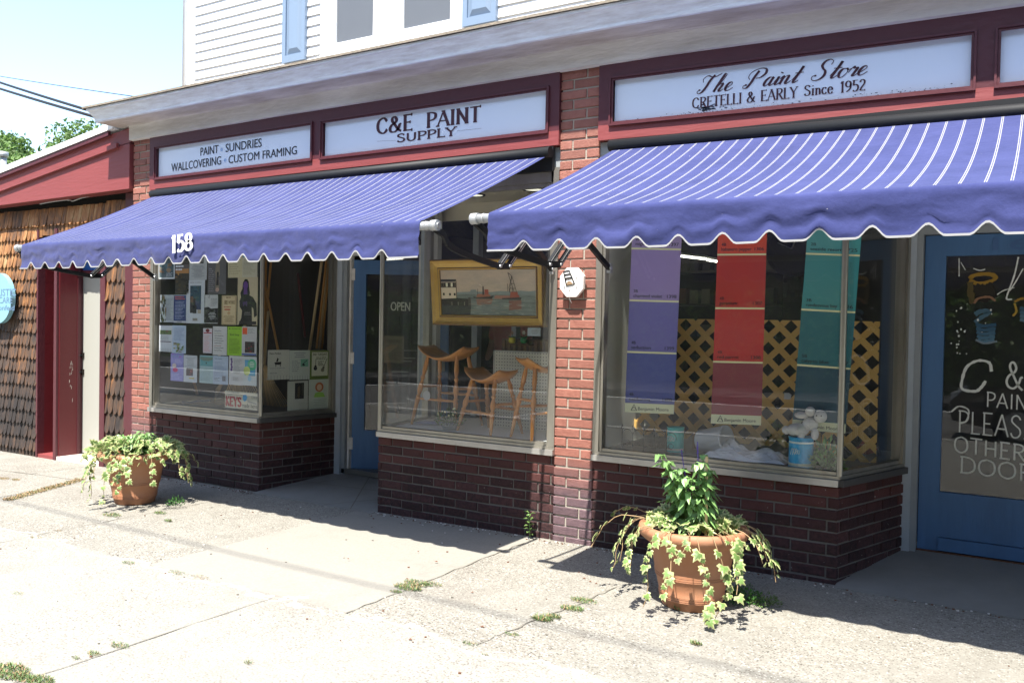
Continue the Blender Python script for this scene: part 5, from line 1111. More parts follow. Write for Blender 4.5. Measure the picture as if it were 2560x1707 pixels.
# dark tools standing in the left corner and a shade on the deck
root = thing('garden_tool', cp(190, 1100, .5), 'dark broad shovel blade standing behind the lavender flyer', 'shovel'); mb = MB(); mb.prism([cp(140, 985, .5), cp(175, 985, .5), cp(215, 1235, .5), cp(180, 1235, .5)][::-1], (0, .02, 0), M['dark_metal']); mb.tube([cp(150, 990, .5), cp(120, 600, .5)], .014, M['wood_orange'], 8); mb.build('blade', None, root)
root = thing('work_boots', cp(230, 1200, .55), 'dark green rubber boots on the deck of the left window', 'boots')
for k in range(2):
    mb = MB(); b = cp(200+k*50, 1235, .5); mb.lathe(b, [(.0, .0), (.05, 0), (.052, .05), (.045, .12), (.055, .30), (.05, .31), (.0, .30)], flat(38, 46, 34), 14); mb.lathe(b+V(.05, -.03, 0), [(.0, 0), (.05, 0), (.05, .04), (.03, .07), (0, .08)], flat(38, 46, 34), 12); mb.build('boot', None, root)
root = thing('pruning_shears', cp(380, 1275, .2), 'blue and black hand tool lying on the left window deck', 'tool'); mb = MB(); mb.tube(smoothline([cp(300, 1270, .15), cp(360, 1275, .16), cp(420, 1262, .2), cp(520, 1258, .22)], 5), .012, flat(44, 60, 84), 8); mb.build('grip', None, root)
for i, (x0, x1, z0, z1, y, cc) in enumerate(((-7.2, -6.9, .9, 2.3, 2.6, (58, 52, 38)), (-6.7, -6.2, .3, 1.9, 3.0, (40, 38, 36)), (-8.0, -7.0, .3, 2.2, 3.4, (52, 50, 48)))):
    mb = MB(); mb.box(x0, x1, y, y+.4, z0-.2, z1, flat(*cc)); 
    for k in range(5): mb.box(x0+.03, x1-.03, y-.02, y-.001, z0+k*(z1-z0)/5, z0+k*(z1-z0)/5+.12, flat(cc[0]+14*(k % 3), cc[1]+8*(k % 2), cc[2]+4*k))
    tag(mb.build('shelf_unit'), ('tall narrow stocked shelf unit deep behind the papers', 'low dark shelf unit in the shop behind the rakes', 'wide stocked shelf unit at the back left of the shop')[i], 'shelf')
for i, (px, py) in enumerate(((200, 460), (640, 400), (700, 340))): pass

# ================================================================ MIDDLE WINDOW GOODS
FB = 1.9
yp_ = .22; TL = aY(1079, 650, yp_); TR = aY(1364, 643, yp_); BL = aY(1087, 812, yp_); BR = aY(1366, 818, yp_)
TR = aY(1364, 644, yp_)
root = thing('framed_painting', (TL+BR)/2, 'gold framed harbour painting with red tugboat and crane barge in the middle window', 'painting')
def pp(u, v, l=0): return TL.lerp(TR, u).lerp(BL.lerp(BR, u), v)-V(0, l, 0)
mb = MB()
prof_ = [(0, 0), (0, .03), (.012, .04), (.03, .022), (.062, .014), (.072, .022), (.08, .012), (.085, .0)]
Wf, Hf = (TR-TL).length, (TL-BL).length
for k in range(len(prof_)-1):
    a, la = prof_[k]; b, lb = prof_[k+1]; mm = M['gold_dark'] if k in (1, 4, 6) else M['gold']
    ca = [(a/Wf, a/Hf), (1-a/Wf, a/Hf), (1-a/Wf, 1-a/Hf), (a/Wf, 1-a/Hf)]; cb = [(b/Wf, b/Hf), (1-b/Wf, b/Hf), (1-b/Wf, 1-b/Hf), (b/Wf, 1-b/Hf)]
    for i in range(4): j = (i+1) % 4; mb.add([pp(*ca[i], la), pp(*ca[j], la), pp(*cb[j], lb), pp(*cb[i], lb)], [(0, 1, 2, 3)], mm)
mb.add([pp(0, 0, -.02), pp(1, 0, -.02), pp(1, 1, -.02), pp(0, 1, -.02)], [(0, 1, 2, 3)], M['gold_dark']); mb.build('frame', None, root)
# canvas: sky, far shore, water, then the boats
mb = MB(); mi, mj = .085/Wf*.98, .085/Hf*.98; kk = [0]
def cv(x, y):  # crop coordinates of the picture area -> canvas
    u = lerp(mi, 1-mi, (x-290)/(2010-290)); v = lerp(mj, 1-mj, (y-195)/(1085-195)); return min(max(u, mi), 1-mi), min(max(v, mj), 1-mj)
def cpoly(pts, mm): kk[0] += 1; mb.poly([pp(*cv(*p), .004+kk[0]*.00004) for p in pts], mm)
skyc = mat('canvas_sky', C8(214, 190, 160), .6, var=.9, vscale=5, var2=C8(186, 170, 148), stretch=(1, 1, 3)); watc = mat('canvas_water', C8(140, 148, 136), .5, var=1., vscale=16, var2=C8(98, 106, 98), stretch=(.5, 1, 5))
cpoly([(290, 1085), (2010, 1085), (2010, 195), (290, 195)], skyc); cpoly([(290, 1085), (2010, 1085), (2010, 650), (290, 650)], watc)
cpoly([(290, 675), (2010, 690), (2010, 605), (1900, 620), (1750, 605), (1600, 625), (1400, 612), (1200, 635), (960, 625), (950, 585), (850, 590), (840, 625), (290, 645)], mat('canvas_shore', C8(148, 158, 148), .6, var=.5, vscale=20))
cpoly([(290, 1085), (830, 1085), (850, 900), (560, 830), (290, 800)], mat('canvas_dark', C8(48, 48, 42), .6, var=.6, vscale=14, var2=C8(66, 68, 60)))
br_, rd_, dk_, cm_ = flat(128, 82, 60), flat(126, 68, 52), flat(40, 36, 30), flat(172, 158, 134)
cpoly([(290, 770), (575, 770), (575, 400), (290, 400)], cm_); cpoly([(290, 545), (575, 545), (575, 440), (290, 440)], flat(74, 64, 54)); cpoly([(290, 430), (565, 430), (590, 378), (290, 378)], flat(46, 44, 42)); cpoly([(400, 375), (560, 375), (500, 345), (430, 350)], flat(150, 140, 122))
for x in (300, 345, 430, 520): cpoly([(x, 520), (x+30, 520), (x+30, 450), (x, 450)], dk_); 
for x in (385, 480): cpoly([(x, 528), (x+35, 528), (x+35, 450), (x, 450)], flat(188, 176, 150))
for x, y in ((320, 650), (440, 655), (530, 655)): cpoly([(x, y+50), (x+35, y+50), (x+35, y), (x, y)], dk_)
cpoly([(575, 770), (590, 770), (590, 400), (575, 400)], flat(70, 56, 44)); cpoly([(290, 890), (790, 915), (800, 770), (600, 755), (290, 770)], dk_); cpoly([(790, 915), (850, 905), (845, 735), (800, 745)], flat(62, 58, 48))
for x in (480, 600, 720): cpoly([(x, 900), (x+14, 900), (x+14, 830), (x, 830)], flat(104, 100, 84))
cpoly([(960, 1085-190), (1220, 870), (1260, 770), (950, 770)], flat(112, 84, 68)); cpoly([(1540, 990), (1760, 960), (1760, 790), (1540, 800)], flat(106, 74, 62))
for _ in range(46):
    x = random.uniform(860, 1950); y = random.uniform(790, 1070); a = random.uniform(20, 120); cpoly([(x-a, y), (x, y+5), (x+a, y), (x, y-5)], random.choice((flat(140, 144, 128), flat(86, 94, 88), flat(128, 118, 100), flat(118, 124, 114))))
cpoly([(960, 740), (1210, 745), (1215, 690), (1180, 680), (1000, 670), (965, 690)], br_); cpoly([(1110, 680), (1180, 680), (1180, 600), (1110, 600)], rd_); cpoly([(1105, 602), (1185, 602), (1170, 585), (1115, 585)], flat(120, 50, 38)); cpoly([(900, 745), (960, 765), (1240, 770), (1275, 700), (1205, 720), (960, 738), (905, 720)], flat(46, 44, 38)); cpoly([(1068, 690), (1100, 690), (1095, 520), (1075, 520)], flat(52, 44, 38)); cpoly([(1005, 482), (1072, 524), (1068, 516), (1020, 478)], flat(178, 166, 144))
cpoly([(1280, 765), (1540, 765), (1560, 705), (1300, 700)], flat(128, 92, 76)); cpoly([(1550, 760), (1730, 765), (1725, 690), (1700, 690), (1700, 630), (1575, 630), (1570, 680)], rd_); cpoly([(1420, 775), (1750, 790), (1765, 735), (1430, 750)], flat(50, 46, 42))
def cl(a, b, wd, mm=dk_): kk[0] += 1; mb.strip([pp(*cv(*a)), pp(*cv(*b))], [wd]*2, (0, -1, 0), mm, .004+kk[0]*.00004)
for a, b in (((1535, 255), (1635, 625)), ((1535, 255), (1605, 325)), ((1605, 325), (1555, 640)), ((1605, 325), (1680, 625)), ((1600, 330), (1550, 560)), ((1580, 470), (1645, 470)), ((1565, 560), (1665, 565)), ((1555, 630), (1560, 560)), ((1615, 560), (1610, 640)), ((980, 690), (985, 570)), ((1525, 470), (1530, 620))): cl(a, b, .0035)
mb.build('canvas', None, root)
FB = 1.
# stools
def turned(mb, a, b, r, mm, n=14):
    a, b = Vector(a), Vector(b); d = b-a; L_ = d.length; q = d.to_track_quat('Z', 'Y').to_matrix().to_4x4()
    pr = [(.50, 0), (.62, .10), (.80, .28), (1.0, .36), (.62, .385), (.95, .40), (.95, .415), (.6, .43), (1.05, .50), (1.12, .56), (.70, .62), (.55, .66), (.95, .68), (.95, .695), (.6, .71), (.95, .80), (.85, .92), (.6, 1.0)]
    mb.lathe(a, [(r*p, L_*t) for p, t in pr], mm, n, True, q)
def stool(name, hgt, sc, label=None, group=None):
    root = thing(name, (0, 0, 0), label, 'stool', group); mb = MB(); NX, NY = 20, 8; vs = []
    hw, hd = .215*sc, .125*sc
    for top in (1, 0):
        for j in range(NY+1):
            for i in range(NX+1):
                u = i/NX*2-1; v = j/NY*2-1; x = hw*u; k = math.sqrt(max(0, 1-abs(u)**3.2))*.6+.4*(abs(u) < .99); yy = hd*v*(.72+.28*math.sqrt(max(0, 1-u*u)))
                z = hgt+.085*sc*abs(u)**2.0-.010*(1-v*v)+(0 if top else -.026+.014*(abs(v)**3)); vs.append((x, yy, z))
    m0 = (NX+1)*(NY+1); fs = []
    for j in range(NY):
        for i in range(NX): a = j*(NX+1)+i; fs += [(a, a+1, a+NX+2, a+NX+1), (m0+a, m0+a+NX+1, m0+a+NX+2, m0+a+1)]
    for i in range(NX): fs += [(i, m0+i, m0+i+1, i+1), (NY*(NX+1)+i+1, m0+NY*(NX+1)+i+1, m0+NY*(NX+1)+i, NY*(NX+1)+i)]
    for j in range(NY): a = j*(NX+1); b = a+NX; fs += [(a, a+NX+1, m0+a+NX+1, m0+a), (b, m0+b, m0+b+NX+1, b+NX+1)]
    mb.add(vs, fs, M['wood_honey'], True); mb.build('seat', None, root)
    ft = {}
    for sx_ in (-1, 1):
        for sy_ in (-1, 1):
            mb = MB(); b = V(sx_*.135*sc, sy_*.065*sc, hgt-.005+.012); a = V(sx_*.205*sc, sy_*.155*sc, 0); ft[sx_, sy_] = (a, b); turned(mb, a, b, .020, M['wood_honey']); mb.build('leg', None, root)
    f = lambda k, t: ft[k][0].lerp(ft[k][1], t)
    for p, q in ((f((-1, -1), .38), f((1, -1), .38)), (f((-1, 1), .44), f((1, 1), .44)), (f((-1, -1), .55), f((-1, 1), .55)), (f((1, -1), .55), f((1, 1), .55))):
        mb = MB(); mb.tube([p, p.lerp(q, .25), p.lerp(q, .5), p.lerp(q, .75), q], [.008, .011, .012, .011, .008], M['wood_honey'], 10); mb.build('stretcher', None, root)
    return root
GS = 'saddle seat stools in the middle window'
s1 = stool('wooden_stool', .405, 1.0, 'low honey wood saddle stool standing frontmost in the middle window', GS); s1.location = (-3.60, .30, .656); s1.rotation_euler = (0, 0, R(-18))
s2 = stool('wooden_stool', .55, 1.12, 'tall honey wood stool at left of the middle window by the upright', GS); s2.location = (-4.12, .46, .656); s2.rotation_euler = (0, 0, R(-4))
s3 = stool('wooden_stool', .51, 1.0, 'reddish wooden stool half hidden by the brick pier', GS); s3.location = (-3.09, .27, .656); s3.rotation_euler = (0, 0, R(60))
mb = MB(); c = aY(800+722/2.703, 560+1158/2.703, .3); mb.lathe(c, [(0, 0), (.038, 0), (.038, .004), (0, .004)], flat(170, 170, 172), 24, False, Matrix.Rotation(R(90), 4, 'X')); tag(mb.build('price_tag', origin=c), 'round silver price tag hanging on the tall stool', 'tag')
# pegboard panel
pk = lambda x, y, yy: aY(800+x/2.703, 560+y/2.703, yy)
m_, N, L, b = node_mat('pegholes'); ge = N.new('ShaderNodeNewGeometry'); sx = N.new('ShaderNodeSeparateXYZ'); L.new(ge.outputs['Position'], sx.inputs[0])
def cell(o): return math_(N, L, 'POWER', math_(N, L, 'SUBTRACT', math_(N, L, 'FRACT', math_(N, L, 'MULTIPLY', o, 1/.0254)), .5), 2.)
hole = math_(N, L, 'LESS_THAN', math_(N, L, 'ADD', cell(sx.outputs[0]), cell(sx.outputs[2])), .030)
L.new(mixc(N, L, hole, (.82, .82, .72), (.10, .10, .09)), b.inputs['Base Color'])
a = pk(1187, 862, .62); b_ = pk(1560, 1400, .62)
root = thing('pegboard_panel', (a.x, .62, .656), 'pale pegboard panel full of small holes behind the stools', 'panel'); mb = MB(); mb.box(a.x, XP0-.02, .61, .62, .657, a.z, M['pegholes']); mb.build('board', None, root); mb = MB(); mb.box(a.x-.012, a.x, .605, .63, .657, a.z+.01, M['white_alu']); mb.box(a.x-.012, XP0-.02, .605, .63, a.z, a.z+.012, M['white_alu']); mb.build('edge_strip', None, root)
mb = MB(); q = pk(1290, 815, .8); mb.box(q.x, XP0-.03, .66, .95, a.z-.05, a.z+.105, flat(88, 62, 44)); 
for k in range(9): mb.box(q.x+.01+k*.05, q.x+.035+k*.05, .652, .66, a.z+.0, a.z+.095, flat(120, 86+6*(k % 3), 60))
tag(mb.build('slatted_crate'), 'brown slatted wooden crate behind the top of the pegboard', 'crate')
for i, (x, cc, fl, lab) in enumerate(((1298, (190, 180, 30), (150, 110, 90), 'small yellow pot with a leafy toy flower above the pegboard'), (1377, (20, 130, 66), (200, 196, 180), 'small green pot with a pale toy flower above the pegboard'))):
    root = thing('toy_flower_pot', pk(x, 806, .60), lab, 'flower pot', 'toy flower pots over the pegboard'); c = wloc(root)
    mb = MB(); mb.lathe(c, [(0, 0), (.016, 0), (.028, .012), (.030, .028), (.024, .040), (.026, .046), (0, .042)], flat(*cc, .35), 18); mb.build('pot', None, root)
    mb = MB(); 
    for s_ in (-1, 1): mb.add([c+V(0, 0, .045), c+V(s_*.02, -.012, .058), c+V(s_*.046, 0, .052), c+V(s_*.022, .012, .046)], [(0, 1, 2, 3)], flat(52, 110, 46))
    mb.tube([c+V(0, 0, .04), c+V(0, 0, .085)], .002, flat(52, 110, 46), 5); mb.build('leaves', None, root)
    mb = MB()
    for k in range(6): an = k*math.pi/3; mb.add([c+V(0, 0, .085), c+V(.012*math.cos(an-.4), -.004, .085+.012*math.sin(an-.4)), c+V(.020*math.cos(an), -.004, .085+.020*math.sin(an)), c+V(.012*math.cos(an+.4), -.004, .085+.012*math.sin(an+.4))], [(0, 1, 2, 3)], flat(*fl))
    mb.build('flower', None, root)
# crate edge carries the pots: a short ledge
mb = MB(); q0, q1 = pk(1265, 806, .60), pk(1420, 806, .60); mb.box(q0.x, q1.x, .58, .66, q0.z-.012, q0.z, flat(96, 66, 46)); tag(mb.build('narrow_shelf'), 'narrow brown shelf under the two toy flower pots', 'shelf')
# papers and a potted daisy on the deck
mb = MB(); c = aZ(800+710/2.703, 560+1345/2.703, .66)
for k in range(4): mb.obox(c+V(.03*k, .02*(k % 2), .002+.003*k), V(.11, .01*k, 0), V(-.01*k, .07, 0), (0, 0, .001), flat(170, 176, 190+8*k))
tag(mb.build('loose_papers'), 'loose pale papers lying on the white deck by the tall stool', 'papers')
def leafquad(mb, p, d, up, ln, wd, mm, fold=.25):
    d = Vector(d).normalized(); s_ = d.cross(Vector(up)); s_ = s_.normalized() if s_.length > 1e-4 else V(1, 0, 0); n_ = s_.cross(d)
    a = p+d*ln*.45; mb.add([p, a+s_*wd/2+n_*wd*fold, p+d*ln-n_*ln*.12, a-s_*wd/2+n_*wd*fold, a-n_*0], [(0, 1, 2, 4), (0, 4, 2, 3)], mm, True)
def rv(): 
    while True:
        v = V(random.uniform(-1, 1), random.uniform(-1, 1), random.uniform(-1, 1))
        if .05 < v.length < 1: return v.normalized()
def bushlet(mb, c, rx, rz, n, ln, wd, mm, up=.6):
    for _ in range(n):
        v = rv(); p = Vector(c)+V(v.x*rx, v.y*rx, abs(v.z)*rz)*random.random()**.4; leafquad(mb, p, v+V(0, 0, up), rv(), ln*random.uniform(.6, 1.2), wd*random.uniform(.7, 1.1), mm)
root = thing('potted_daisy', aZ(800+880/2.703, 560+1385/2.703, .66), 'small leafy plant with white daisies on the deck beneath the stools', 'plant'); mb = MB(); c = wloc(root); bushlet(mb, c+V(0, 0, .03), .11, .13, 260, .035, .014, M['leaf_shrub']); mb.build('leaves', None, root); mb = MB()
for k in range(10): v = rv(); q = c+V(v.x*.11, v.y*.08-.02, .10+abs(v.z)*.07); mb.poly([q+V(.008*math.cos(i), 0, .008*math.sin(i)) for i in range(6)], flat(220, 216, 170))
mb.build('flower', None, root); mb = MB(); mb.lathe(c, [(0, 0), (.06, 0), (.075, .05), (0, .05)], flat(120, 128, 132), 16); mb.build('pot', None, root)
# lights in the shop
GL_ = 'fluorescent tubes on the shop ceiling'
def tube_light(p, q, lab):
    root = thing('fluorescent_light', (p+q)/2, lab, 'ceiling light', GL_); mb = MB(); d = (q-p).normalized(); mb.obox((p+q)/2+V(0, 0, .03), (q-p)/2, d.cross(Z)*.06, (0, 0, .012), M['white_alu']); mb.build('fixture', None, root); mb = MB(); mb.tube([p, q], .012, M['fluor'], 8); mb.build('tube', None, root)
zc = 2.70
tube_light(aZ(1080, 541, zc), aZ(1180, 539, zc), 'short bright fluorescent tube seen between the two awnings')
def tl_(px0, py0, px1, py1, yy): return aY(px0, py0, yy), aY(px1, py1, yy)
tube_light(*tl_(1700, 640, 1766, 648, 5.0), 'left bright fluorescent tube behind the right window')
tube_light(*tl_(1768, 650, 1800, 655, 5.1), 'short middle tube next to the red colour strip')
tube_light(*tl_(1905, 636, 1957, 639, 5.2), 'right fluorescent tube between red and teal strips')
for i, (px, py) in enumerate(((1185, 488), (1335, 474))):
    c = aZ(px, py, 2.515); root = thing('round_ceiling_light', c, ('left', 'right')[i]+' round recessed light in the tan soffit of the middle window', 'ceiling light', 'round recessed soffit lights'); mb = MB(); mb.lathe(c, [(.075, .003), (.078, -.006), (.090, -.006), (.093, .004)], M['dark_metal'], 28); mb.build('ring', None, root); mb = MB(); mb.lathe(c, [(0, -.004), (.05, -.004), (.074, .0)], M['lens_glow'] if 'lens_glow' in M else mat('lens_glow', (.8, .8, .7), .5, emit=(1, .97, .78), estr=.32), 28); mb.build('lens', None, root)
# person in pink behind the counter
def skin_body(name, verts, edges, radii, mm, parent, sub=2):
    me = bpy.data.meshes.new(name); org = wloc(parent); me.from_pydata([Vector(v)-org for v in verts], edges, []); o = bpy.data.objects.new(name, me); col.objects.link(o)
    o.modifiers.new('s', 'SKIN'); 
    if not me.skin_vertices: me.attributes.new('skin_vertex', 'FLOAT', 'POINT') if False else None
    sv = me.skin_vertices[0].data if me.skin_vertices else None
    if sv:
        for i, r in enumerate(radii): sv[i].radius = (r, r) if not isinstance(r, tuple) else r
        sv[0].use_root = True
    o.modifiers.new('u', 'SUBSURF').levels = sub; o.modifiers['u'].render_levels = sub
    bpy.context.view_layer.update(); m2 = bpy.data.meshes.new_from_object(o.evaluated_get(bpy.context.evaluated_depsgraph_get()))
    bpy.data.objects.remove(o); m2.name = name
    for p in m2.polygons: p.use_smooth = True
    m2.materials.clear(); m2.materials.append(mm); o = bpy.data.objects.new(name, m2); col.objects.link(o); o.parent = parent; WL[o.name] = org; return o
q = aY(1275, 880, 2.9); px_, py_ = q.x, 2.9
person = thing('person', (px_, py_, .10), 'person in a faded pink shirt standing deep in the shop behind the counter', 'person')
def bv(x, y, z): return (px_+x, py_+y, .10+z)
vb = [bv(0, 0, .95), bv(0, 0, 1.15), bv(0, -.01, 1.38), bv(0, .0, 1.50), bv(0, -.02, 1.62), bv(-.17, .0, 1.42), bv(.17, 0, 1.42), bv(-.24, .0, 1.14), bv(.24, 0, 1.14), bv(-.20, -.16, .98), bv(.20, -.16, .98), bv(-.10, 0, .88), bv(.10, 0, .88), bv(-.11, 0, .48), bv(.11, 0, .48), bv(-.11, 0, .08), bv(.11, 0, .08), bv(-.11, -.14, .04), bv(.11, -.14, .04), bv(0, -.03, 1.73)]
eb = [(0, 1), (1, 2), (2, 3), (3, 4), (4, 19), (2, 5), (2, 6), (5, 7), (6, 8), (7, 9), (8, 10), (0, 11), (0, 12), (11, 13), (12, 14), (13, 15), (14, 16), (15, 17), (16, 18)]
rb = [.15, .15, .15, .06, .09, .065, .065, .045, .045, .032, .032, .10, .10, .065, .065, .045, .045, .035, .035, .075]
skin_body('body', vb, eb, rb, M['skin'], person)
vs_ = [bv(0, 0, .92), bv(0, 0, 1.12), bv(0, -.01, 1.36), bv(-.17, 0, 1.42), bv(.17, 0, 1.42), bv(-.235, 0, 1.18), bv(.235, 0, 1.18)]
skin_body('shirt', vs_, [(0, 1), (1, 2), (2, 3), (2, 4), (3, 5), (4, 6)], [.175, .175, .175, .082, .082, .062, .062], M['shirt_pink'], person)
skin_body('trousers', [bv(0, 0, .93), bv(-.10, 0, .86), bv(.10, 0, .86), bv(-.11, 0, .48), bv(.11, 0, .48), bv(-.11, 0, .12), bv(.11, 0, .12)], [(0, 1), (0, 2), (1, 3), (2, 4), (3, 5), (4, 6)], [.17, .115, .115, .08, .08, .065, .065], M['trousers'], person)
mb = MB(); mb.lathe(bv(0, .005, 1.66), [(.085, 0), (.098, .05), (.085, .12), (.04, .16), (0, .165)], M['hair_grey'], 16); mb.build('hair', None, person)
mb = MB(); mb.box(-4.9, -3.2, 2.2, 2.5, .1, 1.0, flat(60, 44, 34)); mb.box(-4.95, -3.15, 2.15, 2.55, 1.0, 1.03, flat(80, 76, 70)); 
for k in range(6): mb.box(-4.8+k*.26, -4.62+k*.26, 2.25, 2.4, 1.03, 1.12+.05*(k % 3), flat(60+20*(k % 3), 60, 70+15*(k % 2)))
tag(mb.build('shop_counter'), 'dark wooden shop counter with small stock on it', 'counter')
mb = MB()
for i in range(5):
    mb.box(-5.4, -2.8, 5.4, 5.7, .5+i*.42, .53+i*.42, flat(60, 56, 50))
    for k in range(16): mb.box(-5.35+k*.16, -5.24+k*.16, 5.42, 5.6, .53+i*.42, .68+i*.42+.06*random.random(), flat(*random.choice(((70, 66, 60), (52, 60, 74), (84, 54, 46), (90, 86, 74), (40, 40, 42)))))
mb.box(-5.4, -2.8, 5.7, 5.72, .1, 2.6, flat(40, 38, 36)); tag(mb.build('stock_shelf'), 'long stocked shelf along the back of the shop', 'shelf')
# ================================================================ RIGHT WINDOW GOODS
def rp(x, y, yy): return aY(1440+x/2.2395, 540+y/2.2395, yy)
FB = 1.6
def strip_banner(L0, R0, L1, R1, divs, cols, texts, label, yy=.18):
    """hanging colour card: crop-pixel corner columns at the reference rows, straight lines between"""
    def pt(t, y, l=0):  # t 0..1 across, y crop row
        f = (y-L0[1])/(L1[1]-L0[1]); xl = lerp(L0[0], L1[0], f); xr = lerp(R0[0], R1[0], f); dy = lerp(R0[1]-L0[1], R1[1]-L1[1], f)
        return rp(lerp(xl, xr, t), y+dy*t, yy)-V(0, l, 0)
    root = thing('colour_banner', (pt(.5, L1[1])), label, 'banner', 'hanging paint colour strips'); mb = MB(); rows_ = [-20]+divs+[L1[1]-2]
    for i in range(len(rows_)-1):
        for t0 in (0, .5): mb.add([pt(t0, rows_[i+1]), pt(t0+.5, rows_[i+1]), pt(t0+.5, rows_[i]), pt(t0, rows_[i])], [(0, 1, 2, 3)], cols[i])
    mb.add([pt(0, -20, -.003), pt(1, -20, -.003), pt(1, L1[1]+52, -.003), pt(0, L1[1]+52, -.003)], [(0, 1, 2, 3)], cols[1]); mb.build('colour_field', None, root)
    mb = MB(); cr_2 = flat(200, 190, 148)
    for d in divs: mb.add([pt(0, d+5, .001), pt(1, d+5, .001), pt(1, d-5, .001), pt(0, d-5, .001)], [(0, 1, 2, 3)], cr_2)
    mb.add([pt(0, L1[1]+52, .001), pt(1, L1[1]+52, .001), pt(1, L1[1], .001), pt(0, L1[1], .001)], [(0, 1, 2, 3)], flat(178, 180, 150)); mb.build('divider', None, root)
    mb = MB(); dk2 = flat(30, 28, 34)
    for (a, b, c, y) in texts:
        P0 = pt(.08, y, .0015); P1 = pt(.08+.037*len(b)+.06, y, .0015); d = P1-P0; hh = (pt(.08, y-19)-P0).z
        if a: sans(mb, a, pt(.08, y-27, .0015), d.normalized(), Z, .03, hh*.9, dk2, .0002)
        sans(mb, b, P0, d.normalized(), Z, d.length, hh, dk2, .0002)
        q0, q1 = pt(.76, y+0, .0015), pt(.95, y+0, .0015); sans(mb, c, q0, (q1-q0).normalized(), Z, (q1-q0).length, hh, dk2, .0002)
    y = L1[1]+38; q0, q1 = pt(.27, y, .0015), pt(.89, y, .0015); hh = (pt(.3, y-19)-pt(.3, y)).z
    sans(mb, 'Benjamin Moore', q0, (q1-q0).normalized(), Z, (q1-q0).length, hh, flat(60, 62, 62), .0003)
    A, B, Cc = pt(.125, y+2, .002), pt(.245, y+2, .002), pt(.185, y-32, .002)
    for p, q in ((A, B), (B, Cc), (Cc, A), (A.lerp(Cc, .0), A.lerp(B, .5).lerp(Cc, .6)), (B, A.lerp(B, .5).lerp(Cc, .6))): mb.strip([p, q], [.0035]*2, (0, -1, 0), flat(60, 62, 62), .0003)
    mb.build('lettering', None, root)
    mb = MB(); 
    for t in (.2, .8): mb.tube([pt(t, -20), pt(t, -20)+V(0, 0, .35)], .0015, M['steel'], 5)
    mb.build('hanging_line', None, root)
strip_banner((311, 182), (588, 188), (275, 1045), (550, 1056), [182, 472, 760], [flat(138, 120, 162), flat(132, 114, 160), flat(98, 93, 146), flat(72, 78, 130)],
 [('2B', 'mighty aphrodite', '1397', 164), ('3B', 'charmed violet', '1398', 454), ('4B', 'seduction', '1399', 742), ('4B', 'california', '1400', 1030)], 'purple colour strip from lilac to indigo, leftmost of three')
strip_banner((791, 217), (1065, 215), (757, 1108), (1038, 1118), [217, 516, 815], [flat(186, 66, 42), flat(158, 46, 42), flat(164, 46, 44), flat(118, 54, 62)],
 [('4B', 'habanero pepper', '1306', 196), ('4B', 'geranium', '1307', 496), ('4B', 'red parrot', '1308', 796)], 'orange to dark red colour strip, middle of three')
strip_banner((1287, 211), (1589, 222), (1213, 1138), (1512, 1165), [211, 523, 833], [flat(66, 134, 134), flat(54, 120, 122), flat(40, 92, 98), flat(36, 66, 80)],
 [('2B', 'seaside resort', '725', 192), ('3B', 'rendezvous bay', '726', 504), ('5B', 'calypso blue', '727', 815)], 'teal green colour strip behind the corner post, rightmost')
FB = 1.
# lattice: diagonal slats clipped to a panel
def lattice(x0, x1, z0, z1, y, label, pitch=.146, wd=.040, corner=True):
    root = thing('lattice_panel', ((x0+x1)/2, y, z0), label, 'lattice', 'tan lattice panels in the right window')
    for s, yy in ((1, y), (-1, y-.009)):
        mb = MB(); k = -40
        while k < 60:
            # line: z - z0 = s*(x - xk)
            xk = x0+k*pitch; pts = []
            h = wd*.707
            def clip(poly):
                for ax, lim, sg in ((0, x0, 1), (0, x1, -1), (2, z0, 1), (2, z1, -1)):
                    out = []
                    for i in range(len(poly)):
                        a, b = poly[i], poly[(i+1) % len(poly)]; da, db = (a[ax]-lim)*sg, (b[ax]-lim)*sg
                        if da >= 0: out.append(a)
                        if da*db < 0: out.append(a.lerp(b, da/(da-db)))
                    poly = out
                    if len(poly) < 3: return None
                return poly
            H_ = z1-z0+1; a = V(xk-h, yy, z0-.5+0); 
            poly = [V(xk-h-s*.5, yy, z0-.5), V(xk+h-s*.5, yy, z0-.5), V(xk+h+s*H_, yy, z0+H_), V(xk-h+s*H_, yy, z0+H_)]
            if s == -1: poly = [V(xk-h+.5, yy, z0-.5), V(xk+h+.5, yy, z0-.5), V(xk+h-H_, yy, z0+H_), V(xk-h-H_, yy, z0+H_)]
            c_ = clip(poly)
            if c_: mb.prism(c_, (0, .007, 0), M['lattice_tan'])
            k += 1
        mb.build('slat_layer', None, root)
    return root
xa_ = rp(285, 1100, .62).x; 
lattice(xa_, -1.225, .70, 1.545, .62, 'wide tan lattice panel standing behind the purple and red strips')
lattice(-1.215, -.885, .63, 1.545, .60, 'narrower tan lattice panel seen through the right side pane')
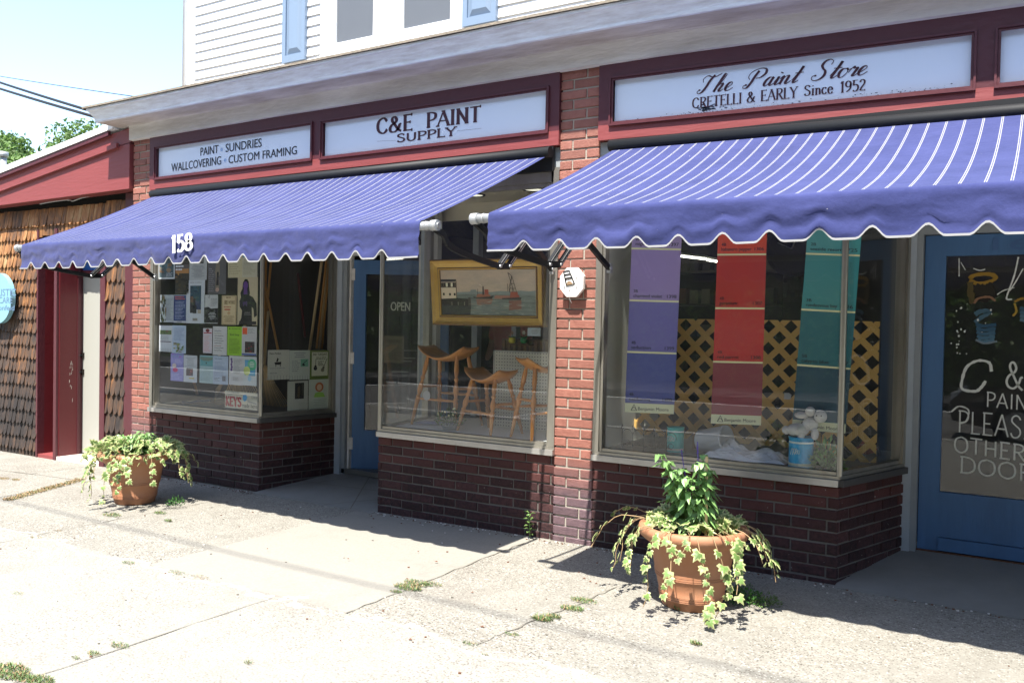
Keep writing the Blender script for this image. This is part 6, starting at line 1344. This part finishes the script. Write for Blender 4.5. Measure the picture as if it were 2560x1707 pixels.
# tins, bucket, sheet, toy, plant, wire fence
def tin(c, r, h, body, label, light=False):
    root = thing('paint_can', c, label, 'paint can', 'paint cans in the right window'); mb = MB(); mb.lathe(c, [(0, 0), (r, 0), (r, .006), (r*.97, .010), (r*.97, h-.012), (r*1.02, h-.006), (r*1.02, h), (r*.9, h), (r*.88, h-.006), (0, h-.006)], body, 32); mb.build('tin', None, root)
    mb = MB()
    for z0, z1, mm in ((.012, h*.16, M['cream_label']), (h*.80, h*.86, flat(210, 220, 215))):
        n = 24; vs = []
        for i in range(n+1):
            a = math.pi+i*math.pi/n; vs += [Vector(c)+V(r*.975*math.cos(a), r*.975*math.sin(a), z0), Vector(c)+V(r*.975*math.cos(a), r*.975*math.sin(a), z1)]
        mb.add(vs, [(2*i, 2*i+2, 2*i+3, 2*i+1) for i in range(n)], mm, True)
    cc = Vector(c)+V(-r*.35, -r*.93, h*.55)
    for k in range(3): mb.tube(smoothline([cc+V(-.02+.012*k, 0, -.02), cc+V(-.01+.012*k, -.003, .02), cc+V(.005+.012*k, -.004, -.015), cc+V(.02+.008*k, -.002, .012)], 4), .0018, flat(215, 225, 220), 5)
    mb.build('label', None, root); return root
tin(V(-2.08, .245, .656), .057, .165, M['teal_can'], 'teal paint can on the left of the display deck')
cb = V(-1.235, .12, .656); tin(cb, .073, .185, M['blue_can'], 'bright blue paint can under the white plush toy')
root = thing('plush_toy', cb+V(.01, 0, .19), 'white plush rabbit lying on top of the blue paint can', 'toy'); mb = MB()
def blob(mb, c, r, mm, sx_=1, sz_=1, n=16): mb.lathe(c, [(r*sx_*math.sin(t*math.pi/10), -r*sz_*math.cos(t*math.pi/10)) for t in range(11)], mm, n)
c = wloc(root); blob(mb, c+V(-.03, -.01, .035), .045, M['fur_white'], 1.5, .9); blob(mb, c+V(.04, 0, .075), .042, M['fur_white'], 1.1, 1); blob(mb, c+V(.10, -.01, .125), .038, M['fur_white']); blob(mb, c+V(.04, -.01, .15), .03, M['fur_white'], 1, 1); blob(mb, c+V(-.01, -.01, .125), .026, M['fur_white'], 1.6, .8); blob(mb, c+V(-.095, -.02, .03), .026, M['fur_white']); blob(mb, c+V(.075, -.03, .02), .028, M['fur_white'], .8, 1.3); blob(mb, c+V(0, -.05, .005), .024, M['fur_white'], .9, 1.4)
for u in (.085, .112): blob(mb, c+V(u, -.046, .132), .004, M['dark_metal'])
mb.build('body', None, root)
root = thing('window_plant', V(-1.09, .13, .656), 'small dark leafy plant right of the blue paint can', 'plant'); mb = MB(); bushlet(mb, wloc(root), .085, .17, 330, .030, .013, M['leaf_shrub'], .2) if False else bushlet(mb, wloc(root), .085, .17, 130, .06, .024, M['leaf_salvia'], .2); bushlet(mb, wloc(root)+V(.06, -.01, 0), .05, .08, 120, .026, .012, M['leaf_ivy'], .2); mb.build('foliage', None, root); mb = MB(); mb.tube([wloc(root), wloc(root)+V(0, 0, .14)], .004, M['bark'], 5); mb.build('stem', None, root)
# bucket lying on its side with crumpled plastic sheet
bc = rp(760, 1262, .34); bc.z = .656+.085
root = thing('white_bucket', V(bc.x, bc.y, .656), 'white plastic bucket lying on its side behind the plastic sheet', 'bucket'); mb = MB(); mb.lathe(bc, [(0, -.09), (.070, -.09), (.074, -.085), (.088, .10), (.092, .10), (.092, .115), (.084, .115), (.070, -.08), (0, -.08)], flat(205, 208, 214, .4), 30, True, Matrix.Rotation(R(80), 4, 'Y') @ Matrix.Rotation(R(12), 4, 'X')); mb.build('pail', None, root)
mb = MB(); NX, NY = 46, 22; vs = []
random.seed(21); ph = [(random.uniform(3, 26), random.uniform(3, 26), random.uniform(0, 6.3), random.uniform(.3, 1)) for _ in range(12)]
for j in range(NY+1):
    for i in range(NX+1):
        u, v = i/NX, j/NY; x = lerp(-1.86, -1.33, u); y = lerp(.11, .40, v)+.02*math.sin(u*9); e = min(u, 1-u, v, 1-v)*5
        z = .660+min(1, e)*(.030+abs(sum(a*math.sin(p*u+q*v+r) for p, q, r, a in ph))*.018)*(1-.5*u)+.03*(v)*(1-u)*min(1, e); vs.append((x, y, z))
mb.add(vs, [(j*(NX+1)+i, j*(NX+1)+i+1, (j+1)*(NX+1)+i+1, (j+1)*(NX+1)+i) for j in range(NY) for i in range(NX)], M['plastic_sheet'], False); tag(mb.build('plastic_sheet'), 'crumpled clear plastic drop sheet on the deck beside the bucket', 'sheet')
mb = MB(); q = rp(690, 1250, .5); mb.obox(q+V(0, 0, -.05), (.035, 0, .01), (0, .03, 0), (-.01, 0, .09), flat(130, 96, 52)); tag(mb.build('cardboard_piece'), 'small upright brown cardboard piece left of the bucket', 'cardboard')
root = thing('wire_fence', V(-2.30, .16, .656), 'low black wire garden edging standing in the left of the right window', 'edging'); mb = MB()
for k in range(5):
    x = -2.43+k*.078; mb.tube([(x, .16, .656), (x, .16, .80)], .0025, M['dark_metal'], 5); mb.tube([(x+.039*(1-math.cos(t*math.pi/8)), .16, .745+.045*math.sin(t*math.pi/8)) for t in range(9)], .002, M['dark_metal'], 5); mb.poly([(x-.007, .158, .80), (x, .158, .79), (x+.007, .158, .80), (x, .158, .822)], M['dark_metal'])
    mb.tube([(x+.039+.018*math.cos(t*.7), .16, .70+.018*math.sin(t*.7)) for t in range(10)], .0016, M['dark_metal'], 5)
mb.build('hoop', None, root); mb = MB(); mb.tube([(-2.44, .16, .685), (-2.08, .16, .685)], .002, M['dark_metal'], 5); mb.build('rail', None, root)
root = thing('wall_clock', rp(1212, 185, 4.4), 'dark round clock hanging at the back of the shop', 'clock'); c = wloc(root); mb = MB(); rot = Matrix.Rotation(R(90), 4, 'X'); mb.lathe(c, [(0, .0), (.26, 0), (.29, .03), (.30, 0), (.30, -.03)], flat(52, 52, 54), 32, False, rot); mb.build('face', None, root); mb = MB(); mb.tube([c+V(0, -.04, 0), c+V(.05, -.04, .13)], .008, M['steel'], 5); mb.tube([c+V(0, -.04, 0), c+V(-.15, -.04, .07)], .006, M['steel'], 5); mb.build('hand', None, root)
mb = MB(); random.seed(5)
for k in range(34): 
    q = rp(1150+random.random()*150, 270+random.random()*170, 6.85); mb.obox(q, (.08*random.uniform(.7, 1.2), 0, 0), (0, .001, 0), (0, 0, .055), flat(*random.choice(((112, 110, 104), (84, 84, 84), (130, 126, 118), (96, 90, 80)))))
q0 = rp(1140, 440, 6.9); q1 = rp(1300, 260, 6.9); mb.box(q0.x, q1.x, 6.88, 6.92, q0.z-.1, q1.z+.1, M['inside_wall']); tag(mb.build('notice_wall'), 'dark back panel with a patchwork of small pale notes', 'notice board')
mb = MB(); 
for p in (((1500, 1290), (1545, 1330), (1600, 1330)), ((1560, 1330), (1600, 1375), (1680, 1350)), ((1600, 1330), (1640, 1290), (1690, 1340)), ((1640, 1280), (1690, 1300), (1700, 1380))): mb.tube(smoothline([rp(*q, .95) for q in p], 5), .005, flat(200, 200, 205), 6)
tag(mb.build('tangled_cable'), 'tangled white cord on the floor behind the narrow lattice', 'cable')
mb = MB(); mb.obox(rp(1610, 1310, 1.0), (.06, 0, .02), (0, .03, 0), (-.01, 0, .03), flat(150, 40, 36)); mb.obox(rp(1640, 1290, 1.05), (.05, 0, -.02), (0, .03, 0), (.01, 0, .015), flat(170, 60, 50)); tag(mb.build('red_box'), 'small red packet lying behind the narrow lattice', 'box')
# opposite side of the right window: white can-shaped stack of chips
for i, (x, y) in enumerate(((1185, 1008),)):
    mb = MB(); mb.prism([rp(1165, 1025, .59), rp(1200, 1025, .59), rp(1205, 1000, .59), rp(1190, 990, .59), rp(1165, 990, .59)], (0, .01, 0), flat(190, 194, 196)); tag(mb.build('paper_scrap'), 'small white paper scrap caught in the wide lattice', 'paper')

# ================================================================ POTS AND PLANTS ON THE PAVEMENT
def ivy_leaf(mb, p, d, nrm, s):
    d = Vector(d).normalized(); nrm = Vector(nrm).normalized(); sd = d.cross(nrm)
    if sd.length < .05: sd = d.cross(V(.3, .2, .9))
    sd.normalize(); nrm = sd.cross(d)
    out = [(0, .06), (.34, -.10), (.56, .20), (.34, .36), (.40, .62), (.17, .60), (0, 1.0), (-.17, .60), (-.40, .62), (-.34, .36), (-.56, .20), (-.34, -.10)]
    o = [p+sd*a*s+d*b*s+nrm*(-.10*abs(a)*s-.12*b*b*s) for a, b in out]; c = p+d*.34*s+nrm*.06*s
    i_ = [c.lerp(v, .66)+nrm*.002 for v in o]; n = len(o)
    mb.add([c]+i_, [(0, 1+k, 1+(k+1) % n) for k in range(n)], M['leaf_ivy']); mb.add(i_+o, [(k, n+k, n+(k+1) % n, (k+1) % n) for k in range(n)], M['leaf_ivy_edge'])
def pot(c, label, s=1.0):
    root = thing('terracotta_pot', c, label, 'plant pot', 'terracotta pots in front of the shop'); c = Vector(c)
    b, t, h = .156*s, .262*s, .425*s
    r = lambda z: lerp(b, .245*s, z/h)
    body = [(0, .0), (b*.94, 0), (b, .008*s)]
    for z0 in (.05, .062, .074): body += [(r(z0-.006)*1., z0-.006), (r(z0)+.005, z0), (r(z0+.006), z0+.006)]
    for z0 in (.165, .178, .191): body += [(r(z0-.0065), (z0-.0065)*s), (r(z0)+.005, z0*s), (r(z0+.0065), (z0+.0065)*s)]
    body += [(r(.33*s), .33*s), (r(.345*s)+.012*s, .345*s), (r(.36*s)+.022*s, .352*s), (.282*s, .375*s), (.290*s, .40*s), (.285*s, .422*s), (.268*s, .43*s), (.250*s, .42*s), (.238*s, .38*s)]
    mb = MB(); mb.lathe(c, body, M['terracotta'], 64); mb.build('pot_shell', None, root)
    mb = MB(); mb.lathe(c, [(.24*s, .385*s), (.15*s, .40*s), (0, .405*s)], M['soil'], 24); mb.build('soil', None, root); return root
def vine(mb, st, start, vel, n, step, grav, s, ground, c, rad):
    """trailing shoot: leaves along a falling path that stays outside the pot"""
    p = Vector(start); v = Vector(vel); pts = [p.copy()]
    for k in range(n):
        v = (v+V(random.uniform(-.42, .42), random.uniform(-.42, .42), -grav)).normalized(); q = p+v*step
        rr = V(q.x-c.x, q.y-c.y, 0); lim = lerp(.17, .30, min(1, max(0, (q.z-c.z)/.43)))+.02
        if q.z < c.z+.43 and rr.length < lim: rr = rr.normalized()*lim; q.x, q.y = c.x+rr.x, c.y+rr.y
        if q.z < ground+.03: q.z = ground+.03; v.z = 0
        o = V(q.x-c.x, q.y-c.y, 0).normalized(); p = q; pts.append(p.copy())
        if k > 0 and random.random() < .9:
            side = v.cross(Z); side = side.normalized() if side.length > .1 else V(1, 0, 0); sg = 1 if k % 2 else -1
            ld = (side*sg*random.uniform(.5, 1)+V(0, 0, -.6)+o*.3+v*.3); ivy_leaf(mb, p+o*.012, ld, o+V(0, -.2, .5)+rv()*.35, s*random.uniform(.45, 1.2)*(1-.3*k/n))
    if len(pts) > 2: st.tube(pts, .0022, M['weed_dry'], 4, False)
def plant_pot(c, seed, nv, stake, s=1.0, tall=True, labels=()):
    random.seed(seed); c = Vector(c); pot(c, labels[0], s)
    ivy = thing('ivy_plant', c+V(0, 0, .40*s), labels[1], 'ivy', 'variegated ivy spilling from the pots'); mb = MB(); st = MB(); ls = .064
    for _ in range(170 if tall else 340):   # cushion of leaves over the soil and rim
        a = random.uniform(0, 2*math.pi); r_ = math.sqrt(random.random())*(.235 if tall else .37)*s; q = c+V(r_*math.cos(a), r_*math.sin(a), .415*s+random.uniform(0, .055 if tall else .10)+.03*(1-r_/.3)-(max(0, r_-.27)*.6)); o = V(math.cos(a), math.sin(a), 0); ivy_leaf(mb, q, o+rv()*.6+V(0, 0, .1), V(0, 0, .55)+rv()*.55+V(.12, -.75, 0)+o*.2, ls*random.uniform(.6, 1.05))
    for k in range(nv):
        a = 2*math.pi*k/nv+random.uniform(-.2, .2); o = V(math.cos(a), math.sin(a), 0); ln = random.choice((2, 3, 4, 5, 7, 9)); vine(mb, st, c+o*.25*s+V(0, 0, .44*s), o+V(0, 0, .25), ln, .040, .34, ls, c.z, c, .3)
    for a, ln, g in ((R(-158), 9, .16), (R(178), 8, .12), (R(-15), 5, .5), (R(-35), 11, .42), (R(-2), 5, .45)) if tall else ((R(-165), 7, .4), (R(-10), 7, .35)):
        o = V(math.cos(a), math.sin(a), 0); vine(mb, st, c+o*.26*s+V(0, 0, .45*s), o+V(0, 0, .3), ln, .046, g, ls*.95, c.z, c, .3)
    for a, ln in ((R(-112), 11), (R(-66), 11), (R(-50), 8), (R(-135), 7)):
        o = V(math.cos(a), math.sin(a), 0); vine(mb, st, c+o*.28*s+V(0, 0, .43*s), o+V(0, 0, -.1), ln, .036, .7, ls*1.05, c.z, c, .3)
    mb.build('leaves', None, ivy).__setitem__('kind', 'stuff'); st.build('stems', None, ivy)
    sal = thing('salvia_plant', c+V(0, 0, .41*s), labels[2], 'plant'); mb = MB(); st = MB(); hh = .42 if tall else .17
    for k in range(16 if tall else 18):
        a = random.uniform(0, 6.28); b = c+V(.02+.05*math.cos(a), .05*math.sin(a), .41*s); hk = hh*random.uniform(.35, 1)**.8; lean = V(.075*math.cos(a)-.02, .06*math.sin(a)-(.40*hk if tall else 0), hk); tp = b+lean; q = smoothline([b, b.lerp(tp, .5)+V(0, 0, .01), tp], 5); st.tube(q, .003, M['leaf_salvia'], 5)
        nl = 8 if tall else 5
        for i in range(nl):
            t = (i+1)/nl; pos = b.lerp(tp, t)
            for m_ in range(4 if tall else 3):
                aa = m_*math.pi/2+i*.9+random.uniform(-.3, .3); L_ = lerp(.115, .055, t)*random.uniform(.5, 1.25); d = V(math.cos(aa), math.sin(aa), .25); w_ = .015 if tall else .013
                d1 = d.normalized(); p1 = pos+d1*L_*.45; d2 = (d1+V(0, 0, random.uniform(-2.2, -.5))).normalized(); sd = d1.cross(Z).normalized()
                mb.add([pos, p1+sd*w_, p1-sd*w_, p1-Z*.004+d2*L_*.3+sd*w_*.8, p1-Z*.004+d2*L_*.3-sd*w_*.8, p1+d2*L_*.75, p1-Z*.003], [(0, 1, 6), (0, 6, 2), (1, 3, 6), (6, 4, 2), (3, 5, 6), (6, 5, 4)], M['leaf_salvia'])
    mb.build('leaves', None, sal).__setitem__('kind', 'stuff'); st.build('stems', None, sal)
    if tall:
        for bx_, by_, z0, z1, wdt in ((.070, .04, .72, .89, .012), (-.10, -.02, .90, .99, .0), (-.02, .05, .78, .84, .006)):
            if not wdt: continue
            mb = MB(); by_ -= .17; mb.tube([c+V(bx_*.6, by_+.12, .5), c+V(bx_, by_, z0), c+V(bx_-.01, by_, z1)], .002, M['flower_purple'], 5)
            for k in range(int((z1-z0)/.0034)):
                a = k*2.4; z = z0+k*.0034; t_ = (z-z0)/(z1-z0); wq = wdt*(1.15-.75*t_)*random.uniform(.5, 1.25)
                if (k//5) % 2 and random.random() < .6: continue
                q = c+V(bx_-.01*t_, by_, z); leafquad(mb, q, V(math.cos(a), math.sin(a), random.uniform(-.4, .5)), Z, wq*1.5, .008, M['flower_purple'])
            mb.build('flower_spike', None, sal)
        mb = MB(); p0 = aY(1767, 1250, c.y-.13); p1 = aY(1767, 1141, c.y-.13); mb.obox((V(p0.x, p0.y, .42)+p1)/2, (.006, 0, 0), (0, .004, 0), ((V(p1.x, p1.y, p1.z)-V(p0.x, p0.y, .42))/2), M['wood_pale']); tag(mb.build('plant_stake'), 'thin pale wooden stake stuck in the right pot', 'stake')
        mb = MB(); p0 = aY(1618, 1330, c.y-.12); mb.obox(p0+V(0, 0, .035), (.006, 0, 0), (0, .001, 0), (0, 0, .055), flat(230, 226, 150)); tag(mb.build('plant_label'), 'small yellow white plant label at the left rim of the right pot', 'plant label')
plant_pot((-1.575, -.792, .006), 11, 21, True, 1.0, True, ('terracotta pot with rolled rim standing before the right window', 'variegated ivy trailing far out over the right terracotta pot', 'tall bushy salvia with purple flower spikes in the right pot'))
plant_pot((-6.302, -.856, -.026), 12, 22, False, .98, False, ('terracotta pot with rolled rim at the left end beneath the awning', 'variegated ivy cushion covering the rim of the left pot', 'low bright green leafy plant in the middle of the left pot'))
# sapling by the wall foot
c = aZ(1325, 1343, 0); root = thing('wall_seedling', c, 'small bright green seedling growing at the foot of the brick pier', 'weed'); mb = MB(); st = MB(); st.tube([c, c+V(.0, -.01, .09), c+V(-.006, -.02, .17)], .003, M['leaf_salvia'], 5)
random.seed(3)
for k in range(18):
    z = .02+.009*k; a = k*2.4; leafquad(mb, c+V(0, -.01, z), V(math.cos(a), math.sin(a)-.3, .3), Z, random.uniform(.035, .055), .03, M['weed_green'])
mb.build('leaves', None, root); st.build('stem', None, root)
# weeds in the joints
def weeds(name, spots, label, mm):
    mb = MB()
    for x, y, r, n, h in spots:
        for _ in range(n):
            a = random.uniform(0, 6.28); q = math.sqrt(random.random())*r; p = V(x+q*math.cos(a)*1.3, y+q*math.sin(a)*.7, gz(x)+.003); d = V(random.uniform(-.7, .7), random.uniform(-.7, .7), random.uniform(.3, 1)); leafquad(mb, p, d, Z, h*random.uniform(.4, 1.2), h*.22, random.choice(mm))
    o = mb.build(name, origin=(spots[0][0], spots[0][1], 0)); return tag(o, label, 'weeds', kind='stuff')
random.seed(9)
def sp(px, py, r, n, h): p = aZ(px, py); return (p.x, p.y, r, n, h)
G_, D_ = M['weed_green'], M['weed_dry']
weeds('weeds', [sp(1020, 1468, .07, 420, .020), sp(1045, 1458, .07, 420, .018), sp(990, 1478, .03, 120, .015), sp(1080, 1460, .05, 160, .014), sp(1430, 1525, .05, 200, .022), sp(1460, 1505, .06, 260, .018), sp(1355, 1550, .045, 260, .022), sp(1385, 1545, .035, 160, .02), sp(1280, 1588, .03, 120, .012), sp(1175, 1612, .03, 90, .012), sp(1740, 1616, .022, 110, .02),
               sp(1700, 1528, .03, 60, .04), sp(20, 1675, .09, 700, .022), sp(60, 1690, .05, 250, .018), sp(100, 1700, .06, 400, .02), sp(300, 1610, .04, 160, .014), sp(235, 1630, .03, 120, .014), sp(190, 1640, .02, 60, .012), sp(320, 1400, .04, 120, .012), sp(440, 1425, .05, 120, .012), sp(280, 1280, .07, 260, .018), sp(420, 1295, .03, 90, .02), sp(400, 1275, .05, 160, .018), sp(1210, 1640, .02, 40, .01), sp(620, 1655, .02, 60, .012), sp(45, 1475, .03, 60, .01)],
      'low green weeds growing in the pavement joints and beside the pots', [G_, G_, G_, D_])
weeds('dry_grass', [sp(20+12*k, 1238-int(3.4*k), .05, 150, .022) for k in range(16)]+[sp(40, 1184, .04, 160, .016), sp(10, 1180, .06, 200, .016), sp(90, 1335, .04, 120, .01), sp(500, 1437, .05, 120, .010), sp(145, 1318, .03, 60, .01)], 'dry brownish grass tufts along the pavement joint left of the pot', [D_, D_, D_, G_])
c = aZ(1865, 1515, 0); root = thing('creeping_weed', c, 'dark green creeping weed growing beside the right pot', 'weed'); mb = MB(); bushlet(mb, c+V(-.02, .03, .0), .11, .10, 420, .022, .009, M['leaf_shrub'], .3); bushlet(mb, c+V(.08, .06, 0), .09, .07, 240, .02, .009, M['weed_green'], .3); mb.build('leaves', None, root)
c = aZ(440, 1262, 0); root = thing('creeping_weed', c, 'small dark weed growing behind the left pot', 'weed'); mb = MB(); bushlet(mb, c, .07, .07, 160, .02, .009, M['leaf_shrub'], .3); mb.build('leaves', None, root)
# fallen leaves and crumbs
mb = MB(); random.seed(17)
for px, py, s in ((2285, 1465, .022), (2380, 1507, .03), (1090, 1405, .014), (870, 1398, .010), (1045, 1380, .008), (1025, 1600, .012), (1205, 1568, .012), (1180, 1482, .010), (2350, 1520, .018), (1890, 1590, .01), (668, 1373, .008), (1475, 1455, .010), (1460, 1447, .012), (1490, 1460, .009), (720, 1275, .010), (2420, 1500, .01)):
    c = aZ(px, py); mb.add([c+V(-s, 0, .004), c+V(0, -s*.45, .006), c+V(s, .1*s, .004), c+V(.1*s, s*.5, .010)], [(0, 1, 2, 3)], M['rust'])
for _ in range(620):
    x = random.uniform(-6, .1); y = random.uniform(-3, -.1) if _ < 170 else -.02-abs(random.gauss(0, .05)); x = x if _ < 170 or not -5.8 < x < -4.45 else x-1.5; s = random.uniform(.002, .006); c = V(x, y, gz(x)+.003); mb.obox(c, (s, s*.3, 0), (-s*.3, s*.7, 0), (0, 0, s*.5), random.choice((M['joint'], M['rust'], M['old_white'])))
tag(mb.build('leaf_litter', origin=(-2, -1, 0)), 'scattered dead leaves and grit on the pavement', 'litter', kind='stuff')
# ================================================================ TREES, STREET BEHIND THE CAMERA
def tree(name, base, h, cr, n, ls, label, group, mm, seed, clumps=26, low=.35):
    random.seed(seed); base = Vector(base); root = thing(name, base, label, 'tree', group); mb = MB()
    mb.tube([base, base+V(.05, 0, h*.35), base+V(-.05, .05, h*.7)], [.035*h, .025*h, .012*h], M['bark'], 10)
    cl = []
    for k in range(clumps):
        v = rv(); q = base+V(v.x*cr*.75, v.y*cr*.75, h*low+(h*(1-low))*.5*(1+v.z*.85)); cl.append((q, cr*random.uniform(.22, .42)))
        if k % 2 == 0: mb.tube([base+V(0, 0, h*random.uniform(.25, .55)), base.lerp(q, .7)+V(0, 0, .1), q], [.012*h, .007*h, .003*h], M['bark'], 6)
    mb.build('trunk', None, root); mb = MB()
    for _ in range(n):
        q, r = random.choice(cl); v = rv(); p = q+V(v.x, v.y, v.z*.75)*r*random.uniform(.55, 1.15); leafquad(mb, p, rv()+V(0, 0, -.3), rv(), ls*random.uniform(.7, 1.3), ls*.55, mm)
    mb.build('crown', None, root).__setitem__('kind', 'stuff'); return root
GT = 'trees rising behind the low building'
def tb(px, y): p = aY(px, 800, y); return V(p.x, y, 0)
tree('leafy_tree', tb(20, 9), 6.9, 2.2, 27000, .14, 'broad green tree top rising at the far left above the shed roof', GT, M['leaf_tree'], 31)
tree('leafy_tree', tb(150, 9), 7.0, 2.3, 27000, .14, 'green tree top in the middle above the shed roof', GT, M['leaf_tree'], 32)
tree('leafy_tree', tb(225, 10), 6.7, 2.0, 22000, .14, 'green tree top nearest the cornice above the shed roof', GT, M['leaf_tree'], 33)
# across the street: hedge, tree row and a parked car; seen only as reflections
random.seed(40)
for i in range(5): pass
mb = MB()
for _ in range(9000):
    p = V(random.uniform(-34, 26), -16.4+random.uniform(-.6, .6), random.uniform(0, 2.4)); leafquad(mb, p, rv(), rv(), .20, .12, M['leaf_tree'])
mb.box(-34, 26, -17.6, -17.0, 0, 2.2, M['leaf_dark'])
tag(mb.build('hedge', origin=(-4, -16, 0)), 'long leafy hedge across the street reflected in the shop glass', 'hedge', kind='stuff')
mb = MB()
for _ in range(9000):
    p = V(random.uniform(-60, 50), random.uniform(-26, -20), random.uniform(0, 1)**.8*15); leafquad(mb, p, rv(), rv(), .8, .5, M['leaf_dark'])
for k in range(22): x = -60+k*5; mb.lathe((x, -25, 0), [(0, 0), (3.4, 0), (4.0, 5), (3.4, 10), (1.5, 14), (0, 15)], M['leaf_dark'], 10)
tag(mb.build('woodland', origin=(-4, -23, 0)), 'dark wooded bank across the street reflected in the shop glass', 'woodland', kind='stuff')
car = thing('parked_car', (1.1, -8.2, -.16), 'dark saloon car parked at the kerb behind the viewer, reflected in the right door', 'car')
pf = [(-2.25, .35), (-2.28, .62), (-2.1, .80), (-1.35, .93), (-.75, 1.36), (.55, 1.42), (1.35, 1.05), (2.15, .98), (2.28, .62), (2.22, .33), (1.75, .26), (-1.8, .26)]
c0 = V(1.1, -8.2, -.16); mb = MB(); wv = {}
rows_ = []
for s_, k in ((-.86, .0), (-.90, 1), (.90, 1), (.86, .0)): rows_.append([c0+V(x, s_*(1 if z < 1.0 else .80), z if k or z < .5 else z-.03) for x, z in pf])
n = len(pf); vs = [p for r_ in rows_ for p in r_]; mb.add(vs, [(i*n+k, i*n+(k+1) % n, (i+1)*n+(k+1) % n, (i+1)*n+k) for i in range(3) for k in range(n)]+[tuple(range(n)), tuple(range(3*n, 4*n))[::-1]], M['car_paint'], False); mb.build('body', None, car)
mb = MB()
for s_ in (-1, 1): mb.poly([c0+V(x, s_*y, z) for x, y, z in ((-1.2, .88, .97), (-.72, .745, 1.30), (.5, .745, 1.35), (1.15, .87, 1.02))], M['car_glass'])
mb.build('window', None, car)
for x in (-1.4, 1.4):
    for s_ in (-1, 1): mb = MB(); mb.lathe(c0+V(x, s_*.80, .32), [(0, -.10), (.19, -.10), (.31, -.10), (.33, -.07), (.33, .07), (.31, .10), (.19, .10), (0, .10)], M['rubber'], 24, True, Matrix.Rotation(R(90), 4, 'X')); mb.lathe(c0+V(x, s_*.905, .32), [(0, .0), (.2, .0)], M['steel'], 16, False, Matrix.Rotation(R(90), 4, 'X')); mb.build('wheel', None, car)
for s_ in (-1, 1): mb = MB(); mb.obox(c0+V(-2.22, s_*.62, .70), (.06, 0, .02), (0, .16, 0), (0, 0, .06), flat(220, 225, 230, .2)); mb.build('headlight', None, car)
